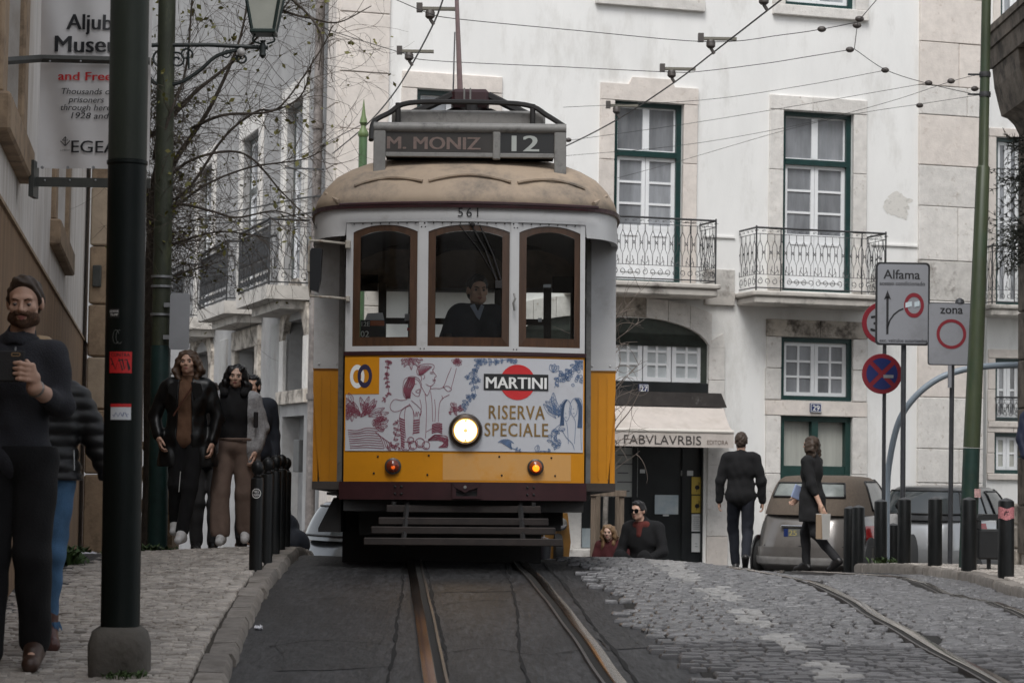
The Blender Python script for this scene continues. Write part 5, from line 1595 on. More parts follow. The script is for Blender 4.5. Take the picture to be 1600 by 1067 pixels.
hanger(W(1122, 76), 'wire hanger high above the left french window'); hanger(W(1060, 122), 'wire hanger just right of the left french window lintel'); hanger(W(973, 178), 'wire hanger in front of the left french window glass'); hanger(W(1206, 8), 'wire hanger touching the top edge of the view')
for p, l in ((W(1284, 46), 'wire insulator on the topmost span near its knot'), (W(1343, 30), 'wire insulator at the upper knot of wires'), (W(1339, 40), 'wire insulator just under the upper knot'), (W(1328, 78), 'wire insulator at the lower knot of wires'), (W(1383, 110), 'wire insulator right of the lower knot'),
             (W(1451, 130), 'wire insulator over the light stone quoins, left of two'), (W(1486, 127), 'wire insulator over the light stone quoins, right of two'), (W(1437, 165), 'wire insulator lowest of those by the quoins'), (W(1523, 139), 'wire insulator touching the green mast'), (W(888, 219), 'wire insulator beside the destination box'), (W(505, 227), 'wire insulator on the slack wire beside the drain pipe')):
    o = MB().sphere((0, 0, 0), .036, 10, 7, (1.3, .9, .9)).build('wire_insulator', M_INS, None, 'all'); o.location = tuple(p)
    tag(o, l, 'insulator', 'insulators in the span wires')
for i, (pts, l) in enumerate((([(330, 338), (400, 324), (470, 310), (503, 306)], 'cable slung along the side front at window height'), ([(300, 352), (400, 345), (505, 330)], 'cable slung along the side front just under the upper one'), ([(446, 263), (505, 265)], 'short cable beside the drain pipe'))):
    P3 = []
    for px, py in pts:
        v, z = facL(px, py, .2); P3.append(CORNER + VL * v - UF * .2 + np.array([0, 0, z]))
    b = P3[0]; o = MB().tube([p - b for p in P3], .016, 5).build('cable', M_WIRE, None); o.location = tuple(b); tag(o, l, 'cable', 'cables on the side front')
# -- young street tree in its wooden guard
YT = 26.5
_t = at(946, 800, YT); ty0 = float(gz(_t[0], YT))
YTR = thing('young_tree', 'slender leafless young tree in front of the bookshop awning', 'tree', (_t[0], YT, ty0))
def Y3(px, py, dy=0): p = at(px, py, YT + dy); return np.array([p[0] - _t[0], p[1] - YT, p[2] - ty0])
tp = spline([(0, 0, -.05), Y3(946, 800), Y3(949, 720), Y3(952, 650), Y3(957, 590), Y3(955, 530), Y3(960, 480)], 6)
MB().tube(tp, list(np.linspace(.036, .004, len(tp))), 8).build('trunk', mat('pale_lichen_bark', (.22, .20, .18), .9, var=.4, scale=22, bump=.5, bscale=50), YTR, 'all')
tw_save = tw; tw = MB(); lv = MB()
for j in range(10, len(tp) - 2):
    for _ in range(2):
        d = np.array([random.choice((-1, 1, 1)) * random.uniform(.3, 1), random.uniform(-.6, .6), random.uniform(.6, 1.2)]); d /= np.linalg.norm(d)
        twig(np.array(tp[j]), d, random.uniform(.3, .65), .006, 1)
for a in ((Y3(950, 690), Y3(965, 665), Y3(985, 640), Y3(1005, 600)), (Y3(949, 700), Y3(935, 660), Y3(930, 630))):
    tw.tube(spline(a, 5), [*np.linspace(.010, .003, 5 * (len(a) - 1) + 1)], 4)
tw.build('twigs', mat('pale_twigs', (.16, .13, .11), .9, var=.3, scale=5), YTR, 'all', kind='stuff')
TG = thing('tree_guard', 'weathered wooden tree guard of stakes and rails around the slender young tree', 'tree guard', (_t[0], YT, ty0))
M_WOODG = mat('weathered_wood', (.15, .115, .085), .85, var=.35, scale=5, bump=.4, bscale=30, stretch=(6, 6, .6))
for px, dy in ((927, -.22), (971, -.22), (934, .25), (965, .25)):
    p = Y3(px, 800, dy); zt = Y3(px, 766, dy)[2]
    MB().box(p[0] - .03, p[0] + .03, dy - .03, dy + .03, -.1, zt, .006).build('stake', M_WOODG, TG)
for dy in (-.26, .29):
    a, b = Y3(921, 768, dy), Y3(979, 768, dy)
    MB().box(a[0], b[0], dy - .012, dy + .012, a[2] - .05, a[2] + .02, .004).build('rail', M_WOODG, TG)
_bh = MB().box(-14, 16, -38, -30, -3, 11); _bh.box(7.5, 15, -29.9, 9, -2, 6.5)  # unseen house boxes, added to darken the reflections in the tram glass
_bh.build('unseen_street_houses', mat('right_house_wall', (0, 0, 0)), None, kind='structure')
for u0, z0, z1 in ((1.1, 4.3, 7.2), (3.6, 4.3, 7.2), (1.1, .5, 3.2), (3.6, .5, 3.2)):
    w_ = french_window(DB, u0, u0 + 1.15, z0, z1, z0 + (z1 - z0) * .72)
    w_.location = (0, -6.23, 0)
    for a, b, c, d in ((u0 - .22, u0, z0, z1), (u0 + 1.15, u0 + 1.37, z0, z1), (u0 - .22, u0 + 1.37, z1, z1 + .24), (u0 - .26, u0 + 1.41, z0 - .2, z0)):
        MB().box(a + .003, b - .003, -6.16, -5.98, c + .003, d - .003, .01).build('surround_stone', M_LIMEG, DB)
for k in range(8):
    MB().box(.0 + k * .85 + .004, (k + 1) * .85 - .004, -6.08, -5.98, -.4, .28, .015).build('plinth_stone', M_LIMEG, DB)
# == THE TRAM
TY = 17.0
_tp = at(725, 800, TY)
TRAM = thing('tram', 'old yellow and white tram with its headlight lit, coming over the crest of the street', 'tram', (_tp[0], TY, .865))
TRAM.rotation_euler = (-.020, -.008, math.radians(1.2))
M_YEL = mat('tram_yellow', (.58, .235, .008), .32, var=.07, scale=3, coat=.3, dirt=(.36, .15, .015), dscale=2.5, dlo=.58, dhi=.85)
M_TWHITE = mat('tram_cream_white', (.50, .50, .50), .45, var=.05, scale=3, dirt=(.33, .32, .30), dscale=4, dlo=.55, dhi=.8)
M_MAROON = mat('tram_maroon', (.030, .008, .010), .4, var=.3, scale=5)
M_TROOF = mat('tram_roof_canvas', (.36, .28, .205), .75, var=.12, scale=3, bump=.12, bscale=30, dirt=(.115, .10, .085), dscale=3.0, dlo=.46, dhi=.74)
M_TGREY = mat('weathered_grey_metal', (.20, .195, .185), .55, var=.18, scale=7, dirt=(.075, .072, .068), dscale=7, dlo=.5, dhi=.68)
M_TWOOD = mat('varnished_wood', (.060, .028, .013), .38, var=.35, scale=5, bump=.1, bscale=30, stretch=(5, 5, .6), coat=.3)
M_TDARK = mat('under_gear_black', (.010, .009, .009), .7, var=.3, scale=10)
M_TBRN = mat('under_gear_brown', (.020, .014, .012), .7, var=.4, scale=8)
M_TINT = mat('cab_interior', (.030, .022, .018), .6, var=.3, scale=4)
M_GLASS = glass('tram_glass', (.74, .77, .76), .0)
M_AD = mat('advert_vinyl', (.52, .53, .56), .35, var=.02, scale=2, dirt=(.46, .46, .48), dscale=2)
M_MAG = mat('maroon_ink', (.22, .06, .09), .5)
M_INK = mat('blue_drawing_ink', (.10, .16, .28), .5)
M_GOLD = mat('gold_lettering', (.24, .15, .05), .35, var=.25, scale=8)
S1 = 209.0
def dx(px): return (px - 725) / S1
def dz(py): return .74 + (730 - py) / S1
def fp(x):
    x = min(abs(x), 1.0)
    return .14 * (x / .89) ** 2
def curve(mb, off=0.0): return mb.map(lambda x, y, z: (x, y + fp(x) - off, z))
def gridbox(x0, x1, y0, y1, z0, z1, n=16):
    """a slab bent along the curved front"""
    mb = MB()
    V = [];
    for i in range(n + 1):
        x = x0 + (x1 - x0) * i / n
        V += [(x, y0, z0), (x, y0, z1), (x, y1, z1), (x, y1, z0)]
    F = []
    for i in range(n):
        a, b = i * 4, (i + 1) * 4
        F += [(a, b, b + 1, a + 1), (a + 1, b + 1, b + 2, a + 2), (a + 2, b + 2, b + 3, a + 3), (a + 3, b + 3, b, a)]
    F += [(0, 1, 2, 3), (n * 4 + 3, n * 4 + 2, n * 4 + 1, n * 4)]
    return curve(mb.add(V, F))
HX = .905
gridbox(-HX, HX, 0, .05, dz(708), dz(557), 20).build('dash_panel', M_YEL, TRAM, True)
gridbox(-HX, HX, -.004, .05, dz(755), dz(708) - .002, 20).build('yellow_band', M_YEL, TRAM, True)
gridbox(-.895, .895, -.010, -.001, dz(707), dz(561), 24).build('advert_panel', M_AD, TRAM, True)
gridbox(-HX - .01, HX + .01, -.02, .05, dz(557) + .001, dz(551), 20).build('belt_rail', M_MAROON, TRAM, True)
gridbox(-HX + .01, HX - .01, -.008, .05, dz(551) + .001, dz(543), 20).build('sill_rail', M_TWHITE, TRAM, True)
gridbox(-.935, .92, -.07, .06, dz(783), dz(755) - .002, 20).build('bumper', M_MAROON, TRAM, True)
gridbox(dx(692), dx(893), -.0055, -.0042, dz(752), dz(711), 10).build('paler_patch', mat('paler_yellow', (.60, .32, .10), .38, var=.06, scale=4, coat=.2, dirt=(.58, .25, .02), dscale=4, dlo=.5, dhi=.7), TRAM, True)  # paler panel laid over part of the yellow band
mb = MB().prism([(dx(706), dz(756)), (dx(752), dz(756)), (dx(746), dz(764)), (dx(733), dz(768)), (dx(727), dz(772)), (dx(720), dz(768)), (dx(712), dz(764))], -.105, -.072)
mb.box(dx(707), dx(713), -.10, -.07, dz(778), dz(757)); mb.box(dx(746), dx(752), -.10, -.07, dz(778), dz(757)); mb.box(dx(707), dx(752), -.10, -.07, dz(781), dz(777))
cp = mb.build('coupling_pocket', M_MAROON, TRAM)
MB().box(dx(713), dx(746), -.075, -.071, dz(777), dz(770)).build('pocket_hole', M_TDARK, cp)
MB().lathe([(.012, 0), (.012, .01)], 10, (dx(727), -.105, dz(763)), 'y').build('pocket_pin', M_TGREY, cp)
rv = MB()
for px in (618, 628, 824, 834):
    for py in (763, 774): rv.sphere((dx(px), fp(dx(px)) - .072, dz(py)), .010, 8, 5)
for px, py in ((590, 716), (670, 714), (780, 715), (862, 716), (584, 742), (668, 744), (784, 744), (868, 744)): rv.sphere((dx(px), fp(dx(px)) - .006, dz(py)), .008, 8, 5)
for px in range(548, 910, 14): rv.sphere((dx(px), fp(dx(px)) - .013, dz(349)), .006, 6, 4)
for px in (655, 661, 801, 806):
    for py in (355, 547): rv.sphere((dx(px), fp(dx(px)) - .012, dz(py)), .005, 6, 4)
rv.build('rivets', M_TDARK, TRAM, 'all', kind='stuff')
ZW0, ZW1 = dz(543) + .002, dz(344)
cells = [(-.895, -.323, dx(547), dx(649)), (-.321, .372, dx(666), dx(794)), (.374, .895, dx(809), dx(909))]
def arch_pts(x0, x1, z0, zs, zt, n=14):
    o = [(x0, z0), (x1, z0)]
    for i in range(n + 1):
        t = i / n; x = x1 + (x0 - x1) * t
        o.append((x, zs + (zt - zs) * (1 - abs(2 * t - 1) ** 2.2)))
    return o
for (cx0, cx1, x0, x1) in cells:
    zb, zs, zt = dz(544), dz(362), dz(351)
    inn = arch_pts(x0, x1, zb + .002, zs, zt)
    n = len(inn) - 3
    out = [(cx0, ZW0), (cx1, ZW0)] + [(cx1 + (cx0 - cx1) * i / n, ZW1) for i in range(n + 1)]
    curve(MB().ring(out, inn, 0, .05)).build('window_wall', M_TWHITE, TRAM)
    w = .056
    i2 = arch_pts(x0 + w, x1 - w, zb + .075, zs - .035, zt - .045)
    fr = curve(MB().ring(inn, i2, .008, .045)).build('window_frame', M_TWOOD, TRAM)
    i3 = [(p[0], p[1]) for p in i2]
    nn = len(i3)
    xm = .5 * (i3[0][0] + i3[1][0])
    V = []; m = 10
    for i in range(m + 1):
        x = i2[0][0] + (i2[1][0] - i2[0][0]) * i / m
        t = 1 - i / m
        V += [(x, .03, zb + .07), (x, .03, (zs - .03) + (zt - zs - .01) * (1 - abs(2 * t - 1) ** 2.2))]
    curve(MB().add(V, [(2 * i, 2 * i + 2, 2 * i + 3, 2 * i + 1) for i in range(m)])).build('windscreen', M_GLASS, fr, 'all')
for px0, px1 in ((651, 664), (796, 807)):
    gridbox(dx(px0), dx(px1), -.010, .0, dz(551), dz(344), 2).build('pillar_cover', M_TWHITE, TRAM)
for s in (-1, 1):
    x0, x1 = (-.905, -.868) if s < 0 else (.868, .905)
    gridbox(x0, x1, -.006, .10, dz(551), dz(344), 2).build('corner_post', M_TWHITE, TRAM)
    gridbox(x0, x1, -.003, .10, dz(755), dz(557), 2).build('corner_post', M_YEL, TRAM)
MB().tube([(dx(802), -.035, dz(487)), (dx(800), -.045, dz(475)), (dx(803), -.045, dz(468)), (dx(801), -.03, dz(460))], .008, 6).build('hand_grip', M_TGREY, TRAM)
_h = [np.array((x, .14 * (x / .89) ** 2)) for x in np.linspace(0, .87, 9)]
_c = [np.array((.903, .146)), np.array((.912, .150))] + bez((.915, .152), (1.07, .21), (1.17, .38), (1.185, .80), 9)[1:]
HALF = [np.array(p) for p in _h] + [np.array(p[:2]) for p in _c] + [np.array((1.19, y)) for y in (1.2, 1.8, 2.5, 3.5, 4.5, 5.2)]
_r = bez((1.19, 5.2), (1.17, 5.75), (1.06, 6.12), (.85, 6.2), 6)[1:]
HALF += [np.array(p[:2]) for p in _r] + [np.array((0, 6.3))]
LOOP = HALF + [np.array((-p[0], p[1])) for p in HALF[-2:0:-1]]
NL = len(LOOP)
def loop_at(off):
    o = []
    for i in range(NL):
        t = LOOP[(i + 1) % NL] - LOOP[i - 1]; t = t / (np.linalg.norm(t) + 1e-9)
        o.append(LOOP[i] + np.array((t[1], -t[0])) * off)
    return o
def band(z0f, z1f, o0, o1):
    a, b = loop_at(o0), loop_at(o1)
    mb = MB(); V = []
    for i in range(NL):
        V += [(a[i][0], a[i][1], z0f(LOOP[i])), (b[i][0], b[i][1], z1f(LOOP[i]))]
    return mb.add(V, [(2 * i, 2 * ((i + 1) % NL), 2 * ((i + 1) % NL) + 1, 2 * i + 1) for i in range(NL)])
ZL = dz(322)
zlow = lambda p: (dz(344) if p[1] < 4.9 else ZL - .035) - .10 * float(np.clip((abs(p[0]) - .904) / .006, 0, 1)) * (1 if p[1] < 4.9 else 0)
lb = merge(band(zlow, lambda p: ZL, .006, .006), band(zlow, zlow, .012, -.04))
k0 = len(lb.v)
lb.build('letter_board', M_TWHITE, TRAM, True)
band(lambda p: zlow(p) - .012, lambda p: zlow(p) + .012, .014, .014).build('letter_board_bead', M_TWHITE, TRAM)
def roofpt(i, t, off=0.045, top=.555):
    p = LO[i]; q = np.array((p[0] * .10, min(max(p[1], 1.35), 5.0)))
    r = p + (q - p) * t
    zz = ZL - .01 + .05 * min(1, t * 8) + (top - .04) * math.sqrt(max(0, 1 - (1 - t) ** 2.0)) ** 1.12
    return (r[0], r[1], zz)
LO = loop_at(.022)
ts = [0, .03, .08, .15, .24, .35, .48, .62, .78, .9, 1.0]
V = []
for t in ts:
    for i in range(NL): V.append(roofpt(i, t))
F = [(j * NL + i, j * NL + (i + 1) % NL, (j + 1) * NL + (i + 1) % NL, (j + 1) * NL + i) for j in range(len(ts) - 1) for i in range(NL)]
F.append(tuple((len(ts) - 1) * NL + i for i in range(NL)))
V2 = [(p[0], p[1], ZL - .012) for p in loop_at(-.02)]
F += [(len(V) + (i + 1) % NL, len(V) + i, i, (i + 1) % NL)[::-1] for i in range(NL)]
MB().add(V + V2, F).build('roof', M_TROOF, TRAM, 'all')
merge(band(lambda p: ZL - .014, lambda p: ZL + .018, .028, .030)).build('roof_edge', M_MAROON, TRAM)
gt = MB()
gt.tube([(x, fp(x) - .10, ZL + .012 - .004 * abs(x)) for x in np.linspace(dx(525), dx(934), 15)], .013, 6)
gt.build('gutter_rail', M_MAROON, TRAM, True)
def hood(x, t):
    """a point of the hood: x across, t up"""
    xs = [(abs(LO[i][0] - x / (1 - .9 * t)) + (0 if LO[i][1] < 1.2 else 9), i) for i in range(NL)]
    i = min(xs)[1]
    p = roofpt(i, t); return np.array((x, p[1] - .01 + 0, p[2] + .008))
for px0, px1 in ((543, 654), (664, 797), (808, 918)):
    pts = []
    for s in np.linspace(0, 1, 9):
        x = dx(px0 + (px1 - px0) * s) * .98
        pts.append(hood(x, .085 + .03 * math.sin(math.pi * s) - .03 * abs(x) / 1.0))
    MB().tube(pts, .012, 6).build('drip_moulding', M_TROOF, TRAM, True)
for s in (-1, 1):
    MB().tube([(s * 1.08, .40, ZL + .14), (s * .97, .16, ZL + .05)], .016, 6).build('corner_lamp_tube', M_TROOF, TRAM, True)
DBX0, DBX1 = dx(579), dx(881)
DBY = .32
zt_, zb_ = dz(187) + .03, dz(243) + .02
k2 = (TY + DBY) / TY
def ex(px): return (px - 725) / S1 * k2
def ez(py): return .74 + (730 - py) / S1 * k2
mb = MB().box(ex(578), ex(882), DBY, DBY + .30, ez(203), ez(189), .02)
mb.tube([(ex(578), DBY + .02, ez(196)), (ex(882), DBY + .02, ez(196))], .040, 10)
box = mb.build('destination_box', M_TGREY, TRAM, True)
for a, b, c in ((578, 597, 276), (863, 882, 276), (766, 778, 246)):
    MB().box(ex(a), ex(b), DBY - .01, DBY + .05, ez(c), ez(203) + .004, .006).build('box_post', M_TGREY, TRAM)
MB().box(ex(597), ex(863), DBY - .004, DBY + .04, ez(243), ez(236), .004).build('box_rail', M_TGREY, TRAM)
MB().box(ex(597), ex(863), DBY + .05, DBY + .28, ez(240), ez(203)).build('box_body', M_TDARK, TRAM)
M_BLIND = mat('dark_blind', (.018, .018, .018), .35)
MB().quad((ex(597), DBY + .012, ez(236)), (ex(766), DBY + .012, ez(236)), (ex(766), DBY + .012, ez(203)), (ex(597), DBY + .012, ez(203))).build('blind', mat('brown_blind', (.032, .028, .025), .4, var=.2, scale=5), TRAM)
MB().quad((ex(778), DBY + .012, ez(236)), (ex(863), DBY + .012, ez(236)), (ex(863), DBY + .012, ez(203)), (ex(778), DBY + .012, ez(203))).build('blind', M_BLIND, TRAM)
text_mb('M. MONIZ', 21 / S1, ex(600), ez(230.5), 'LEFT', .035, (746 - 600) / S1 * k2, y=DBY + .008).build('destination_lettering', mat('faded_pink_lettering', (.16, .115, .10), .6, var=.2, scale=30), TRAM)
text_mb('12', 27 / S1, ex(817.5), ez(232.5), 'CENTER', .03, (838 - 797) / S1 * k2, y=DBY + .008).build('route_number', mat('pale_lettering', (.36, .38, .36), .6), TRAM)
text_mb('561', 15 / S1, dx(728), dz(339), 'CENTER', .0, 32 / S1, y=-.012, space=1.3).build('fleet_number', M_KPRINT, TRAM)
_li = [i for i in range(NL) if LOOP[i][0] < -1.0 and LOOP[i][1] < 1.0]
tm = text_mb('ENTRADA', 9 / S1, 0, 0, 'CENTER', .005, .27)
ang = math.radians(-62)
tm.map(lambda x, y, z: (-1.118 + x * math.cos(ang), .40 + x * math.sin(ang), dz(349) + z)).build('side_lettering', mat('faded_black_print', (.10, .10, .10), .6), TRAM)
rg = MB()
for dy, r in ((0, .026), (.0, .026)): pass
def arcrail(y, x0, x1, zend, ztop, r):
    rg.tube(spline([(x0, y - .1, zend - .16), (x0 + .015, y, zend), (x0 + .14, y + .03, ztop - .09), (x0 + .30, y + .04, ztop - .005), (0, y + .05, ztop + .01), (x1 - .32, y + .04, ztop - .01), (x1 - .14, y + .03, ztop - .10), (x1, y, zend - .02)], 5), r, 7)
k3 = (TY + 1.2) / TY
arcrail(1.2, (575 - 725) / S1 * k3, (880 - 725) / S1 * k3, .74 + (730 - 186) / S1 * k3, .74 + (730 - 152) / S1 * k3, .022)
arcrail(1.5, (583 - 725) / S1 * k3, (872 - 725) / S1 * k3, .74 + (730 - 190) / S1 * k3, .74 + (730 - 164) / S1 * k3, .020)
for px in (616, 829):
    x = (px - 725) / S1 * k3; rg.tube([(x, 1.24, 3.20), (x, 1.24, .74 + (730 - 153) / S1 * k3)], .022, 6); rg.tube([(x + .05, 1.55, 3.20), (x + .05, 1.55, .74 + (730 - 165) / S1 * k3)], .022, 6)
rg.build('roof_guard_rail', M_TDARK, TRAM, True)
kb = (TY + 1.9) / TY
def bx_(px): return (px - 725) / S1 * kb
def bz_(py): return .74 + (730 - py) / S1 * kb
MB().box(bx_(610), bx_(845), 1.3, 3.2, 3.2, bz_(182), .02).build('roof_walkway', M_TGREY, TRAM)
tbm = MB().box(bx_(700), bx_(760), 1.8, 2.1, bz_(160), bz_(131), .03)
tbm.build('trolley_base', M_MAROON, TRAM)
stt = MB()
for s in (-1, 1):
    stt.tube([(bx_(730 + 28 * s), 1.85, bz_(140)), (bx_(730 + 92 * s), 1.85, bz_(171))], .034, 6)
    stt.tube([(bx_(730 + 12 * s), 2.05, bz_(158)), (bx_(730 + 62 * s), 2.05, bz_(180))], .020, 6)
stt.box(bx_(642), bx_(728), 1.9, 2.1, bz_(181), bz_(168)); stt.box(bx_(738), bx_(818), 1.9, 2.1, bz_(181), bz_(168))
stt.tube([(bx_(732), 1.8, bz_(185)), (bx_(732), 1.8, bz_(155))], .05, 8)
for s in (-1, 1):
    for j in range(9): stt.tube([(bx_(732 + s * (14 + j * 2)), 1.95, bz_(158)), (bx_(732 + s * (22 + j * 4.5)), 2.0, bz_(168))], .006, 3)
stt.build('trolley_springs', M_TDARK, TRAM)
pl = MB()
pl.tube([(bx_(720.5), 1.79, bz_(154)), (bx_(720.5), 1.79, bz_(131))], .008, 5); pl.tube([(bx_(730), 1.79, bz_(154)), (bx_(730), 1.79, bz_(131))], .008, 5)
pl.build('base_strap', M_TGREY, TRAM)
ke = (TY + 6.0) / TY
MB().tube([(bx_(714), 1.95, bz_(132)), (dx(706.5) * ke, 6.3, .74 + (730 + 60) / S1 * ke)], [.024, .020], 8).build('trolley_pole', mat('rusty_pole', (.10, .055, .05), .55, var=.3, scale=8), TRAM, True)
MB().tube([(bx_(703), 1.9, bz_(132)), (dx(705) * ke, 6.2, .74 + (730 - 20) / S1 * ke)], .007, 4).build('trolley_rope', M_WIRE, TRAM)
BY0, BY1 = .80, 5.4
XB = 1.185
zwl = 1.50
for s in (-1, 1):
    a, b = sorted((s * .985, s * XB))
    MB().box(a, b, BY0, BY0 + .06, zwl + .01, 2.62).build('bulkhead', M_TWHITE, TRAM)
for s in (-1, 1):
    mb = MB()
    o = [(s * .985, .60), (s * 1.125, .60), (s * XB, zwl - .16), (s * XB, zwl), (s * .985, zwl)]
    if s < 0: o = o[::-1]
    mb.prism(o, BY0 + .002, BY0 + .06)
    for k in (1, 2):
        x = s * (.985 + .07 * k)
        mb.box(x - .006, x + .006, BY0 - .006, BY0 + .001, .66, zwl - .05)
    a, b = sorted((s * .96, s * (XB + .003))); mb.box(a, b, BY0 - .006, BY0 + .05, zwl + .001, zwl + .012)
    mb.build('bulkhead_panel', M_YEL, TRAM)
for s in (-1, 1):
    mb = MB()
    a, b = sorted((s * .95, s * .988)); mb.box(a, b, BY0 - .05, BY0 - .008, .50, 2.52)
    mb.build('door_post', M_TGREY, TRAM)
for s in (-1, 1):
    mb = MB()
    a, b = sorted((s * .985, s * XB)); mb.box(a, b, BY0 - .012, BY0 - .001, 1.51, 1.58)
    for x in (1.0, 1.14): mb.sphere((s * x, BY0 - .013, 1.545), .009, 6, 4)
    mb.build('bulkhead_trim', M_TWHITE, TRAM)
for s in (-1, 1):
    dm = MB()
    x = s * .90
    dm.box(min(x, x - s * .03), max(x, x - s * .03), .22, .26, .62, 2.5); dm.box(min(x, x - s * .03), max(x, x - s * .03), .60, .64, .62, 2.5); dm.box(min(x, x - s * .03), max(x, x - s * .03), .26, .60, .62, 1.25); dm.box(min(x, x - s * .03), max(x, x - s * .03), .26, .60, 2.4, 2.5)
    dm.build('folding_door', M_TDARK, TRAM)
for s in (-1, 1):
    sd = MB(); x0, x1 = sorted((s * (XB - .04), s * XB))
    sd.box(x0, x1, BY0 + .062, BY1, .62, zwl)
    sd.build('side_panel', M_YEL, TRAM)
    su = MB(); su.box(x0, x1, BY0 + .062, BY1, 2.42, 2.70)
    su.box(x0, x1, BY0 + .062, BY1, zwl + .002, zwl + .08)
    for k in range(9):
        y = BY0 + .07 + (BY1 - BY0 - .13) * k / 8; su.box(x0, x1, y, y + .07, zwl, 2.44)
    su.build('side_window_wall', M_TWHITE, TRAM)
    for k in range(8):
        y = BY0 + .14 + (BY1 - BY0 - .13) * k / 8; y2 = BY0 + .07 + (BY1 - BY0 - .13) * (k + 1) / 8
        MB().quad((s * (XB - .02), y, zwl + .08), (s * (XB - .02), y2, zwl + .08), (s * (XB - .02), y2, 2.42), (s * (XB - .02), y, 2.42)).build('side_window', M_GLASS, TRAM)
def bulk(y, name, xo=.36, ztop=2.68):
    b = MB()
    b.box(-1.14, -xo, y, y + .05, .62, 1.62); b.box(xo, 1.14, y, y + .05, .62, 1.62)
    b.box(-.86, .86, y, y + .05, ztop, 3.06 if ztop > 2.8 else 2.98); b.box(-1.14, -.86, y, y + .05, 2.56, 2.72); b.box(.86, 1.14, y, y + .05, 2.56, 2.72)
    for x0, x1 in ((-1.14, -1.04), (-xo - .09, -xo), (xo, xo + .09), (1.04, 1.14)): b.box(x0, x1, y, y + .05, 1.62, min(ztop, 2.70 if abs(x0) > .9 else 3))
    for x0, x1 in ((-xo, xo),):
        V = []; n = 8
        for i in range(n + 1):
            t = i / n; V += [(x0 + (x1 - x0) * t, y + .025, ztop + .01), (x0 + (x1 - x0) * t, y + .025, ztop - .16 * abs(2 * t - 1) ** 2.5)]
        b.add(V, [(2 * i, 2 * i + 1, 2 * i + 3, 2 * i + 2) for i in range(n)])
    return b.build(name, M_TINT, TRAM)
bulk(BY0 + .065, 'cab_bulkhead'); bulk(BY1 - .1, 'rear_bulkhead', .40, 2.98)
b = MB().box(-.86, .86, 6.05, 6.1, .62, 1.60); b.box(-.86, .86, 6.05, 6.1, 2.30, 2.36)
for x in (-.84, -.34, .34, .84): b.box(x - .04, x + .04, 6.05, 6.1, 1.6, 2.72)
b.build('rear_wall', M_TINT, TRAM)
MB().box(-1.14, 1.14, .12, 6.0, .56, .62).build('floor', M_TINT, TRAM)
MB().grid(lambda u, v: (-1.16 + 2.32 * u, BY0 + .12 + 4.6 * v, 2.74 + .34 * math.sqrt(max(0, 1 - (2 * u - 1) ** 2))), 16, 1).build('ceiling', mat('saloon_ceiling', (.045, .034, .026), .6), TRAM)
cb = MB().box(-.28, .02, .28, .52, .62, 1.62, .02); cb.lathe([(.13, 0), (.13, .05), (.03, .07), (.03, .14)], 14, (-.13, .40, 1.62)); cb.build('controller', M_TINT, TRAM)
for s in (-1, 1):
    for k in range(4):
        y = 1.7 + k * .9
        MB().box(min(s * .32, s * 1.1), max(s * .32, s * 1.1), y, y + .4, 1.0, 1.08, .02).box(min(s * .32, s * 1.1), max(s * .32, s * 1.1), y + .38, y + .44, 1.08, 1.62, .02).build('seat', M_TINT, TRAM)
hp = MB()
for x in (-.42, .45): hp.tube([(x, BY0 + .9, .62), (x, BY0 + .9, 2.7)], .018, 6); hp.tube([(x, BY0, 2.38), (x, BY1, 2.38)], .014, 5)
hp.build('hand_pole', M_TGREY, TRAM, True)
rc = MB().box(dx(559), dx(598), .17, .18, dz(530), dz(500)).build('route_card', mat('dark_card', (.045, .045, .05), .5), TRAM)
MB().box(dx(575), dx(597), .166, .169, dz(509), dz(501)).build('orange_strip', mat('orange_card', (.45, .10, .025), .5), rc)
text_mb('12E', 7.5 / S1, dx(561), dz(510), 'LEFT', .01, 13 / S1, y=.164).build('lettering', M_WPRINT, rc)
text_mb('02', 10 / S1, dx(560), dz(527), 'LEFT', .02, 13 / S1, y=.164).build('lettering', M_WPRINT, rc)
MB().prism([(dx(566), dz(500)), (dx(597), dz(500)), (dx(594), dz(488)), (dx(570), dz(489))], .185, .187).build('paper', mat('white_paper', (.60, .60, .64), .6), TRAM)
MB().box(dx(629), dx(643), .20, .206, dz(500), dz(489)).build('paper', mat('white_paper', (0, 0, 0)), TRAM)
MB().box(dx(633), dx(643), .20, .206, dz(516), dz(511)).build('red_label', M_RED, TRAM)
MB().box(dx(849), dx(861), .25, .256, dz(444), dz(439)).build('paper', mat('white_paper', (0, 0, 0)), TRAM)
MB().box(dx(841), dx(847), .25, .256, dz(499), dz(493)).build('paper', mat('white_paper', (0, 0, 0)), TRAM)
wp = MB()
wp.tube([(dx(733), -.03, dz(352)), (dx(756), -.01, dz(392)), (dx(776), -.01, dz(445))], .007, 5)
wp.tube([(dx(714), -.02, dz(352)), (dx(745), -.005, dz(390)), (dx(779), -.005, dz(446))], .004, 4)
wp.tube([(dx(746), -.03, dz(352)), (dx(768), -.012, dz(400)), (dx(781), -.012, dz(440))], .006, 5)
wp.sphere((dx(735), -.03, dz(352)), .02, 8, 6); wp.box(dx(771), dx(782), -.03, 0, dz(452), dz(440), .004)
wp.build('wiper', M_TDARK, TRAM)
mt = MB().tube(spline([(-.89, .12, dz(381)), (-1.0, .05, dz(380)), (-1.14, .0, dz(379)), (-1.175, 0, dz(384)), (-1.175, 0, dz(420)), (-1.165, 0, dz(462)), (-1.14, .0, dz(466)), (-1.0, .05, dz(467)), (-.89, .12, dz(468))], 4), .010, 6)
mt.box(-.91, -.87, .06, .12, dz(389), dz(376), .005); mt.box(-.90, -.87, .06, .12, dz(473), dz(464), .005); mt.box(-1.19, -1.16, -.02, .03, dz(429), dz(417), .004)
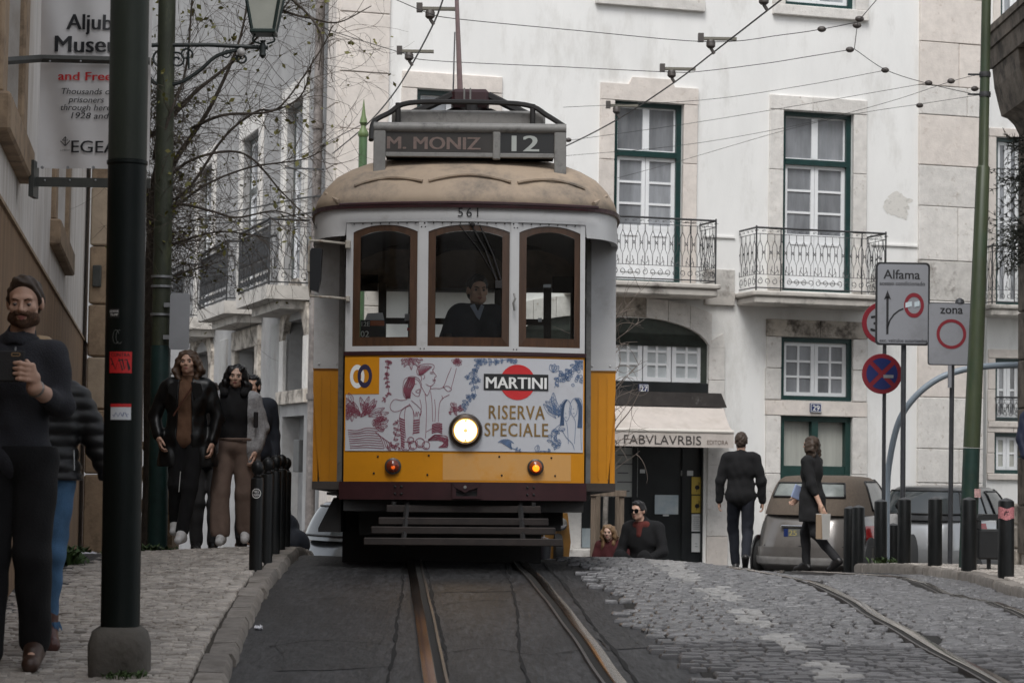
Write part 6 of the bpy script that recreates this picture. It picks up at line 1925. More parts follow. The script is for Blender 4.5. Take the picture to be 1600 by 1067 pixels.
mt.build('mirror_arm', mat('rust_flecked_cream', (.36, .33, .28), .5, var=.2, scale=20, dirt=(.16, .08, .04), dscale=18), TRAM, True)
MB().prism([(-1.168, dz(456)), (-1.105, dz(460)), (-1.085, dz(440)), (-1.078, dz(392)), (-1.155, dz(391)), (-1.168, dz(396))], -.03, .06).build('mirror', mat('black_plastic', (.012, .013, .015), .3), TRAM)
hx, hz = dx(727), dz(675)
LENS = mat('headlight_glass', (.9, .8, .6), .2, emis=(1.0, .83, .52), estr=3.4)
MB().lathe([(.125, -.03), (.128, .02), (.120, .05), (.100, .058), (.088, .045)], 32, (hx, 0, hz), 'y').build('headlight_rim', mat('dark_bronze_rim', (.035, .022, .014), .35, var=.3, scale=10, metal=.4), TRAM, True)
lz = MB().lathe([(.087, .040), (.087, .046), (.060, .053), (.002, .056)], 28, (hx, 0, hz), 'y').build('headlight', LENS, TRAM, True)
MB().lathe([(.088, .041), (.0885, .0475), (.081, .0485), (.080, .041)], 32, (hx, 0, hz), 'y').build('headlight_edge', mat('amber_glow', (.7, .35, .1), .3, emis=(1.0, .48, .10), estr=1.1), lz, True)
MB().sphere((hx, -.055, hz), .017, 12, 8).build('bulb_cap', mat('amber_glow_dim', (.5, .3, .15), .4, emis=(1.0, .55, .2), estr=.55), lz, 'all')
MB().box(hx - .010, hx + .010, -.052, -.047, hz + .055, hz + .080).box(hx - .010, hx + .010, -.052, -.047, hz - .085, hz - .060).build('bulb_clip', mat('amber_glow_dim', (0, 0, 0)), lz)
for px, em, st, col in ((614, (1.0, .13, .01), .16, (.30, .05, .01)), (837, (1.0, .16, .005), .75, (.6, .12, .01))):
    x, z = dx(px), dz(731)
    r = MB().lathe([(.062, -.02), (.062, .03), (.050, .038)], 22, (x, fp(x) - .0, z), 'y').build('indicator_rim', mat('indicator_rim', (.045, .035, .028), .4), TRAM, True)
    MB().lathe([(.049, .03), (.047, .044), (.030, .058), (.002, .064)], 20, (x, fp(x), z), 'y').build('indicator', mat('indicator_%d' % px, (col[0] * .5, col[1] * .5, col[2]), .15), r, True)
    MB().sphere((x + .002, fp(x) - .060, z - .008), .026 if px > 700 else .016, 10, 6, (1, .3, 1)).build('indicator_bulb', mat('indicator_glow_%d' % px, col, .2, emis=em, estr=st * 2.2), r, 'all')
sl = bpy.data.lights.new('headlight_beam', 'SPOT'); sl.energy = 2.5; sl.color = (1.0, .62, .26); sl.spot_size = math.radians(95); sl.spot_blend = .7; sl.shadow_soft_size = .08
so = bpy.data.objects.new('headlight_beam', sl); COL.objects.link(so); so.parent = TRAM; so.location = (hx, -.09, hz)
so.rotation_euler = Vector((0, -1, -.22)).to_track_quat('-Z', 'Y').to_euler()
lg = MB()
for z0, hw, y in ((dz(803), .575, -.02), (dz(822), .63, -.10), (dz(836), .68, -.18), (dz(853), .73, -.26)):
    MB().box(-hw + .0, hw, y, y + .03, z0, z0 + .055, .006).build('guard_slat', M_TBRN, TRAM)
for x in (-.42, .42):
    lg.tube([(x, .02, dz(786)), (x * 1.05, -.24, dz(853))], .02, 5)
lg.tube([(-.50, .0, dz(797)), (.50, .0, dz(797))], .018, 6); lg.tube([(-.52, .0, dz(786)), (-.52, .0, dz(797))], .02, 6); lg.tube([(.52, .0, dz(786)), (.52, .0, dz(797))], .02, 6)
lg.build('guard_frame', M_TDARK, TRAM)
uf = MB().box(-.90, .90, .10, 6.0, .40, .555); uf.box(-.66, .66, .6, 4.8, .28, .42)
uf.box(.50, .74, .30, 1.0, .26, .52); uf.box(.60, .755, .30, .9, .30, .50); uf.box(-.8, -.52, .5, 1.1, .22, .5)
for x in (-.56, .56): uf.box(x - .06, x + .06, 1.6, 5.2, .22, .46)
uf.build('underframe', M_TDARK, TRAM)
MB().box(-.62, .62, 1.5, 5.0, .1, .3).build('motor_case', M_TDARK, TRAM)
MB().box(-.96, .62, 1.15, 1.19, -.02, .42).build('life_tray', M_TDARK, TRAM)
for y in (2.0, 3.9):
    for x in (-.45, .45):
        MB().lathe([(.33, -.05), (.37, -.045), (.37, -.02), (.335, -.01), (.335, .05)], 26, (x, y, .35), 'x').build('wheel', mat('wheel_steel', (.06, .055, .05), .5, metal=.6), TRAM, True)
for s in (-1, 1):
    st = MB().prism([(s * .93, .50), (s * .93, .24), (s * 1.10, .24), (s * 1.10, .27), (s * .985, .50)][::(1 if s > 0 else -1)], .30, 1.04)
    st.box(min(s * .93, s * 1.03), max(s * .93, s * 1.03), .15, 1.05, .52, .54)
    if s > 0: continue
    st.build('step_box', M_TDARK, TRAM)
# -- the printed advertisement
def dash(mb, lay=0): return mb.map(lambda x, y, z: (x, fp(x) - .0125 - .0008 * lay + y, z))
def A(p, zoom=1):
    """points read from two enlargements of the photograph -> dash panel"""
    if zoom == 1: return (dx(530 + p[0] / 6.275), dz(550 + p[1] / 6.275))
    return (dx(720 + p[0] / 6.276), dz(550 + p[1] / 6.276))
def poly_fine(pts):
    mb = MB(); return mb.add([(p[0], 0, p[1]) for p in pts], [tuple(range(len(pts)))])
def dash_rect(p0, p1, z, n=10):
    a, b = A(p0, z), A(p1, z)
    return MB().grid(lambda u, v: (a[0] + (b[0] - a[0]) * u, 0, b[1] + (a[1] - b[1]) * v), n, 1)
dash(dash_rect((40, 62), (382, 428), 1)).build('yellow_square', M_YEL, TRAM)
c = A((162, 253)); r = 72 / 6.275 / S1
k = 1.55
dash(ann_mb(c[0], c[1], r * .92, r * 1.62, 30, sx=.62), 1).build('white_loop', M_WPRINT, TRAM)
c2 = A((238, 250))
dash(ann_mb(c2[0], c2[1], r * .92, r * 1.62, 30, sx=.62), 2).build('blue_loop', mat('navy_print', (.025, .02, .06), .5), TRAM)
dash(ann_mb(c[0], c[1], r * .92, r * 1.62, 10, sx=.62, a0=-.55, a1=.25), 3).build('white_loop', M_WPRINT, TRAM)
_lc = A((552, 304), 2); R = 174 / 6.276 / S1
V = [( _lc[0] + R * math.cos(2 * math.pi * i / 40), 0, _lc[1] + R * math.sin(2 * math.pi * i / 40)) for i in range(40)]
dash(MB().add(V, [tuple(range(40))]), 0).map(lambda x, y, z: (x, y - .0, z)).build('red_disc', M_RED, TRAM)
dash(dash_rect((218, 224), (856, 384), 2), 2.5).build('black_bar', mat('black_bar_print', (.012, .013, .014), .5), TRAM)
a, b = A((242, 366), 2), A((836, 366), 2)
dash(text_mb('MARTINI', 118 / 6.276 / S1, (a[0] + b[0]) / 2, a[1], 'CENTER', .035, b[0] - a[0]), 4).build('advert_lettering', M_WPRINT, TRAM)
a, b = A((272, 665), 2), A((822, 665), 2)
dash(text_mb('RISERVA', 140 / 6.276 / S1, (a[0] + b[0]) / 2, a[1], 'CENTER', .022, b[0] - a[0], space=1.12), 1).build('advert_lettering', M_GOLD, TRAM)
a, b = A((232, 834), 2), A((855, 834), 2)
dash(text_mb('SPECIALE', 136 / 6.276 / S1, (a[0] + b[0]) / 2, a[1], 'CENTER', .022, b[0] - a[0], space=1.12), 1).build('advert_lettering', M_GOLD, TRAM)
mg, bl_, fmg, fbl = MB(), MB(), MB(), MB()
LWD = .0036
def line(mb, pts, zoom, w=LWD, sm=5):
    P = [A(p, zoom) for p in pts]
    if len(P) > 2 and sm: P = [p[:2] for p in spline([(*p, 0) for p in P], sm)]
    stroke_mb(mb, P, w)
R_ = random.Random(11)
for pts in ([(800, 300), (795, 250), (760, 235), (752, 200), (775, 150), (840, 130), (915, 140), (920, 175), (905, 190)], [(905, 190), (918, 215), (945, 250), (925, 268), (935, 292), (925, 318), (890, 350), (840, 330)], [(895, 350), (888, 372), (930, 372), (1010, 360), (1060, 240), (1092, 165)],
            [(1090, 375), (1120, 260), (1142, 170)], [(1012, 358), (1060, 400), (1095, 380), (1060, 350), (1012, 358)], [(1075, 430), (1010, 470), (980, 520), (970, 620), (968, 700)], [(800, 355), (835, 420), (860, 440), (890, 372)], [(835, 420), (850, 560), (850, 700), (845, 860)],
            [(890, 400), (905, 520), (910, 640), (915, 700)], [(930, 480), (940, 600), (935, 700)], [(785, 480), (800, 560), (785, 660)], [(1010, 470), (1000, 440)], [(815, 280), (830, 265), (825, 240)], [(905, 285), (935, 290), (910, 305)], [(885, 225), (915, 228)], [(880, 215), (912, 212)],
            [(660, 480), (625, 440), (617, 360), (630, 290), (670, 262), (720, 255), (770, 275), (800, 330), (795, 350)], [(735, 275), (770, 300), (790, 340), (795, 380), (785, 420), (770, 450), (735, 440), (705, 410)], [(745, 395), (785, 380), (775, 415), (750, 410), (745, 395)], [(735, 330), (755, 325)],
            [(660, 480), (600, 490), (540, 480), (500, 520), (495, 570), (530, 600), (590, 590), (650, 550), (690, 530)], [(680, 520), (720, 590), (740, 650), (750, 600), (760, 650), (770, 600), (790, 640), (800, 590), (760, 540), (700, 490)], [(690, 540), (650, 560), (635, 640), (640, 760), (650, 860)], [(720, 590), (730, 700), (720, 830)],
            [(650, 550), (600, 600), (585, 680), (600, 800), (610, 930)], [(780, 660), (785, 720)], [(850, 800), (900, 770), (960, 750), (1010, 770)]):
    line(mg, pts, 1)
for k in range(26):
    t = k / 25; x = 640 + 90 * t
    line(mg, [(690 + 60 * (t - .3), 262 + 6 * R_.random()), (632 + 100 * t, 330 + 20 * R_.random()), (625 + 75 * t, 400), (650 + 40 * t, 470)], 1, .003)
    line(mg, [(760 + 150 * t, 150 - 10 * math.sin(3 * t) + 8 * R_.random()), (765 + 110 * t, 185), (775 + 30 * t, 240)], 1, .004) if k % 2 == 0 else None
for k in range(12):
    y = 665 + k * 24
    line(mg, [(588 + k * 1.5, y), (640, y + 22)], 1, .0095, 0)
    if k < 6: line(mg, [(722, y + 25), (785, y + 15)], 1, .0095, 0)
def flower(mb, c, r, n, zoom, fill=None):
    for k in range(n):
        a = 6.283 * k / n + R_.random(); rr = r * R_.uniform(.7, 1.1)
        p = (c[0] + rr * math.cos(a), c[1] + rr * math.sin(a)); q = (c[0] + rr * .55 * math.cos(a + .5), c[1] + rr * .55 * math.sin(a + .5)); q2 = (c[0] + rr * .55 * math.cos(a - .5), c[1] + rr * .55 * math.sin(a - .5))
        line(mb, [c, q, p, q2, c], zoom, .003, 3)
def leafstroke(mb, p, a, ln, zoom, w=.26):
    q = (p[0] + ln * math.cos(a), p[1] + ln * math.sin(a)); n = (-math.sin(a), math.cos(a)); m = ((p[0] + q[0]) / 2, (p[1] + q[1]) / 2)
    line(mb, [p, (m[0] + n[0] * ln * w, m[1] + n[1] * ln * w), q, (m[0] - n[0] * ln * w, m[1] - n[1] * ln * w), p], zoom, .0032, 4)
    line(mb, [p, q], zoom, .0024, 0)
    for t in (.35, .55, .75):
        b = (p[0] + (q[0] - p[0]) * t, p[1] + (q[1] - p[1]) * t)
        line(mb, [b, (b[0] + n[0] * ln * w * .7 + ln * .1 * math.cos(a), b[1] + n[1] * ln * w * .7 + ln * .1 * math.sin(a))], zoom, .002, 0)
def sprig(mb, pts, zoom, size, step=1):
    P = spline([(*p, 0) for p in pts], 5)
    line(mb, [p[:2] for p in P], zoom, .0045, 0)
    for i in range(0, len(P) - 1, step):
        t = P[i + 1] - P[i]; a = math.atan2(t[1], t[0])
        for s in (-1, 1):
            if R_.random() < .85: leafstroke(mb, tuple(P[i][:2]), a + s * R_.uniform(.6, 1.2), size * R_.uniform(.7, 1.2), zoom)
flower(mg, (1145, 110), 52, 14, 1); flower(mg, (1145, 100), 30, 9, 1)
sprig(mg, [(475, 100), (455, 240), (465, 340), (475, 430), (410, 500)], 1, 34, 2); flower(mg, (475, 120), 28, 7, 1); flower(mg, (455, 240), 20, 6, 1)
for k in range(9): leafstroke(mg, (690, 50), .35 + k * .29, R_.uniform(95, 155), 1, .13)
flower(mg, (1120, 560), 55, 10, 1); sprig(mg, [(1070, 600), (1150, 590), (1190, 560)], 1, 40, 3)
for k in range(17): leafstroke(mg, (230 + R_.uniform(-40, 60), 620 + R_.uniform(-20, 40)), -2.9 + k * .17, R_.uniform(110, 215), 1, .12)
for k in range(16): leafstroke(mg, (110 + R_.uniform(-30, 30), 560 + R_.uniform(-80, 60)), R_.uniform(1.2, 4.6), R_.uniform(70, 130), 1, .2)
for k in range(14): leafstroke(mg, (370 + R_.uniform(-50, 40), 730 + R_.uniform(-70, 40)), R_.uniform(-1.6, .8), R_.uniform(60, 110), 1, .25)
for k in range(9): line(mg, [(75 + 3 * k, 780 + 22 * k), (170, 775 + 22 * k + 10 * R_.random()), (270, 760 + 24 * k), (370 + 8 * k, 770 + 24 * k)], 1, .0045)
for k in range(7): line(mg, [(350 + 30 * k, 800 + 24 * k), (400 + 26 * k, 850 + 16 * k), (440 + 20 * k, 960)], 1, .0042)
for c_, r__ in (((790, 905), 45), ((850, 930), 38), ((720, 930), 42), ((650, 940), 45), ((700, 880), 30)):
    line(mg, [(c_[0] + r__ * math.cos(t), c_[1] + r__ * math.sin(t)) for t in np.linspace(0, 6.4, 10)], 1, .005)
    line(mg, [(c_[0] + r__ * .6 * math.cos(t), c_[1] + r__ * .7 * math.sin(t)) for t in np.linspace(1, 3.8, 7)], 1, .004)
for k in range(16): line(mg, [(870, 880 + R_.uniform(-8, 8)), (950, 850 + R_.uniform(-25, 30)), (1060, 850 + k * 6), (1010 + R_.uniform(-40, 50), 950)], 1, .004)
for k in range(6): line(mg, [(905, 730 + 16 * k), (960, 715 + 16 * k), (1008, 722 + 18 * k)], 1, .008)
sprig(mg, [(530, 880), (560, 800), (575, 730), (540, 690)], 1, 42, 3); sprig(mg, [(470, 960), (530, 930), (600, 960)], 1, 40, 3)
sprig(bl_, [(540, 110), (480, 75), (350, 100), (230, 110), (170, 100), (130, 200), (110, 300), (135, 420), (60, 500), (20, 560)], 2, 46, 2)
for c_ in ((165, 100), (130, 190), (60, 260), (110, 270), (160, 290), (340, 110), (480, 80), (70, 450), (120, 440)): flower(bl_, c_, 30, 8, 2)
for k in range(3): leafstroke(bl_, (905, 200), -1.9 + k * .5, 85, 2, .3)
for k in range(40):
    c_ = (R_.uniform(940, 1195), 0); y0 = 150 + 90 * abs((c_[0] - 1150) / 200); c_ = (c_[0], y0 + R_.uniform(-30, 150) * (1 if c_[0] > 1080 else .5)); r__ = R_.uniform(12, 19)
    line(bl_, [(c_[0] + r__ * math.cos(t), c_[1] + r__ * math.sin(t)) for t in np.linspace(0, 6.3, 8)], 2, .0042, 2)
sprig(bl_, [(1195, 80), (1140, 110), (1050, 190), (950, 250), (920, 350)], 2, 50, 3)
for k in range(12): leafstroke(bl_, (960 + R_.uniform(-40, 20), 600 + R_.uniform(-30, 60)), -2.7 + k * .13, R_.uniform(90, 190), 2, .14)
for pts in ([(990, 690), (980, 560), (1000, 490), (1040, 465), (1075, 500), (1070, 560)], [(1005, 560), (1005, 620), (1035, 680), (1065, 640), (1065, 570)], [(1080, 620), (1075, 520), (1110, 455), (1170, 450), (1195, 500), (1195, 640)], [(1090, 520), (1085, 590), (1110, 635), (1140, 600), (1150, 520)], [(1005, 690), (960, 760), (940, 860), (990, 900)],
            [(1040, 690), (1050, 760), (1060, 900)], [(1110, 640), (1130, 700), (1120, 900)], [(1190, 650), (1185, 800), (1190, 960)], [(990, 760), (1040, 840), (1100, 900), (1120, 960)], [(885, 800), (940, 740), (990, 700)], [(890, 800), (900, 880), (960, 930)], [(1022, 600), (1036, 604)], [(1020, 640), (1045, 642)], [(1100, 555), (1115, 555)], [(1100, 600), (1120, 598)]):
    line(bl_, pts, 2)
for k in range(16):
    t = k / 15
    line(bl_, [(1035 + 10 * t, 468), (995 + 25 * t, 520), (985 + 25 * t, 620), (975 + 40 * t, 720)], 2, .0038)
    line(bl_, [(1120 + 40 * t, 455), (1155 + 35 * t, 520), (1160 + 35 * t, 620), (1150 + 45 * t, 740)], 2, .0038)
for k in range(14): leafstroke(bl_, (R_.uniform(890, 1000), R_.uniform(740, 940)), R_.uniform(0, 6.3), R_.uniform(40, 80), 2, .3)
for k in range(13):
    a = -2.5 + k * .16
    line(bl_, [(500, 960), (440 + 60 * math.cos(a), 930 + 60 * math.sin(a)), (440 + 95 * math.cos(a), 945 + 80 * math.sin(a))], 2, .0045)
sprig(bl_, [(500, 950), (560, 970), (600, 985)], 2, 30, 3); sprig(bl_, [(880, 980), (800, 975), (740, 985)], 2, 40, 3); leafstroke(bl_, (740, 985), -1.3, 70, 2, .35)
for k in range(10): leafstroke(bl_, (1130 + R_.uniform(-10, 60), 60 + R_.uniform(20, 60)), R_.uniform(0, 6.3), 45, 2, .3)
zlo_, zhi_ = dz(706.5), dz(561.5)
def clipz(mb):
    return mb.map(lambda x, y, z: (max(-.893, min(.893, x)), y, max(zlo_, min(zhi_, z))))
dash(clipz(mg), 1).build('maroon_drawing', M_MAG, TRAM, kind='stuff')
dash(clipz(bl_), 1).build('blue_drawing', M_INK, TRAM, kind='stuff')
# == PEOPLE
def _smin(a, b, k):
    if k <= 0: return np.minimum(a, b)
    h = np.clip(.5 + .5 * (b - a) / k, 0, 1)
    return b + (a - b) * h - k * h * (1 - h)
def sdf_mesh(prims, res, k=.02, cuts=(), subs=(), wob=None, pad=.03):
    """skin of smoothly blended tapered capsules ('c', a, b, ra, rb) and ellipsoids ('e', c, (rx, ry, rz)[, R]), as surface nets"""
    lo = np.full(3, 1e9); hi = np.full(3, -1e9)
    for p in prims:
        if p[0] == 'c':
            for q, r in ((p[1], p[3]), (p[2], p[4])):
                lo = np.minimum(lo, np.array(q) - r); hi = np.maximum(hi, np.array(q) + r)
        else:
            R = max(p[2]) if len(p) > 3 else np.array(p[2])
            lo = np.minimum(lo, np.array(p[1]) - R); hi = np.maximum(hi, np.array(p[1]) + R)
    lo -= pad; hi += pad
    n = np.ceil((hi - lo) / res).astype(int) + 1
    ax = [lo[i] + res * np.arange(n[i]) for i in range(3)]
    D = np.full(n, .25, np.float32)
    def block(c0, c1, m):
        s = []
        for i in range(3):
            a = max(0, int((c0[i] - m - lo[i]) / res)); b = min(n[i], int((c1[i] + m - lo[i]) / res) + 2)
            s.append(slice(a, max(b, a + 1)))
        return tuple(s)
    def ev(p, s):
        X = ax[0][s[0]][:, None, None]; Y = ax[1][s[1]][None, :, None]; Z = ax[2][s[2]][None, None, :]
        if p[0] == 'c':
            a = np.array(p[1], float); b = np.array(p[2], float); d = b - a; L = d @ d + 1e-12
            t = np.clip(((X - a[0]) * d[0] + (Y - a[1]) * d[1] + (Z - a[2]) * d[2]) / L, 0, 1)
            return np.sqrt((X - a[0] - t * d[0]) ** 2 + (Y - a[1] - t * d[1]) ** 2 + (Z - a[2] - t * d[2]) ** 2) - (p[3] + (p[4] - p[3]) * t)
        c = p[1]; r = p[2]
        x, y, z = X - c[0], Y - c[1], Z - c[2]
        if len(p) > 3:
            R = p[3]
            x, y, z = R[0][0] * x + R[1][0] * y + R[2][0] * z, R[0][1] * x + R[1][1] * y + R[2][1] * z, R[0][2] * x + R[1][2] * y + R[2][2] * z
        k0 = np.sqrt((x / r[0]) ** 2 + (y / r[1]) ** 2 + (z / r[2]) ** 2)
        k1 = np.sqrt((x / r[0] ** 2) ** 2 + (y / r[1] ** 2) ** 2 + (z / r[2] ** 2) ** 2) + 1e-9
        return k0 * (k0 - 1) / k1
    def bounds(p):
        if p[0] == 'c':
            r = max(p[3], p[4]); return np.minimum(p[1], p[2]) - r, np.maximum(p[1], p[2]) + r
        R = max(p[2]); return np.array(p[1]) - R, np.array(p[1]) + R
    m = max(k, .02) + 2 * res
    for p in prims:
        kk = k
        if isinstance(p[-1], str) and p[-1] == 'hard': p = p[:-1]; kk = .006
        b0, b1 = bounds(p); s = block(b0, b1, m)
        D[s] = _smin(D[s], ev(p, s).astype(np.float32), kk)
    for p in subs:
        b0, b1 = bounds(p); s = block(b0, b1, m)
        D[s] = -_smin(-D[s], ev(p, s).astype(np.float32), .008)
    X = ax[0][:, None, None]; Y = ax[1][None, :, None]; Z = ax[2][None, None, :]
    if wob is not None: D = D + wob(X, Y, Z).astype(np.float32)
    for c in cuts:
        if callable(c): D = np.maximum(D, c(X, Y, Z).astype(np.float32)); continue
        pt, nn = np.array(c[0], float), np.array(c[1], float); nn = nn / np.linalg.norm(nn)
        D = np.maximum(D, ((X - pt[0]) * nn[0] + (Y - pt[1]) * nn[1] + (Z - pt[2]) * nn[2]).astype(np.float32))
    D[0], D[-1], D[:, 0], D[:, -1], D[:, :, 0], D[:, :, -1] = [.02] * 6
    S = D < 0
    nx, ny, nz = n
    corners = [(i, j, l) for i in (0, 1) for j in (0, 1) for l in (0, 1)]
    cnt = sum(S[i:nx - 1 + i, j:ny - 1 + j, l:nz - 1 + l].astype(np.int8) for i, j, l in corners)
    act = (cnt > 0) & (cnt < 8)
    I = np.argwhere(act)
    idx = np.full(act.shape, -1, np.int32); idx[act] = np.arange(len(I))
    acc = np.zeros((len(I), 3)); num = np.zeros(len(I))
    for e in range(12):
        a = e // 4; o = [0, 0, 0]; others = [q for q in range(3) if q != a]; o[others[0]] = e % 2; o[others[1]] = (e // 2) % 2
        p0 = I + o; p1 = p0.copy(); p1[:, a] += 1
        d0 = D[tuple(p0.T)]; d1 = D[tuple(p1.T)]
        cr = (d0 < 0) != (d1 < 0)
        t = np.where(cr, d0 / np.where(cr, d0 - d1, 1), 0)
        q = np.array(o, float)[None].repeat(len(I), 0); q[:, a] += t
        acc += np.where(cr[:, None], q, 0); num += cr
    V = lo + res * (I + acc / np.maximum(num, 1)[:, None])
    F = []
    for a in range(3):
        b, c = (a + 1) % 3, (a + 2) % 3
        sl0 = [slice(0, q - 1) for q in n]; sl1 = list(sl0); sl1[a] = slice(1, n[a])
        A0, A1 = S[tuple(sl0)], S[tuple(sl1)]
        E = np.argwhere(A0 != A1)
        E = E[(E[:, b] > 0) & (E[:, c] > 0)]
        fl = A0[tuple(E.T)]
        def g(db, dc):
            q = E.copy(); q[:, b] += db; q[:, c] += dc
            return idx[tuple(q.T)]
        q = np.stack([g(0, 0), g(-1, 0), g(-1, -1), g(0, -1)], 1)
        q[~fl] = q[~fl][:, ::-1]
        F.append(q)
    F = np.concatenate(F)
    F = F[(F >= 0).all(1)]
    return V, F
def sdf_part(name, prims, m, parent, res=.012, k=.02, **kw):
    V, F = sdf_mesh(prims, res, k, **kw)
    me = bpy.data.meshes.new(name)
    me.from_pydata(V.tolist(), [], F.tolist())
    me.materials.append(m)
    me.polygons.foreach_set('use_smooth', [True] * len(me.polygons)); me.update()
    return link(name, me, parent)
def rotm(yaw=0, pitch=0, roll=0):
    return np.array(Matrix.Rotation(yaw, 3, 'Z') @ Matrix.Rotation(pitch, 3, 'X') @ Matrix.Rotation(roll, 3, 'Y'))
def cloth_wob(amp, sc=1.0, ph=0.0, horiz=1.0):
    def f(X, Y, Z):
        return amp * (np.sin(26 * sc * Z * horiz + 7 * np.sin(9 * sc * X + ph) + 5 * np.sin(8 * sc * Y + 2 * ph)) * .6 + .5 * np.sin(17 * sc * X + 13 * sc * Z + 6 * np.sin(6 * sc * Y + ph)) + .35 * np.sin(41 * sc * Z + 23 * X + 19 * Y))
    return f
def hand(wr, d, n, side, curl=.35, s=1.0, spread=.12, thumb=.6, fist=None):
    """palm and five fingers from the wrist along d; n = outward normal of the palm, side = towards the thumb"""
    d, n = np.array(d, float), np.array(n, float); d /= np.linalg.norm(d); n = n - d * (n @ d); n /= np.linalg.norm(n)
    t = np.cross(d, n); t = t * (1 if t @ np.array(side, float) >= 0 else -1)
    wr = np.array(wr, float)
    P = [('c', wr, wr + d * .03 * s, .024 * s, .024 * s)]
    for o in (-.027, -.009, .010, .028):
        P.append(('c', wr + d * .025 * s + t * o * .7 * s, wr + d * .088 * s + t * o * s, .016 * s, .0125 * s))
    for o, ln, r in ((.029, .070, .0092), (.010, .080, .0097), (-.010, .074, .0092), (-.028, .058, .0082)):
        p = wr + d * .090 * s + t * o * s; dd = d + t * spread * o / .03; dd /= np.linalg.norm(dd)
        a = curl * .5
        for f in (.45, .31, .24):
            q = p + (dd * math.cos(a) + n * math.sin(a)) * ln * f * s
            P.append(('c', p, q, r * s, r * .93 * s, 'hard')); p = q; a += curl * 1.15; r *= .95
    b = wr + d * .022 * s + t * .022 * s
    p1 = b + (d * .55 + t * thumb + n * .25) * .046 * s; p2 = p1 + (d * .9 + t * thumb * .3 + n * .3) * .034 * s; p3 = p2 + (d * .95 + t * .05 + n * .35) * .026 * s
    P += [('c', b, p1, .016 * s, .0125 * s), ('c', p1, p2, .0118 * s, .0108 * s, 'hard'), ('c', p2, p3, .0108 * s, .009 * s, 'hard')]
    return P
def head_prims(c, R, s=1.0, jaw=1.0):
    """cranium, face, nose, brow, lips, ears; -y is the face"""
    T = lambda *p: np.array(c) + R @ (np.array(p) * s)
    E = lambda p, r: ('e', T(*p), tuple(q * s for q in r), R)
    P = [E((0, .012, .030), (.074, .092, .088)), E((0, -.022, -.030), (.060 * jaw, .068, .078)), E((0, -.058, -.083), (.027 * jaw, .026, .022)),
         ('c', T(-.032 * jaw, -.030, -.064), T(.032 * jaw, -.030, -.064), .034 * s * jaw, .034 * s * jaw),
         ('c', T(-.032, -.074, .026), T(.032, -.074, .026), .014 * s, .014 * s), E((-.040, -.060, -.018), (.022, .020, .022)), E((.040, -.060, -.018), (.022, .020, .022)),
         ('c', T(0, -.086, .012), T(0, -.104, -.022), .0075 * s, .0125 * s, 'hard'), ('c', T(-.012, -.088, -.028), T(.012, -.088, -.028), .010 * s, .010 * s, 'hard'),
         ('c', T(-.018, -.081, -.054), T(.018, -.081, -.054), .0075 * s, .0075 * s, 'hard'), ('c', T(-.014, -.080, -.064), T(.014, -.080, -.064), .008 * s, .008 * s, 'hard')]
    for sx in (-1, 1):
        P.append(E((sx * .076, .010, -.006), (.010, .020, .031)))
    subs = [('e', T(sx * .031, -.098, .004), (.019 * s, .018 * s, .012 * s), R) for sx in (-1, 1)]
    return P, subs, T
SKIN = mat('fair_skin', (.55, .34, .25), .5, var=.10, scale=14, bump=.08, bscale=120)
SKIN2 = mat('light_skin', (.58, .38, .29), .5, var=.08, scale=14)
M_EYEW = mat('eye_white', (.20, .17, .155), .35); M_IRIS = mat('eye_dark', (.02, .014, .010), .1)
M_LIPS = mat('lips', (.36, .13, .11), .45)
def face_parts(T, R, s, parent, brow, lips=True, lid=None, skin=None):
    em = MB(); im = MB(); bm = MB(); lm = MB()
    for sx in (-1, 1):
        em.sphere(T(sx * .031, -.077, .003), .0108 * s, 10, 8); im.sphere(T(sx * .031, -.0836, .003 - (.005 if lid else 0)), .0046 * s, 8, 6)
        bm.tube([T(sx * .013, -.092, .019), T(sx * .030, -.0925, .026), T(sx * .048, -.080, .022)], [.0030 * s, .0034 * s, .0015 * s], 5)
        if lid: pass
    em.build('eyes', M_EYEW, parent, 'all', kind='stuff'); im.build('irises', M_IRIS, parent, 'all', kind='stuff'); bm.build('eyebrows', brow, parent, 'all', kind='stuff')
    if lid:
        ld = MB()
        for sx in (-1, 1): ld.sphere(T(sx * .031, -.0755, .0055), .0118 * s, 10, 8, (1, 1, .72))
        ld.build('eyelids', skin, parent, 'all', kind='stuff')
    if lips:
        lm.tube([T(-.021, -.084, -.058), T(-.008, -.0895, -.0545), T(0, -.089, -.0560), T(.008, -.0895, -.0545), T(.021, -.084, -.058)], [.002 * s, .005 * s, .0045 * s, .005 * s, .002 * s], 6)
        lm.tube([T(-.018, -.084, -.061), T(0, -.088, -.066), T(.018, -.084, -.061)], [.002 * s, .0058 * s, .002 * s], 6)
        lm.build('lips', M_LIPS, parent, 'all')
def hair_wob(amp, f=1.0, ph=0.0):
    return lambda X, Y, Z: amp * (np.sin(95 * f * X + 60 * f * Y + 6 * np.sin(22 * Z + ph)) * .6 + np.sin(70 * f * Y - 55 * f * X + 7 * np.sin(18 * Z + 2 + ph)) * .5 + .5 * np.sin(40 * X + 45 * Z + ph))
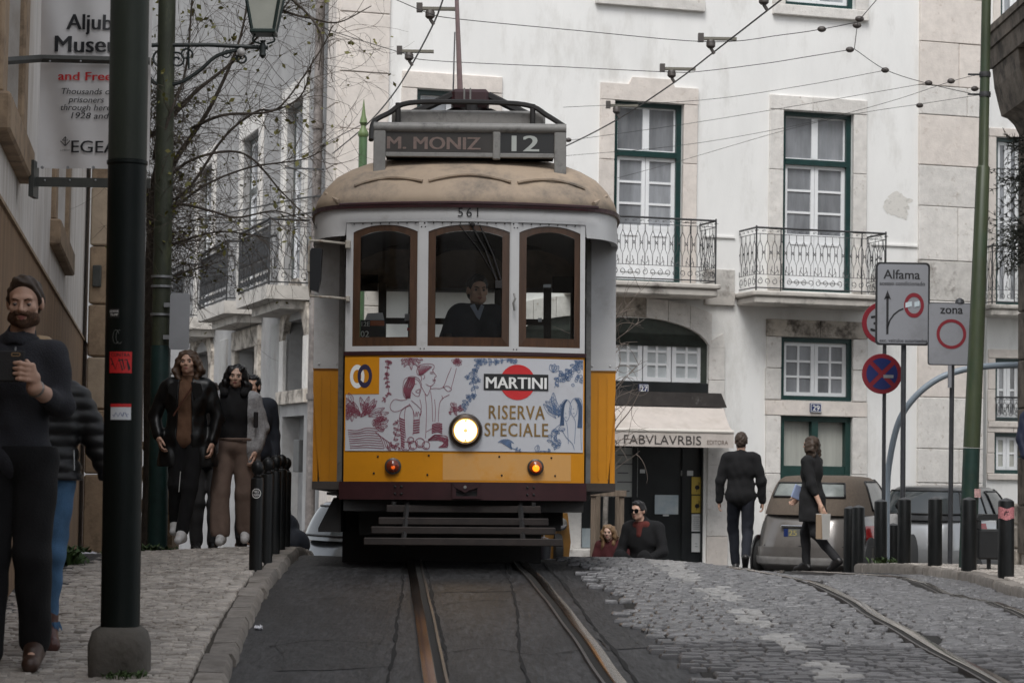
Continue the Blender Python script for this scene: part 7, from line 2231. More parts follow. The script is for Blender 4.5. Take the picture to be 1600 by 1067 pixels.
def short_hair(T, R, s, m, parent, res=.007, vol=1.0, line=.062):
    P = [('e', T(0, .016, .034), (.081 * s * vol, .098 * s, .092 * s * vol), R), ('e', T(0, .045, -.01), (.074 * s, .064 * s, .075 * s), R), ('e', T(0, -.022, .084), (.054 * s, .052 * s, .034 * s * vol), R)]
    c = T(0, -.066, line + .004); nn = R @ np.array((0, -.90, -.44)); c2 = T(0, .0, -.072); n2 = R @ np.array((0, -.35, -1.0))
    V = sdf_part('hair', P, m, parent, res, .02, cuts=[(c, nn), (c2, n2)], subs=[('e', T(sx * .082, -.008, -.025), (.016 * s, .026 * s, .034 * s), R) for sx in (-1, 1)] + [('e', T(sx * .062, -.075, .062), (.026 * s, .030 * s, .024 * s), R) for sx in (-1, 1)], wob=hair_wob(.0055, 1.25))
    return V
def long_hair(T, R, s, m, parent, length=.26, res=.009, width=1.0, wavy=.012, part=0.0):
    P = [('e', T(0, .018, .034), (.086 * s, .100 * s, .094 * s), R), ('e', T(0, .045, -.03), (.090 * s * width, .06 * s, .10 * s), R)]
    for sx in (-1, 1):
        for j in range(5):
            y = -.020 + .022 * j
            pts = [T(sx * (.055 + .004 * j), y - .02, .085), T(sx * .084 * width, y, .01), T(sx * (.090 + wavy) * width, y + .004, -.07), T(sx * (.086 - wavy * .5) * width, y + .012, -.07 - length * .45), T(sx * (.088 + wavy) * width, y + .012, -.07 - length * (.85 + .04 * j))]
            for a, b, ra, rb in zip(pts[:-1], pts[1:], (.02, .026, .026, .022), (.026, .026, .022, .010)): P.append(('c', a, b, ra * s, rb * s))
    for x in (-.05, 0, .05): P.append(('c', T(x, .06, .0), T(x * 1.2, .065, -.07 - length * .9), .035 * s, .02 * s))
    c = T(part, -.066, .066); nn = R @ np.array((0, -.86, -.5))
    face = ('e', T(0, -.082, -.025), (.058 * s, .06 * s, .098 * s), R)
    return sdf_part('hair', P, m, parent, res, .018, subs=[face], wob=hair_wob(.005, .8))
class Fig:
    """a standing figure described in metres, feet at z = 0, facing -y; every joint can be moved"""
    def __init__(s, H=1.72, **J):
        k = H / 1.75; s.k = k
        s.J = dict(head=(0, -.015, 1.62), neck=(0, .012, 1.46), chest=(0, 0, 1.28), waist=(0, 0, 1.07), pelvis=(0, .01, .95))
        for q, sx in (('l', -1), ('r', 1)):
            s.J.update({'sh' + q: (sx * .175, .01, 1.41), 'el' + q: (sx * .225, .03, 1.12), 'wr' + q: (sx * .225, -.03, .87), 'hip' + q: (sx * .085, .01, .92), 'kn' + q: (sx * .095, -.01, .50), 'an' + q: (sx * .095, .025, .09), 'toe' + q: (sx * .105, -.12, .035)})
        s.J.update(J)
        s.J = {a: np.array(b, float) * k for a, b in s.J.items()}
    def p(s, a): return s.J[a]
    def arms(s, g, cut=1.0, which='lr', e=0.0):
        P = []
        for q in which:
            a, b, c = s.p('sh' + q), s.p('el' + q), s.p('wr' + q)
            P += [('c', a, b, .056 * s.k + g, .043 * s.k + g), ('c', b, b + (c - b) * cut, .043 * s.k + g, .032 * s.k + g * (1 + e))]
        return P
    def torso(s, g, sw=1.0, low=True):
        k = s.k; P = [('c', s.p('shl') * .86 + s.p('shr') * .14, s.p('shr') * .86 + s.p('shl') * .14, .064 * k + g, .064 * k + g), ('e', s.p('chest'), (.165 * k * sw + g, .112 * k + g, .185 * k + g)),
                      ('e', s.p('waist'), (.145 * k * sw + g, .100 * k + g, .16 * k + g)), ('c', s.p('neck') - (0, 0, .06 * k), s.p('chest'), .07 * k + g, .10 * k + g)]
        if low: P.append(('e', s.p('pelvis'), (.165 * k * sw + g, .120 * k + g, .13 * k + g)))
        return P
    def legs(s, g, end=1.0, flare=0.0, which='lr'):
        k = s.k; P = [('e', s.p('pelvis'), (.165 * k + g, .118 * k + g, .12 * k + g))]
        for q in which:
            a, b, c = s.p('hip' + q), s.p('kn' + q), s.p('an' + q)
            P += [('c', a, b, .088 * k + g, .060 * k + g + flare * .4), ('c', b, b + (c - b) * end, .060 * k + g + flare * .5, .042 * k + g + flare)]
        return P
    def shoes(s, g=.0, which='lr', boot=0.0):
        P = []
        for q in which:
            a, t = s.p('an' + q), s.p('toe' + q); u = t - a; u[2] = 0; u /= np.linalg.norm(u) + 1e-9
            hz = t[2] - .005
            P += [('c', (*(a + u * -.035)[:2], hz + .012 + max(0, a[2] - .09 * s.k) * 1), (*t[:2], hz), .040 + g, .034 + g), ('c', a, (a * .5 + t * .5), .046 + g, .036 + g)]
            if boot: P.append(('c', a, a + (0, 0, boot), .047 + g, .050 + g))
        return P
    def body(s, R, sc, hands, jaw=1.0, skin_k=1.0):
        c = s.p('head'); hp, subs, T = head_prims(c, R, sc, jaw)
        P = s.torso(-.012) + s.arms(-.004) + s.legs(-.012) + [('c', s.p('neck') - (0, 0, .05), c + R @ np.array((0, .015, -.05)) * sc, .056 * s.k, .052 * s.k)] + hp + hands
        for q in 'lr':
            P.append(('c', s.p('an' + q), s.p('toe' + q), .036 * s.k, .026 * s.k))
        return P, subs, T
def person(label, px, Y, z, rot=0.0, group=None):
    p = at(px, 800, Y)
    return thing('person', label, 'person', (p[0], Y, z), rot, group)
def hem(z): return ((0, 0, z), (0, 0, -1))
def top_cut(z): return ((0, 0, z), (0, 0, 1))
M_HBRN = mat('brown_hair', (.075, .042, .024), .55, var=.35, scale=30, stretch=(4, 4, .6)); M_HBLK = mat('black_hair', (.010, .009, .010), .4, var=.3, scale=30)
M_HDB = mat('dark_brown_hair', (.045, .028, .018), .6, var=.35, scale=40)
def cloth(name, col, rough=.85, bump=.35, bs=90, var=.15, **k): return mat(name, col, rough, var=var, scale=9, bump=bump, bscale=bs, **k)

# ---- man with the phone
def _p1():
    Y = 10.4; s = 342.0
    px0 = 22
    pz = lpave(at(px0, 800, Y)[0], Y)
    r = person('bearded man in a dark quarter zip sweater holding up a black phone', px0, Y, pz)
    k = 1.81 / 1.75
    f = Fig(1.81, head=(.03, -.035, 1.615), elr=(.195, -.015, 1.165), wrr=(.130, -.275, 1.235), ell=(-.205, -.03, 1.17), wrl=(-.125, -.275, 1.235), shr=(.160, .01, 1.385), shl=(-.160, .01, 1.385),
            hipr=(.085, .01, .92), knr=(.10, -.06, .50), anr=(.10, .04, .12), toer=(.11, -.10, .04), knl=(-.09, -.03, .5), anl=(-.08, -.08, .085), toel=(-.07, -.235, .03))
    R = rotm(.04, .16, .0)
    hz = []
    for q, sx in (('r', 1), ('l', -1)):
        w = f.p('wr' + q)
        d0 = np.array((.02 * sx, -.30, .95)); d0 /= np.linalg.norm(d0)
        hz.append(('c', w, w + d0 * .045, .029, .030))
        for j in range(4):
            o = np.array((-.004 * sx, -.012 - .002 * j, .030 + .0215 * j))
            b = w + np.array((.004 * sx, -.024, 0)) + o
            kn = b + np.array((-.020 * sx, -.022, .002)); t1 = kn + np.array((-.030 * sx, -.005, .003 + .002 * j)); t2 = t1 + np.array((-.026 * sx, .004, -.001));
            if j == 0: t2 = t1 + np.array((-.016 * sx, .004, 0))
            hz += [('c', w + d0 * .02, b, .020, .0135), ('c', b, kn, .0125, .0115, 'hard'), ('c', kn, t1, .0108, .0100, 'hard'), ('c', t1, t2, .0098, .0085, 'hard')]
        th0 = w + d0 * .05 + np.array((0, .012, 0)); th1 = th0 + np.array((-.012 * sx, .004, .040)); th2 = th1 + np.array((-.026 * sx, .002, .030))
        hz += [('c', w + d0 * .03, th0, .020, .017), ('c', th0, th1, .0145, .0125, 'hard'), ('c', th1, th2, .012, .0098, 'hard')]
    P, subs, T = f.body(R, 1.0, hz)
    P += [('c', f.p('elr'), f.p('wrr'), .046, .031), ('c', f.p('ell'), f.p('wrl'), .046, .031)]
    sdf_part('body', P, SKIN, r, .0062, .012, subs=subs)
    BM = mat('reddish_beard', (.085, .042, .022), .8, var=.4, scale=70, bump=.6, bscale=160)
    face_parts(T, R, 1.0, r, BM, True, True, SKIN)
    be = [('e', T(0, -.022, -.036), (.0645, .072, .081), R), ('e', T(0, -.058, -.086), (.034, .033, .029), R), ('c', T(-.036, -.030, -.066), T(.036, -.030, -.066), .039, .039), ('c', T(-.020, -.090, -.042), T(.020, -.090, -.042), .008, .008)]
    sdf_part('beard', be, BM, r, .0058, .012, cuts=[(T(0, -.06, -.034), R @ np.array((0, .30, 1.0))), (T(0, .012, 0), R @ np.array((0, 1, 0)))], subs=[('c', T(-.020, -.098, -.060), T(.020, -.098, -.060), .0145, .0145), ('e', T(.0, -.11, -.022), (.04, .03, .02), R)], wob=hair_wob(.0022, 1.6))
    short_hair(T, R, 1.0, M_HDB, r, .0062, 1.0, .080)
    SW = cloth('charcoal_sweater', (.028, .029, .036), .95, .5, 140)
    P = f.torso(.012, .92) + f.arms(.012, .50)
    sdf_part('sweater', P, SW, r, .0085, .032, cuts=[hem(.845)], wob=cloth_wob(.0048, 1.0, .7))
    cuff = MB()
    n_ = f.p('neck')
    sdf_part('collar', [('c', n_ + (-.05, -.02, -.035), n_ + (.05, -.02, -.035), .058, .058), ('c', n_ + (0, .04, .02), n_ + (0, -.05, -.012), .068, .062)], SW, r, .008, .02, subs=[('c', n_ + (0, -.01, .10), n_ + (0, -.075, -.06), .052, .036)], cuts=[((0, -.03, n_[2] + .048), (0, -.45, 1))])
    MB().tube([n_ + (.006, -.118, -.10), n_ + (.006, -.10, -.045)], .004, 6).sphere(n_ + (.006, -.122, -.105), .007, 8, 6).build('zip', M_GALV, r)
    TR = cloth('black_trousers', (.004, .004, .005), .95)
    sdf_part('trousers', f.legs(.016, .98, .012), TR, r, .010, .03, wob=cloth_wob(.004, .8, 2.), cuts=[top_cut(1.02)])
    BT = mat('brown_leather_boots', (.050, .026, .018), .45, var=.3, scale=12, bump=.2, bscale=50)
    sdf_part('boots', f.shoes(.006, 'lr', .08), BT, r, .009, .02)
    w = f.p('wrr'); e = f.p('elr'); d = (e - w) / np.linalg.norm(e - w)
    a = w + d * .02;
    u = np.cross(d, (0, 0, 1)); u /= np.linalg.norm(u); v = np.cross(d, u)
    wt = MB().tube([a + (u * math.cos(t) + v * math.sin(t)) * .036 for t in np.linspace(0, 2 * math.pi, 17)], .0062, 5, False)
    wt.build('watch', mat('steel_watch', (.30, .28, .26), .3, metal=.8), r, 'all')
    pc = np.array((at(px0, 800, Y)[0], Y, pz)) + np.array((0.0, -.322, 1.315 * k))
    ph = thing('phone', 'black phone in a flip case held sideways by the bearded man', 'phone', pc)
    ph.rotation_euler = (math.radians(-8), 0, 0)
    MB().box(-.098, .098, -.007, .007, -.062, .078, .006).build('case', mat('black_phone_case', (.010, .010, .011), .55, bump=.2, bscale=120), ph)
    sl = MB().ring([(x * 1.0 + .058, z + .060) for x, z in rrect(.042, .017, .0075, 4)], [(x * .80 + .058, z * .55 + .060) for x, z in rrect(.042, .017, .0075, 4)], -.0082, -.006)
    sl.build('lens_ring', mat('gold_ring', (.34, .22, .11), .35, metal=.5), ph)
    MB().sphere((.050, -.0065, .060), .004, 8, 6, (1, .4, 1)).build('lens', M_IRIS, ph)
_p1()
# ---- woman in jeans behind him
def _p2():
    Y = 11.25; px0 = 66
    pz = lpave(at(px0, 800, Y)[0], Y)
    r = person('woman in a black quilted jacket, blue jeans and brown ankle boots behind the bearded man', px0, Y, pz, .10)
    f = Fig(1.55, shr=(.175, .02, 1.38), elr=(.31, .04, 1.12), wrr=(.42, -.02, .86), head=(-.03, -.02, 1.60), hipr=(.09, 0, .92), knr=(.075, -.05, .52), anr=(.045, .0, .11), toer=(.09, -.15, .04),
            knl=(-.06, .05, .50), anl=(-.06, .28, .20), toel=(-.06, .22, .08), pelvis=(.01, .01, .95))
    R = rotm(-.05, .05)
    P, subs, T = f.body(R, .97, jaw=.82, hands=hand(f.p('wrr'), (.35, -.1, -1), (-1, 0, -.2), (0, -1, 0)) + hand(f.p('wrl'), (0, -.1, -1), (1, 0, 0), (0, -1, 0)))
    sdf_part('body', P, SKIN2, r, .010, .014, subs=subs)
    face_parts(T, R, .97, r, M_HBRN)
    long_hair(T, R, .97, mat('blonde_hair', (.30, .20, .10), .5, var=.3, scale=30, stretch=(4, 4, .6)), r, .16, .010)
    JK = mat('black_quilted_nylon', (.005, .005, .006), .5, var=.2, scale=6)
    quilt = lambda X, Y_, Z: -.010 * np.abs(np.sin((Z + .0 * X) * math.pi / .062)) + .003 * np.sin(30 * X + 25 * Z + 20 * Y_)
    sdf_part('jacket', f.torso(.034, 1.0) + f.arms(.022, .97), JK, r, .009, .03, cuts=[hem(.83)], wob=quilt)
    MB().tube([np.array((.155, -.115, .98)), np.array((.16, -.118, .88))], .004, 5).build('pocket_zip', M_GALV, r)
    JN = mat('blue_denim', (.052, .125, .235), .85, var=.22, scale=7, bump=.4, bscale=200, dirt=(.085, .18, .31), dscale=3)
    sdf_part('jeans', f.legs(.003, .93), JN, r, .008, .03, wob=cloth_wob(.0045, 1.2, 1.1, 1.3), cuts=[top_cut(.98)])
    hm = MB()
    for q in 'r':
        a = f.p('an' + q); c0 = f.p('kn' + q) + (a - f.p('kn' + q)) * .93
        for i in range(30):
            t = 6.283 * i / 30; b = c0 + (.052 * math.cos(t), .052 * math.sin(t), .012)
            hm.tube([b, b + (.012 * math.cos(t) + random.uniform(-.01, .01), .012 * math.sin(t), -.03 - random.uniform(0, .014))], [.005, .002], 3)
    hm.build('frayed_hem', JN, r, kind='stuff')
    BT = mat('brown_ankle_boots', (.075, .028, .022), .4, var=.25, scale=12, bump=.15, bscale=60)
    P = f.shoes(.004, 'lr', .075);
    sdf_part('boots', P, BT, r, .008, .02)
    a = f.p('anr'); MB().box(a[0] - .03, a[0] + .03, a[1] + .0, a[1] + .05, -.01, .05, .008).build('heel', BT, r)
_p2()
# ---- the two women walking down the pavement
def _p3():
    Y = 20.0; px0 = 289; pz = .90
    r = person('wavy haired woman in an open black leather coat over a brown jumper', px0, Y, pz)
    f = Fig(1.70, shl=(-.18, .01, 1.40), ell=(-.305, .05, 1.14), wrl=(-.245, -.055, .945), shr=(.185, .01, 1.40), elr=(.27, .03, 1.12), wrr=(.235, -.04, .90), head=(.0, -.02, 1.615),
            hipl=(-.075, 0, .92), knl=(-.085, .0, .52), anl=(-.10, .14, .17), toel=(-.10, .02, .10), hipr=(.08, 0, .92), knr=(.05, -.07, .50), anr=(-.01, -.10, .085), toer=(-.02, -.235, .03))
    R = rotm(-.08, -.10, -.03)
    P, subs, T = f.body(R, .95, jaw=.82, hands=hand(f.p('wrl'), (.25, -.25, -.9), (1, .2, 0), (0, -1, 0), .5) + hand(f.p('wrr'), (0, -.25, -1), (-1, .0, 0), (0, -1, 0), .6))
    sdf_part('body', P, SKIN, r, .0085, .012, subs=subs)
    face_parts(T, R, .95, r, M_HBRN)
    long_hair(T, R, .95, M_HBRN, r, .17, .0085, 1.05, .022)
    JP = cloth('brown_jumper', (.135, .070, .040), .95, .5, 140)
    sdf_part('jumper', f.torso(.008, .92) + [('c', f.p('neck') + (0, .0, -.04), f.p('neck') + (0, -.012, .03), .062, .056)], JP, r, .009, .03, cuts=[hem(.80)], wob=cloth_wob(.003, 1.2, .3))
    LC = mat('black_leather', (.006, .0065, .007), .36, spec=.4, var=.25, scale=8, bump=.25, bscale=30)
    opening = lambda X, Y_, Z: np.minimum(.052 + .035 * np.clip((1.3 - Z), 0, 1) - np.abs(X + .005), -(Y_ + .03) + .0)
    P = f.torso(.028, 1.08) + f.arms(.016, .90, 'lr', .3) + [('c', f.p('pelvis') + (-.10, .02, 0), np.array((-.135, .04, .70)), .115, .125), ('c', f.p('pelvis') + (.10, .02, 0), np.array((.15, .04, .70)), .115, .125)]
    sdf_part('coat', P, LC, r, .0085, .03, cuts=[hem(.66), lambda X, Y_, Z: np.minimum(.055 + .03 * np.clip(1.3 - Z, 0, 1) - np.abs(X + .008), -Y_)], wob=cloth_wob(.005, .9, 1.5))
    lp = MB()
    for sx in (-1, 1):
        lp.prism([(sx * .052 - .008, 1.40), (sx * .135, 1.385), (sx * .155, 1.31), (sx * .085, 1.25)][::sx], -.150, -.138)
    lp.build('lapels', LC, r)
    MB().tube([(.085, -.135, 1.40), (-.01, -.150, 1.25), (-.10, -.155, 1.10)], .008, 5).build('bag_strap', mat('brown_strap', (.085, .032, .020), .5), r)
    sdf_part('trousers', f.legs(.006, .94, .010), cloth('black_trousers', (0, 0, 0)), r, .010, .03, cuts=[top_cut(.98)], wob=cloth_wob(.003, 1, .2))
    MB().tube([(-.035, -.085, .62), (-.045, -.09, .44)], .003, 4).build('trouser_seam', M_WPRINT, r)
    SH = mat('white_trainers', (.55, .55, .55), .6, var=.1, scale=20)
    sdf_part('trainers', f.shoes(.003), SH, r, .008, .02)
_p3()
def _p4():
    Y = 20.25; px0 = 363; pz = .885
    r = person('black haired woman in a pale fleece jacket and wide brown trousers', px0, Y, pz)
    f = Fig(1.60, shr=(.175, .01, 1.39), elr=(.255, .05, 1.13), wrr=(.215, -.04, .90), shl=(-.17, .01, 1.39), ell=(-.215, .05, 1.13), wrl=(-.20, -.02, .90), head=(.01, -.02, 1.62),
            knl=(-.10, -.05, .50), anl=(-.09, -.09, .085), toel=(-.09, -.235, .03), knr=(.10, .02, .50), anr=(.12, .10, .12), toer=(.13, -.03, .05))
    R = rotm(.06, .02, .06)
    P, subs, T = f.body(R, .91, jaw=.82, hands=hand(f.p('wrl'), (0, -.2, -1), (1, 0, 0), (0, -1, 0), .6) + hand(f.p('wrr'), (-.1, -.3, -1), (-1, 0, 0), (0, -1, 0), .6))
    sdf_part('body', P, SKIN2, r, .0085, .012, subs=subs)
    face_parts(T, R, .91, r, M_HBLK)
    long_hair(T, R, .91, M_HBLK, r, .16, .0085, 1.06, .008)
    sdf_part('turtleneck', f.torso(.006, .95) + f.arms(.004, .9) + [('c', f.p('neck') + (0, 0, -.05), f.p('neck') + (0, -.01, .035), .066, .058)], cloth('black_knit', (.007, .007, .008), .95), r, .009, .03, cuts=[hem(.87)], wob=cloth_wob(.003, 1.1, .9))
    FL = mat('pale_fleece', (.34, .34, .35), .98, var=.25, scale=60, bump=1.0, bscale=90)
    P = f.torso(.032, 1.12) + f.arms(.030, .86) + [('c', (.13, .02, .92), (.145, .03, .74), .10, .09), ('c', (-.13, .02, .92), (-.145, .03, .74), .10, .09)]
    sdf_part('fleece_jacket', P, FL, r, .0085, .03, cuts=[hem(.665), lambda X, Y_, Z: np.minimum(.125 - np.abs(X + .0) , -(Y_ - .0))], wob=lambda X, Y_, Z: cloth_wob(.004, 1, .4)(X, Y_, Z) + .0022 * np.sin(160 * X + 9 * np.sin(90 * Z)) * np.sin(150 * Z + 60 * Y_))
    MB().box(.185, .225, -.135, -.115, 1.03, 1.17, .006).build('chest_pocket', M_HBLK, r)
    cl = sdf_part('dark_collar', [('c', (.085, -.06, 1.33), (.11, .03, 1.40), .035, .04), ('c', (-.085, -.06, 1.33), (-.11, .03, 1.40), .035, .04), ('c', (-.11, .03, 1.39), (.11, .03, 1.39), .04, .04)], cloth('black_knit', (0, 0, 0)), r, .010, .02)
    WT = cloth('wide_brown_cloth', (.165, .115, .092), .9, .3, 100)
    P = [('e', f.p('pelvis'), (.175, .125, .11))]
    for q in 'lr':
        P += [('c', f.p('hip' + q), f.p('kn' + q) * (1.15, 1, 1), .094, .084), ('c', f.p('kn' + q) * (1.15, 1, 1), f.p('an' + q) * (1.1, 1, 1) + (0, .0, .035), .084, .092)]
    fold = lambda X, Y_, Z: .006 * np.sin(60 * X + 3 * np.sin(5 * Z)) * np.clip((1.0 - Z), 0, 1) + cloth_wob(.003, .7, .2)(X, Y_, Z)
    sdf_part('wide_trousers', P, WT, r, .009, .03, cuts=[top_cut(.96), hem(.065)], wob=fold)
    MB().tube([(.03 + .165 * math.cos(t), .01 + .128 * math.sin(t), .925) for t in np.linspace(0, 6.283, 24)], .012, 5, False).build('waistband', WT, r)
    sdf_part('trainers', f.shoes(.004), mat('white_trainers', (0, 0, 0)), r, .008, .02)
_p4()
def simple_person(label, px, Y, z, rot, H, top, bottom, shoe, hair, J=None, longh=None, topg=.026, low=.80, skin=None, res=.011, headrot=(0, 0, 0), hairlen=.2, legs=.012, arms=.95, coatlen=None, flare=.008):
    r = person(label, px, Y, z, rot)
    f = Fig(H, **(J or {}))
    R = rotm(*headrot)
    hs = []
    for q, sx in (('l', -1), ('r', 1)):
        d = f.p('wr' + q) - f.p('el' + q)
        hs += hand(f.p('wr' + q), d, (-sx, 0, 0), (0, -1, 0), .5, .95)
    P, subs, T = f.body(R, .97 * f.k, hs, jaw=.82 if longh else .97)
    sdf_part('body', P, skin or SKIN, r, res * .85, .014, subs=subs)
    face_parts(T, R, .97 * f.k, r, hair)
    if longh: long_hair(T, R, .97 * f.k, hair, r, hairlen, res * .9)
    else: short_hair(T, R, .97 * f.k, hair, r, res * .75)
    P = f.torso(topg * .8, 1.03) + f.arms(topg * .6, arms)
    n_ = f.p('neck')
    P += [('c', n_ + (0, 0, -.03), n_ + (0, .005, .02), .068, .062)]
    if coatlen is not None: P += [('c', f.p('pelvis') + (sx * .07, 0, 0), f.p('pelvis') * (1, 1, 0) + (sx * .085, .01, coatlen + .03), .13, .14) for sx in (-1, 1)]
    sdf_part('jacket', P, top, r, res, .03, cuts=[hem(low * f.k if coatlen is None else coatlen)], wob=cloth_wob(.0045, 1, hash(label) % 7))
    sdf_part('trousers', f.legs(legs, .97, flare), bottom, r, res, .03, wob=cloth_wob(.0045, 1, 2.2))
    sdf_part('shoes', f.shoes(.004), shoe, r, res, .02)
    return r, f, T, R
M_BLKJ = cloth('black_jacket_cloth', (.0045, .0045, .0055), .92); M_NAVYJ = cloth('navy_jacket_cloth', (.014, .018, .028), .8); M_DJEAN = cloth('dark_denim', (.006, .008, .015), .85); M_GJEAN = cloth('grey_denim', (.055, .055, .058), .9)
M_SHOEK = mat('black_shoes', (.012, .011, .011), .4)
simple_person('dark haired man in a navy jacket half hidden behind the woman in pale fleece', 393, 21.6, lpave(-2.4, 21.6) + .03, .35, 1.66, M_NAVYJ, M_GJEAN, M_SHOEK, M_HBLK, dict(head=(-.02, .0, 1.60)), headrot=(-.7, 0, 0))
simple_person('person in grey jeans and black boots hidden behind the wavy haired woman', 322, 21.3, lpave(-2.8, 21.3), .1, 1.60, M_NAVYJ, M_GJEAN, M_SHOEK, M_HDB, dict(knr=(.09, -.05, .5), anr=(.08, -.1, .09), toer=(.08, -.24, .03)), longh=True)
_r, _f, _T, _R = simple_person('person in a dark jacket crouching by the kerb behind the ball topped bollards', 452, 22.4, .42, -2.0, 1.66, M_NAVYJ, M_NAVYJ, M_SHOEK, M_HDB,
    dict(head=(0, -.34, 1.00), neck=(0, -.24, .88), chest=(0, -.15, .74), waist=(0, -.03, .56), pelvis=(0, .08, .42), shl=(-.17, -.20, .86), shr=(.17, -.20, .86), ell=(-.24, -.28, .60), elr=(.25, -.30, .60), wrl=(-.16, -.46, .48), wrr=(.15, -.48, .44),
         hipl=(-.09, .08, .40), hipr=(.09, .08, .40), knl=(-.16, -.32, .50), knr=(.17, -.32, .50), anl=(-.13, -.08, .10), anr=(.13, -.08, .10), toel=(-.14, -.22, .035), toer=(.14, -.22, .035)), low=.30, headrot=(0, .5, 0))
def _driver():
    p = np.array(TRAM.matrix_world.translation) if False else np.array(TRAM.location)
    w = np.array(Matrix.Rotation(math.radians(1.2), 3, 'Z') @ Vector((.075, .62, 0)))
    r = thing('person', 'tram driver in a dark jacket and pale collar standing behind the middle windscreen', 'person', p + w + (0, 0, .60), math.radians(1.2))
    f = Fig(1.62, elr=(.27, -.04, 1.12), wrr=(.16, -.26, 1.10), ell=(-.27, -.02, 1.12), wrl=(-.18, -.24, 1.05))
    R = rotm(.25, .05)
    P, subs, T = f.body(R, 1.0, hand(f.p('wrr'), (-.2, -1, -.1), (0, 0, -1), (-1, 0, 0), .6) + hand(f.p('wrl'), (.2, -1, -.1), (0, 0, -1), (1, 0, 0), .6))
    sdf_part('body', P, SKIN, r, .010, .014, subs=subs)
    face_parts(T, R, 1.0, r, M_HBLK)
    short_hair(T, R, 1.0, M_HBLK, r, .008)
    sdf_part('jacket', f.torso(.034, 1.12) + f.arms(.024, .95), M_NAVYJ, r, .011, .03, cuts=[hem(.80)], wob=cloth_wob(.004, 1, 3))
    n_ = f.p('neck')
    MB().prism([(-.055, n_[2] + .02), (0, n_[2] - .07), (.02, n_[2] - .05), (-.02, n_[2] + .035)], -.150, -.135).prism([(.055, n_[2] + .02), (.03, n_[2] + .03), (-.01, n_[2] - .06), (.02, n_[2] - .09)], -.148, -.134).build('collar', mat('pale_blue_shirt', (.32, .36, .46), .8), r)
    sdf_part('trousers', f.legs(.012), M_NAVYJ, r, .012, .03); sdf_part('shoes', f.shoes(.004), M_SHOEK, r, .012, .02)
_driver()
_z9 = .40
_seat = dict(head=(-.03, -.10, .83), neck=(0, -.03, .68), chest=(0, -.02, .50), waist=(0, .0, .30), pelvis=(0, .04, .16), shl=(-.185, -.02, .63), shr=(.185, .0, .63), ell=(-.25, -.08, .36), elr=(.27, -.06, .36), wrl=(-.17, -.30, .22), wrr=(.08, -.30, .22),
             hipl=(-.09, .04, .13), hipr=(.09, .04, .13), knl=(-.14, -.36, .30), knr=(.16, -.36, .30), anl=(-.13, -.50, -.10), anr=(.15, -.52, -.10), toel=(-.14, -.66, -.16), toer=(.16, -.68, -.16))
_r, _f, _T, _R = simple_person('dark haired man in sunglasses and a black coat sitting by the young tree', 1006, 24.4, _z9, -.45, 1.60, M_BLKJ, M_BLKJ, M_SHOEK, M_HBLK, _seat, low=-.2, headrot=(-.15, .05, 0))
sg = MB()
for sx in (-1, 1): sg.lathe([(.025, 0), (.025, .003)], 14, tuple(_T(sx * .031, -.094, .004)), 'y'); sg.tube([_T(sx * .054, -.094, .010), _T(sx * .078, -.02, .010)], .003, 4)
sg.tube([_T(-.01, -.097, .010), _T(.01, -.097, .010)], .003, 4)
sg.build('sunglasses', mat('black_lens', (.008, .008, .009), .12), _r)
n_ = _f.p('neck')
sdf_part('scarf', [('c', n_ + (-.05, -.03, -.02), n_ + (.05, -.03, -.02), .052, .052), ('c', n_ + (0, -.05, -.02), n_ + (.0, -.08, -.12), .05, .04), ('c', n_ + (-.03, .04, 0), n_ + (.03, .04, 0), .05, .05)], cloth('dark_red_scarf', (.095, .018, .014), .95), _r, .010, .02)
_r, _f, _T, _R = simple_person('fair haired girl in a dark red top sitting beside the young tree trunk', 957, 24.9, .29, -.3, 1.30, cloth('dark_red_top', (.075, .014, .016), .9), M_BLKJ, M_SHOEK, mat('fair_hair', (.20, .12, .06), .5, var=.35, scale=30, stretch=(4, 4, .6)), _seat, True, low=-.2, skin=SKIN2, hairlen=.22)
_Y = 29.5; _x = at(1157, 800, _Y)[0]
simple_person('man in a black jacket and dark jeans walking away towards the green door', 1157, _Y, float(gz(_x, _Y)), math.pi - .08, 1.82, M_BLKJ, M_DJEAN, M_SHOEK, M_HDB,
              dict(elr=(.255, .0, 1.13), wrr=(.265, -.05, .88), ell=(-.255, .03, 1.13), wrl=(-.27, -.02, .88), knr=(.085, -.16, .52), anr=(.05, -.20, .10), toer=(.05, -.34, .04), knl=(-.09, .02, .5), anl=(-.06, .30, .20), toel=(-.06, .20, .08)), topg=.030, low=.78, res=.012, legs=.006)
_Y = 28.0; _x = at(1268, 800, _Y)[0]
_zw = float(gz(_x, _Y))
_r, _f, _T, _R = simple_person('dark haired woman in black carrying a white bag and pale papers past the brown car', 1268, _Y, _zw, -2.15, 1.68, cloth('black_dress_cloth', (.007, .007, .008), .9), cloth('black_leggings', (.009, .009, .011), .8), M_SHOEK, M_HDB,
    dict(shl=(-.16, .0, 1.40), ell=(-.20, -.06, 1.13), wrl=(-.19, -.27, .95), elr=(.21, .10, 1.12), wrr=(.20, .22, .86), knl=(-.08, -.12, .50), anl=(-.07, -.10, .10), toel=(-.07, -.24, .04), knr=(.08, .10, .5), anr=(.08, .40, .18), toer=(.08, .30, .06)), True, low=.5, coatlen=.62, res=.012, arms=.42, hairlen=.10, legs=.004)
Ls = np.array(Matrix.Rotation(-2.15, 3, 'Z')); base = np.array((_x, _Y, _zw))
hp = base + Ls @ _f.p('wrl')
pp = MB().box(-.10, .10, -.012, .012, -.03, .14, .004).build('papers', mat('pale_blue_paper', (.33, .40, .60), .6, var=.1, scale=9), None)
pp.location = tuple(hp + (-.02, -.05, .0)); pp.rotation_euler = (.1, .35, .5); tag(pp, 'pale blue papers in the hand of the woman in black', 'papers')
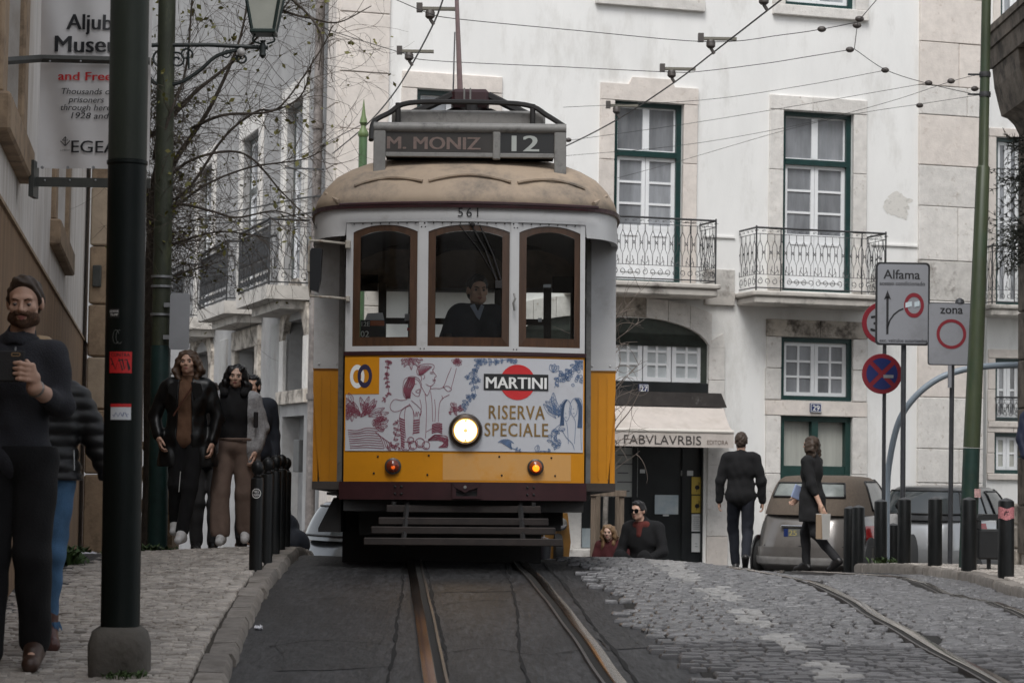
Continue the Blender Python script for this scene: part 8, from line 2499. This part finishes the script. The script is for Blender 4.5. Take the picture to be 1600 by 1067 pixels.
bp_ = base + Ls @ _f.p('wrr')
WBg = thing('shopping_bag', 'white paper shopping bag with brown side hanging behind the woman in black', 'bag', (bp_[0] + .03, bp_[1] - .04, bp_[2] - .41), .9)
WBg.scale = (.8, .8, .86)
MB().prism([(-.10, 0), (.10, 0), (.13, .36), (-.13, .36)], -.05, .05).build('bag_body', mat('white_bag_paper', (.60, .59, .56), .6, var=.05, scale=5), WBg)
MB().box(-.135, -.101, -.048, .048, .01, .35).build('side_gusset', mat('brown_bag_paper', (.30, .22, .15), .7), WBg)
MB().tube(spline([(-.06, 0, .36), (-.04, 0, .44), (0, 0, .47), (.04, 0, .44), (.06, 0, .36)], 4), .006, 5).build('handle', mat('brown_bag_paper', (0, 0, 0)), WBg)
_Y = 29.3; _x = at(1626, 800, _Y)[0]
simple_person('person in a navy quilted jacket cut off by the right edge behind the stone post', 1624, 28.8, rpave(at(1624, 800, 28.8)[0], 28.8) + .45, .2, 1.76, cloth('navy_quilt', (.012, .018, .045), .6), M_DJEAN, M_SHOEK, M_HDB, dict(ell=(-.235, .02, 1.13), wrl=(-.215, -.06, .92)), topg=.045)
# == CARS
M_TYRE = mat('tyre_rubber', (.012, .012, .012), .8, var=.2, scale=20); M_RIM = mat('alloy_rim', (.35, .35, .36), .35, metal=.7)
M_CGLASS = mat('car_glass', (.035, .042, .045), .05, spec=.9); M_CHROME = mat('chrome', (.62, .62, .63), .12, metal=1.0); M_BPLAS = mat('black_trim', (.012, .012, .013), .5)
M_TAIL = mat('red_tail_lens', (.28, .012, .012), .15); M_CLEAR = mat('clear_lens', (.45, .46, .47), .12)
def sup(t, a, b, e):
    c, s = math.cos(t), math.sin(t)
    return a * math.copysign(abs(c) ** (2 / e), c), b * math.copysign(abs(s) ** (2 / e), s)
class Car:
    """small rounded car: x across, y forward with the tail at 0, z up"""
    def __init__(s, name, label, loc, rot, L=3.55, W=1.63, H=1.48, belt=.93, roof=(.95, 2.05), base=(.16, 2.55), body=None, top=None, soft=False):
        s.L, s.W, s.H, s.belt = L, W, H, belt
        s.root = thing(name, label, 'car', loc, rot)
        hw = W / 2
        lev = [(.17, .95, .10, .12), (.24, 1.0, .03, .05), (.34, 1.01, .0, .0), (.52, 1.015, .0, .0), (.66, 1.0, .05, .02), (.80, .97, .10, .06), (belt - .04, .935, .16, .20), (belt, .90, .22, .42)]
        V, F = [], []
        N = 56
        s.lev = lev
        def ring(z, k, r0, f0):
            o = []
            a, b = hw * k, (L - r0 - f0) / 2; yc = r0 + b
            for i in range(N):
                x, y = sup(2 * math.pi * i / N, a, b, 3.7)
                zz = z
                if z > .7: zz = z - max(0, (y + yc - (L - 1.15))) * .22      # bonnet falls to the nose
                o.append((x, y + yc, zz))
            return o
        s.ring = ring
        for q in lev: V += ring(*q)
        M = len(lev)
        F = [(j * N + i, j * N + (i + 1) % N, (j + 1) * N + (i + 1) % N, (j + 1) * N + i) for j in range(M - 1) for i in range(N)]
        F.append(tuple((M - 1) * N + i for i in range(N))); F.append(tuple(range(N - 1, -1, -1)))
        MB().add(V, F).build('body', body, s.root, True)
        s.cab = lambda th, t, off=0.0: s._cab(th, t, off, base, roof)
        ts = [0, .08, .25, .45, .65, .80, .90, .96, 1.0]
        V = [s.cab(2 * math.pi * i / N, t) for t in ts for i in range(N)]
        V2 = []
        for kf, dz_ in ((.8, .012), (.45, .024)):
            rr = [s.cab(2 * math.pi * i / N, 1.0) for i in range(N)]; c = np.mean(rr, 0)
            V2 += [tuple(c + (np.array(p) - c) * kf + (0, 0, dz_)) for p in rr]
        m = len(ts)
        F = [(j * N + i, j * N + (i + 1) % N, (j + 1) * N + (i + 1) % N, (j + 1) * N + i) for j in range(m + 1) for i in range(N)]
        F.append(tuple((m + 1) * N + i for i in range(N)))
        MB().add(V + V2, F).build('soft_top' if soft else 'roof', top or body, s.root, True)
    def _cab(s, th, t, off, base, roof):
        t2 = t
        e = 3.3
        y0 = base[0] + (roof[0] - base[0]) * (t2 ** 1.25); y1 = base[1] + (roof[1] - base[1]) * (t2 ** 1.05)
        a = s.W / 2 * (.905 - .21 * t2 - .14 * max(0, t2 - .75) * 2) + off; b = (y1 - y0) / 2 + off
        x, y = sup(th, a, b, e)
        z = s.belt - .012 + (s.H - .04 - s.belt + .012) * (1 - (1 - t2) ** 1.35 if t2 < 1 else 1)
        return (x, y + (y0 + y1) / 2, z)
    def glass(s, name, th0, th1, t0, t1, m=None, n=12, off=.006, rim=None):
        o = MB().grid(lambda u, v: s.cab(th0 + (th1 - th0) * u, t0 + (t1 - t0) * v, off), n, 6).build(name, m or M_CGLASS, s.root, 'all')
        if rim:
            pts = [s.cab(th0 + (th1 - th0) * u, t0, off + .004) for u in np.linspace(0, 1, n)] + [s.cab(th1, t0 + (t1 - t0) * v, off + .004) for v in np.linspace(0, 1, 5)] + [s.cab(th1 + (th0 - th1) * u, t1, off + .004) for u in np.linspace(0, 1, n)] + [s.cab(th0, t1 + (t0 - t1) * v, off + .004) for v in np.linspace(0, 1, 5)]
            MB().tube(pts, .014, 5).build(name + '_seal', rim, o, 'all')
        return o
    def side(s, th, z, off=.0):
        """a point of the lower body at plan angle th and height z"""
        lv = s.lev
        zs = [q[0] for q in lv]; q = [float(np.interp(z, zs, [l[i] for l in lv])) for i in range(4)]
        a, b = s.W / 2 * q[1] + off, (s.L - q[2] - q[3]) / 2 + off
        x, y = sup(th, a, b, 3.7); return (x, y + q[2] + (s.L - q[2] - q[3]) / 2, z)
    def wheels(s, ys=(.62, 2.92), r=.29):
        for y in ys:
            for sx in (-1, 1):
                x = sx * (s.W / 2 - .10)
                w = MB().lathe([(r * .62, -.085), (r * .96, -.08), (r, -.05), (r, .05), (r * .96, .08), (r * .62, .085)], 26, (x, y, r), 'x').build('wheel', M_TYRE, s.root, True)
                MB().lathe([(r * .62, sx * .070), (r * .55, sx * .090), (r * .2, sx * .075), (.01, sx * .085)], 18, (x, y, r), 'x').build('rim', M_RIM, w, True)
                MB().lathe([(r * 1.16, -.012), (r * 1.16, .012)], 26, (sx * (s.W / 2 - .012), y, r + .02), 'x').build('wheel_arch', M_BPLAS, s.root)
PI = math.pi
def lens(car, name, th0, th1, z0, z1, m, off=.008, n=8):
    return MB().grid(lambda u, v: car.side(th0 + (th1 - th0) * u, z0 + (z1 - z0) * v, off), n, 4).build(name, m, car.root, 'all')
M_CGREY = mat('bronze_grey_paint', (.16, .148, .138), .30, var=.04, scale=2, coat=.6, metal=.35, dirt=(.10, .09, .08), dscale=2)
M_SOFT = mat('brown_canvas_top', (.105, .082, .063), .9, var=.15, scale=30, bump=.4, bscale=140)
CYR = 31.0
_a = at(1252, 800, CYR)
_rot = math.radians(-24)
C1 = Car('convertible_car', 'small bronze grey car with a brown canvas soft top, parked tail first beyond the crest', (_a[0], CYR, .075), _rot, body=M_CGREY, top=M_SOFT, soft=True, base=(.10, 2.62), roof=(.52, 2.0), H=1.50, belt=.95)
C1.glass('rear_window', -PI / 2 - .66, -PI / 2 + .66, .38, .74, mat('hazy_rear_window', (.20, .22, .21), .18, var=.25, scale=4, spec=.7), 18, .008, M_BPLAS)
for sx in (0, 1):
    a0, a1 = (-.12, .72) if sx == 0 else (PI + .12, PI - .72)
    C1.glass('side_window', a0, a1, .10, .80, M_CGLASS, 12, .007, M_BPLAS)
C1.glass('windscreen', PI / 2 - 1.05, PI / 2 + 1.05, .08, .86, M_CGLASS, 14, .008, M_BPLAS)
lens(C1, 'bumper', -PI / 2 - 1.35, -PI / 2 + 1.35, .25, .50, M_CGREY, .035, 20)
lens(C1, 'bumper_strip', -PI / 2 - 1.40, -PI / 2 + 1.40, .27, .37, M_CLEAR if 0 else mat('worn_bumper', (.25, .24, .23), .4, var=.2, scale=8), .042, 20)
for s_ in (-1, 1):
    tl = lens(C1, 'tail_light', -PI / 2 + s_ * 1.02, -PI / 2 + s_ * 1.30, .58, .80, M_TAIL, .010)
    MB().grid(lambda u, v: C1.side(-PI / 2 + s_ * (1.02 + .28 * u), .575 + .03 * v, .014), 6, 1).build('reverse_lens', M_CLEAR, tl)
pt = C1.side(-PI / 2, .74, .0)
MB().box(-.30, .30, pt[1] - .045, pt[1] + .02, .765, .80, .01).build('chrome_bar', M_CHROME, C1.root)
npl = MB().box(-.26, .26, pt[1] - .030, pt[1] - .015, .64, .755, .004).build('number_plate', mat('plate_dark_back', (.05, .05, .05), .4), C1.root)
MB().box(-.258, -.20, pt[1] - .034, pt[1] - .0305, .645, .75).build('plate_flag', M_BLUEP, npl)
MB().box(-.198, .258, pt[1] - .034, pt[1] - .0305, .645, .75).build('plate_field', mat('plate_white', (.14, .14, .13), .4), npl)
text_mb('25', .075, -.185, .66, 'LEFT', .02, .11, y=pt[1] - .036).build('lettering', mat('plate_yellow', (.40, .34, .13), .5), npl)
sm = MB()
sm.tube([C1.side(-PI / 2 - 1.0, .835, .004)] + [C1.side(-PI / 2 + a, .52, .004) for a in (-1.05, -.5, 0, .5, 1.05)] + [C1.side(-PI / 2 + 1.0, .835, .004)], .006, 4)
sm.build('tailgate_seam', M_BPLAS, C1.root)
for s_ in (-1, 1):
    x, y, z = C1.cab(0 if s_ > 0 else PI, .12, 0)
    MB().sphere((x + s_ * .16, 2.02, z + .05), .10, 12, 8, (1.0, .6, .72)).build('door_mirror', M_BPLAS, C1.root, 'all')
    p = C1.side(0 if s_ > 0 else PI, .80); MB().box(p[0] - .02, p[0] + .02, 1.15, 1.33, .77, .80, .006).build('door_handle', M_CHROME, C1.root)
    MB().tube([C1.side((-.55 if s_ > 0 else PI + .55), z, .003) for z in (.88, .6, .34)], .005, 4).tube([C1.side((.62 if s_ > 0 else PI - .62), z, .003) for z in (.88, .6, .34)], .005, 4).build('door_seam', M_BPLAS, C1.root, kind='stuff')
C1.wheels()
M_CSIL = mat('silver_paint', (.38, .39, .40), .28, var=.03, scale=2, coat=.6, metal=.45)
_a = at(1418, 800, 34.5)
C2 = Car('silver_car', 'silver hatchback with a dark roof parked behind the sign posts at the right', (_a[0], 34.5, -.02), math.radians(-35), body=M_CSIL, top=mat('dark_roof_paint', (.03, .032, .035), .3, coat=.5), L=3.9, W=1.70, H=1.46, base=(.10, 2.8), roof=(.45, 2.2))
C2.glass('rear_window', -PI / 2 - .95, -PI / 2 + .95, .15, .80, M_CGLASS, 14, .008, M_BPLAS)
for a0, a1 in ((-.62, -.05), (.02, .75), (PI + .62, PI + .05), (PI - .02, PI - .75)): C2.glass('side_window', a0, a1, .10, .80, M_CGLASS, 10, .007, M_BPLAS)
C2.glass('windscreen', PI / 2 - 1.05, PI / 2 + 1.05, .08, .86, M_CGLASS, 14, .008, M_BPLAS)
for s_ in (-1, 1):
    lens(C2, 'tail_light', -PI / 2 + s_ * 1.02, -PI / 2 + s_ * 1.32, .60, .88, M_TAIL, .010)
    x, y, z = C2.cab(0 if s_ > 0 else PI, .12, 0)
    MB().sphere((x + s_ * .15, 2.15, z + .05), .10, 12, 8, (1.0, .6, .7)).build('door_mirror', M_BPLAS, C2.root, 'all')
lens(C2, 'bumper', -PI / 2 - 1.3, -PI / 2 + 1.3, .25, .48, M_CSIL, .03, 16)
C2.wheels((.66, 3.15))
M_CBLU = mat('blue_grey_paint_car', (.12, .13, .14), .28, var=.03, scale=2, coat=.6, metal=.45)
_a = at(486, 800, 29.6)
C3 = Car('grey_car', 'blue grey hatchback half hidden behind the left side of the tram', (_a[0], 29.6, -.30), math.radians(-58), body=M_CBLU, L=3.7, W=1.66, H=1.45, base=(.06, 2.75), roof=(.34, 2.1))
C3.glass('rear_window', -PI / 2 - .95, -PI / 2 + .95, .10, .82, M_CGLASS, 14, .008, M_BPLAS)
for a0, a1 in ((-.62, -.05), (.02, .78), (PI + .62, PI + .05), (PI - .02, PI - .78)): C3.glass('side_window', a0, a1, .10, .82, M_CGLASS, 10, .007, M_CHROME)
C3.glass('windscreen', PI / 2 - 1.05, PI / 2 + 1.05, .08, .86, M_CGLASS, 14, .008, M_BPLAS)
for s_ in (-1, 1):
    lens(C3, 'tail_light', -PI / 2 + s_ * 1.0, -PI / 2 + s_ * 1.34, .60, .84, M_TAIL, .010)
    p = C3.side(0 if s_ > 0 else PI, .78); MB().box(p[0] - .02, p[0] + .02, 1.2, 1.38, .75, .79, .006).build('door_handle', M_CHROME, C3.root)
lens(C3, 'bumper', -PI / 2 - 1.3, -PI / 2 + 1.3, .25, .48, M_CBLU, .03, 16)
C3.wheels((.64, 3.02))
# == SHOP AWNING, POSTERS, SMALL THINGS
pr_ = 1.05
M_AWN = mat('cream_awning_canvas', (.525, .475, .435), .85, var=.07, scale=5, bump=.15, bscale=80, dirt=(.42, .375, .33), dscale=2)
u1, zt = fac(1131, 637, .30); u0 = fac(830, 637, .3)[0]
ub1, zb = fac(1146, 675, pr_); ub0 = fac(812, 675, pr_)[0]
zv = fac(1100, 699, pr_)[1]; zt = fac(1040, 636, .3)[1]
_ap = CORNER
AWN = thing('awning', 'cream shop awning with dark roman lettering on its scalloped valance', 'awning', _ap, TH)
AWN['label'] = 'cream canvas shop awning with thin dark lettering along its straight valance'
MB().grid(lambda u, v: (u0 + (u1 - u0) * u + ((ub0 - u0) + (ub1 - u1 - ub0 + u0) * u) * v, -.30 - (pr_ - .30) * v, zt + (zb - zt) * v - .06 * math.sin(math.pi * v) - .006 * math.sin(u * 60) * v), 40, 10).build('canopy', M_AWN, AWN, 'all')
MB().tube([(ub0, -pr_, zb), (ub1, -pr_, zb)], .030, 8).build('front_bar', mat('cream_bar', (.66, .62, .56), .5), AWN)
vf = lambda x, z: -pr_ - .012 + .010 * math.sin(x * 14) * (zb - z) / (zb - zv)
MB().grid(lambda u, v: (ub0 + (ub1 - ub0) * u, vf(ub0 + (ub1 - ub0) * u, zv + (zb - .03 - zv) * v), zv + (zb - .03 - zv) * v), 60, 4).build('valance', M_AWN, AWN, 'all')
def awn_text(t, pxa, pxb, py, hpx, m, bold):
    a = fac(pxa, py, pr_)[0]; b = fac(pxb, py, pr_)[0]; z = fac((pxa + pxb) / 2, py, pr_)[1]
    tm = text_mb(t, hpx * (CY0 + 1.3) / FPX, (a + b) / 2, z, 'CENTER', bold, b - a)
    tm.map(lambda x, y, zz: (x, vf(x, zz) - .006, zz)).build('lettering', m, AWN)
awn_text('FABVLAVRBIS', 974, 1095, 694, 14.5, mat('dark_print', (.045, .04, .038), .6), .0)
awn_text('EDITORA', 1104, 1137, 694.5, 7, mat('brown_print', (.16, .12, .10), .6), .0)
awn_text('LIVRARIA', 926, 964, 693, 7, mat('dark_print', (0, 0, 0)), .0)
for u in (ub1 - .03,):
    MB().tube([(u, -pr_ + .02, zb - .01), (u - .05, -.55, zb + .02), (u1 - .02, -.10, zt - .22)], .016, 6).build('arm', M_GALV, AWN)
def poster(name, label, x0, x1, y0, y1, m, out=.0, marks=None):
    a, zA = fac(x0, y1, out - .15); b, zB = fac(x1, y0, out - .15)
    z0 = fac((x0 + x1) / 2, y1, out - .1)[1]; z1 = fac((x0 + x1) / 2, y0, out - .1)[1]
    o = thing(name, label, name, (CORNER + UF * a - NF * (.098 - out)) + np.array([0, 0, z0]), TH)
    w, h = b - a, z1 - z0
    MB().box(0, w, -.006, 0, 0, h).build('sheet', m, o)
    if marks: marks(o, w, h)
    return o
def txtlines(n, m, x0=.15, x1=.85, y0=.15, y1=.85):
    def f(o, w, h):
        b = MB()
        for k in range(n):
            z = h * (y1 - (y1 - y0) * k / max(1, n - 1)); stroke_mb(b, [(w * x0, z), (w * (x0 + (x1 - x0) * random.uniform(.5, 1)), z)], h * .025, -.008)
        b.build('print', m, o, kind='stuff')
    return f
M_YPOS = mat('yellow_poster', (.50, .36, .06), .5, var=.1, scale=5); M_WPOS = mat('white_poster', (.55, .56, .55), .5, var=.05, scale=5); M_BPOS = mat('pale_blue_poster', (.40, .50, .56), .45, var=.2, scale=4, col2=(.52, .56, .56))
def birdmark(o, w, h):
    b = MB(); b.add([(w * .5 + w * .22 * math.cos(t), -.008, h * .40 + h * .13 * math.sin(t)) for t in np.linspace(0, 6.28, 14)[:-1]], [tuple(range(13))])
    stroke_mb(b, [(w * .62, h * .45), (w * .68, h * .66), (w * .60, h * .70)], w * .06, -.008); stroke_mb(b, [(w * .45, h * .28), (w * .42, h * .14)], w * .04, -.008)
    b.build('print', M_KPRINT, o, kind='stuff')
sheet_out = .012
poster('poster', 'upper yellow poster with a dark bird mark on the shop door post', 1078.5, 1096, 745, 772, M_YPOS, sheet_out, birdmark)
poster('poster', 'lower yellow poster with a dark bird mark on the shop door post', 1078.5, 1096, 774, 801, M_YPOS, sheet_out, birdmark)
poster('poster', 'white sheet of small print under the two yellow posters', 1078.5, 1096, 803, 830, M_WPOS, sheet_out, txtlines(7, M_SCRAWL))
poster('poster', 'lowest white sheet with a small grey picture on the shop door post', 1078.5, 1096, 833, 862, M_WPOS, sheet_out, txtlines(2, M_SCRAWL, .3, .7, .3, .45))
poster('poster', 'pale blue map poster in the middle of the dark shop door', 1021, 1058, 773, 803, M_BPOS, .012)
poster('notice', 'small white card above the yellow posters on the shop door', 1062, 1081, 735, 743, M_WPOS, .012)
poster('notice', 'tiny white card high on the dark shop door near the hinge side', 998, 1006, 733, 739, M_WPOS, .012)
poster('notice', 'little white slip stuck under the pale blue map poster', 1034, 1043, 803.5, 806, M_WPOS, .012)
poster('poster', 'pale poster low beside the stone jamb next to the tree guard', 907, 924, 825, 855, M_BPOS, .012)
def bookshop(o, w, h):
    k = w / 60
    for t, z in (('livros', .82), ('books', .64), ('mapas', .46), ('about Lisbon', .30), ('cadernos', .12)):
        text_mb(t, h * .060, w * .95, h * z, 'RIGHT', .0, y=-.008).build('lettering', M_SCRAWL, o)
poster('signboard', 'pale grey signboard listing lines of small text in the shop window', 936, 995, 699, 776, mat('pale_signboard', (.36, .37, .35), .5, var=.05, scale=3), .012, txtlines(5, M_SCRAWL, .45, .95, .12, .85))
_s = at(868, 850, 25.2); zs = float(gz(_s[0], 25.2))
SCO = thing('scooter', 'ochre scooter with a chrome headlamp glimpsed under the right side of the tram', 'scooter', (_s[0], 25.2, zs), .15)
M_OCH = mat('ochre_paint', (.20, .095, .015), .4, var=.3, scale=4)
MB().prism([(-.13, .12), (.13, .12), (.15, .30), (.11, .62), (-.11, .62), (-.15, .30)], -.12, -.03).build('leg_shield', M_OCH, SCO)
MB().box(-.16, .16, .35, 1.1, .30, .62, .08).build('body', M_OCH, SCO); MB().box(-.13, .13, .42, 1.05, .625, .72, .04).build('seat', mat('red_seat', (.30, .03, .02), .5), SCO); MB().box(-.14, .14, -.02, .36, .18, .24, .02).build('floorboard', M_BPLAS, SCO)
MB().lathe([(.065, 0), (.07, .03), (.05, .05), (.01, .055)], 18, (.03, -.14, .50), 'y').build('headlamp', M_CHROME, SCO, True)
MB().tube([(-.28, .0, .70), (-.1, -.06, .68), (.1, -.06, .68), (.28, .0, .70)], .016, 6).tube([(.04, -.10, .1), (.04, -.10, .45)], .018, 6).build('handlebar', M_CHROME, SCO)
for y in (-.10, .95):
    w = MB().lathe([(.12, -.045), (.19, -.04), (.20, 0), (.19, .04), (.12, .045)], 18, (0, y, .20), 'x').build('wheel', M_TYRE, SCO, True)
    MB().lathe([(.12, -.03), (.12, .03)], 14, (0, y, .20), 'x').build('rim', M_RIM, w)
_s = at(827, 864, 24.0)
PB = thing('bag', 'crumpled pink bag on the ground behind the right rail', 'bag', (_s[0], 24.0, float(gz(_s[0], 24.0))))
sdf_part('bag_body', [('e', (0, 0, .13), (.10, .07, .10)), ('c', (-.06, 0, .20), (.05, 0, .22), .05, .04)], mat('pink_plastic', (.50, .04, .09), .35, bump=.3, bscale=30), PB, .010, .03, wob=cloth_wob(.006, 2.0, .4))
MB().tube(spline([(-.04, 0, .24), (-.01, 0, .28), (.04, 0, .25)], 4), .008, 5).build('handle', mat('pink_plastic', (0, 0, 0)), PB)
_s = at(849, 866, 24.3)
BK = thing('bucket', 'small dark bucket beside the pink bag under the tram', 'bucket', (_s[0], 24.3, float(gz(_s[0], 24.3)) + .02))
MB().lathe([(.065, 0), (.085, .22), (.090, .225), (.088, .235)], 18).build('pail', mat('dark_bucket', (.03, .032, .035), .5), BK, True)
MB().tube([(-.088, 0, .22), (-.06, .0, .28), (0, 0, .30), (.06, 0, .28), (.088, 0, .22)], .005, 5).build('handle', M_GALV, BK)
M_WEED = mat('weed_green', (.040, .075, .018), .7, var=.4, scale=6)
def weeds(label, c, n, spread, h, name='weeds'):
    mb = MB()
    for _ in range(n):
        x, y = random.gauss(0, spread), random.gauss(0, spread * .7); a = random.uniform(0, 6.28); ln = h * random.uniform(.4, 1.1); t = random.uniform(.3, .9)
        d = np.array((math.cos(a) * t, math.sin(a) * t, 1.0)); d /= np.linalg.norm(d); s_ = np.array((-math.sin(a), math.cos(a), 0)) * ln * .13
        p = np.array((x, y, -.01)); m_ = p + d * ln * .6; e = p + d * ln + np.array((math.cos(a), math.sin(a), -.6)) * ln * .25
        mb.add([p, m_ - s_, e, m_ + s_], [(0, 1, 2, 3)])
    o = mb.build('weed_tuft', M_WEED, None); o.location = tuple(c)
    return tag(o, label, 'weeds')
weeds('small weed tuft growing against the concrete footing of the near pole', (PX_ + .06, PY - .17, zg + .0), 110, .05, .055)
_yw = 17.2; weeds('bushy weeds at the foot of the brown wall', (WALL_A + WALL_B * _yw + .16, _yw, lpave(WALL_A + WALL_B * _yw + .2, _yw)), 240, .10, .20)
_yw = 19.0; weeds('thin weeds farther along the foot of the wall by the pier', (WALL_A + WALL_B * _yw + .22, _yw, lpave(WALL_A + WALL_B * _yw + .2, _yw)), 130, .09, .13)
_yw = 21.0; weeds('weeds by the low gate pillar behind the near pole', (at(243, 840, _yw)[0], _yw, lpave(-3.1, _yw)), 120, .08, .12)
_gw = at(1385, 880, 29.0); weeds('weeds between the bollards at the foot of the no stopping sign', (_gw[0], 28.9, rpave(_gw[0], 28.9)), 110, .10, .12)
def litter(label, px, py, sz, m, left=True):
    p = gnd(px, py, .1 if left else 0.0)
    if left: p[2] = lpave(p[0], p[1])
    o = MB().grid(lambda u, v: ((u - .5) * sz, (v - .5) * sz * .7, .012 + .02 * math.sin(u * 7 + v * 3) * math.sin(v * 8)), 6, 6).build('litter', m, None, 'all'); o.location = tuple(p)
    tag(o, label, 'litter')
litter('scrap of white paper lying on the asphalt near the left kerb', 404, 984, .045, mat('white_paper', (0, 0, 0)), False)
litter('crumpled white wrapper by the weeds at the wall foot', 138, 846, .16, mat('white_paper', (0, 0, 0)))
for _o in bpy.data.objects:
    _n = _o.name.split('.')[0]
    if _n in ('lettering', 'advert_lettering', 'destination_lettering', 'route_number', 'fleet_number', 'side_lettering', 'scrawl', 'chalk_scrawl', 'numeral', 'bolt', 'clamp', 'plaster_scar', 'base_strap', 'bulb_clip', 'dentils', 'wire_clamp', 'lapels', 'collar') and _o.parent is not None:
        _o['kind'] = 'stuff'
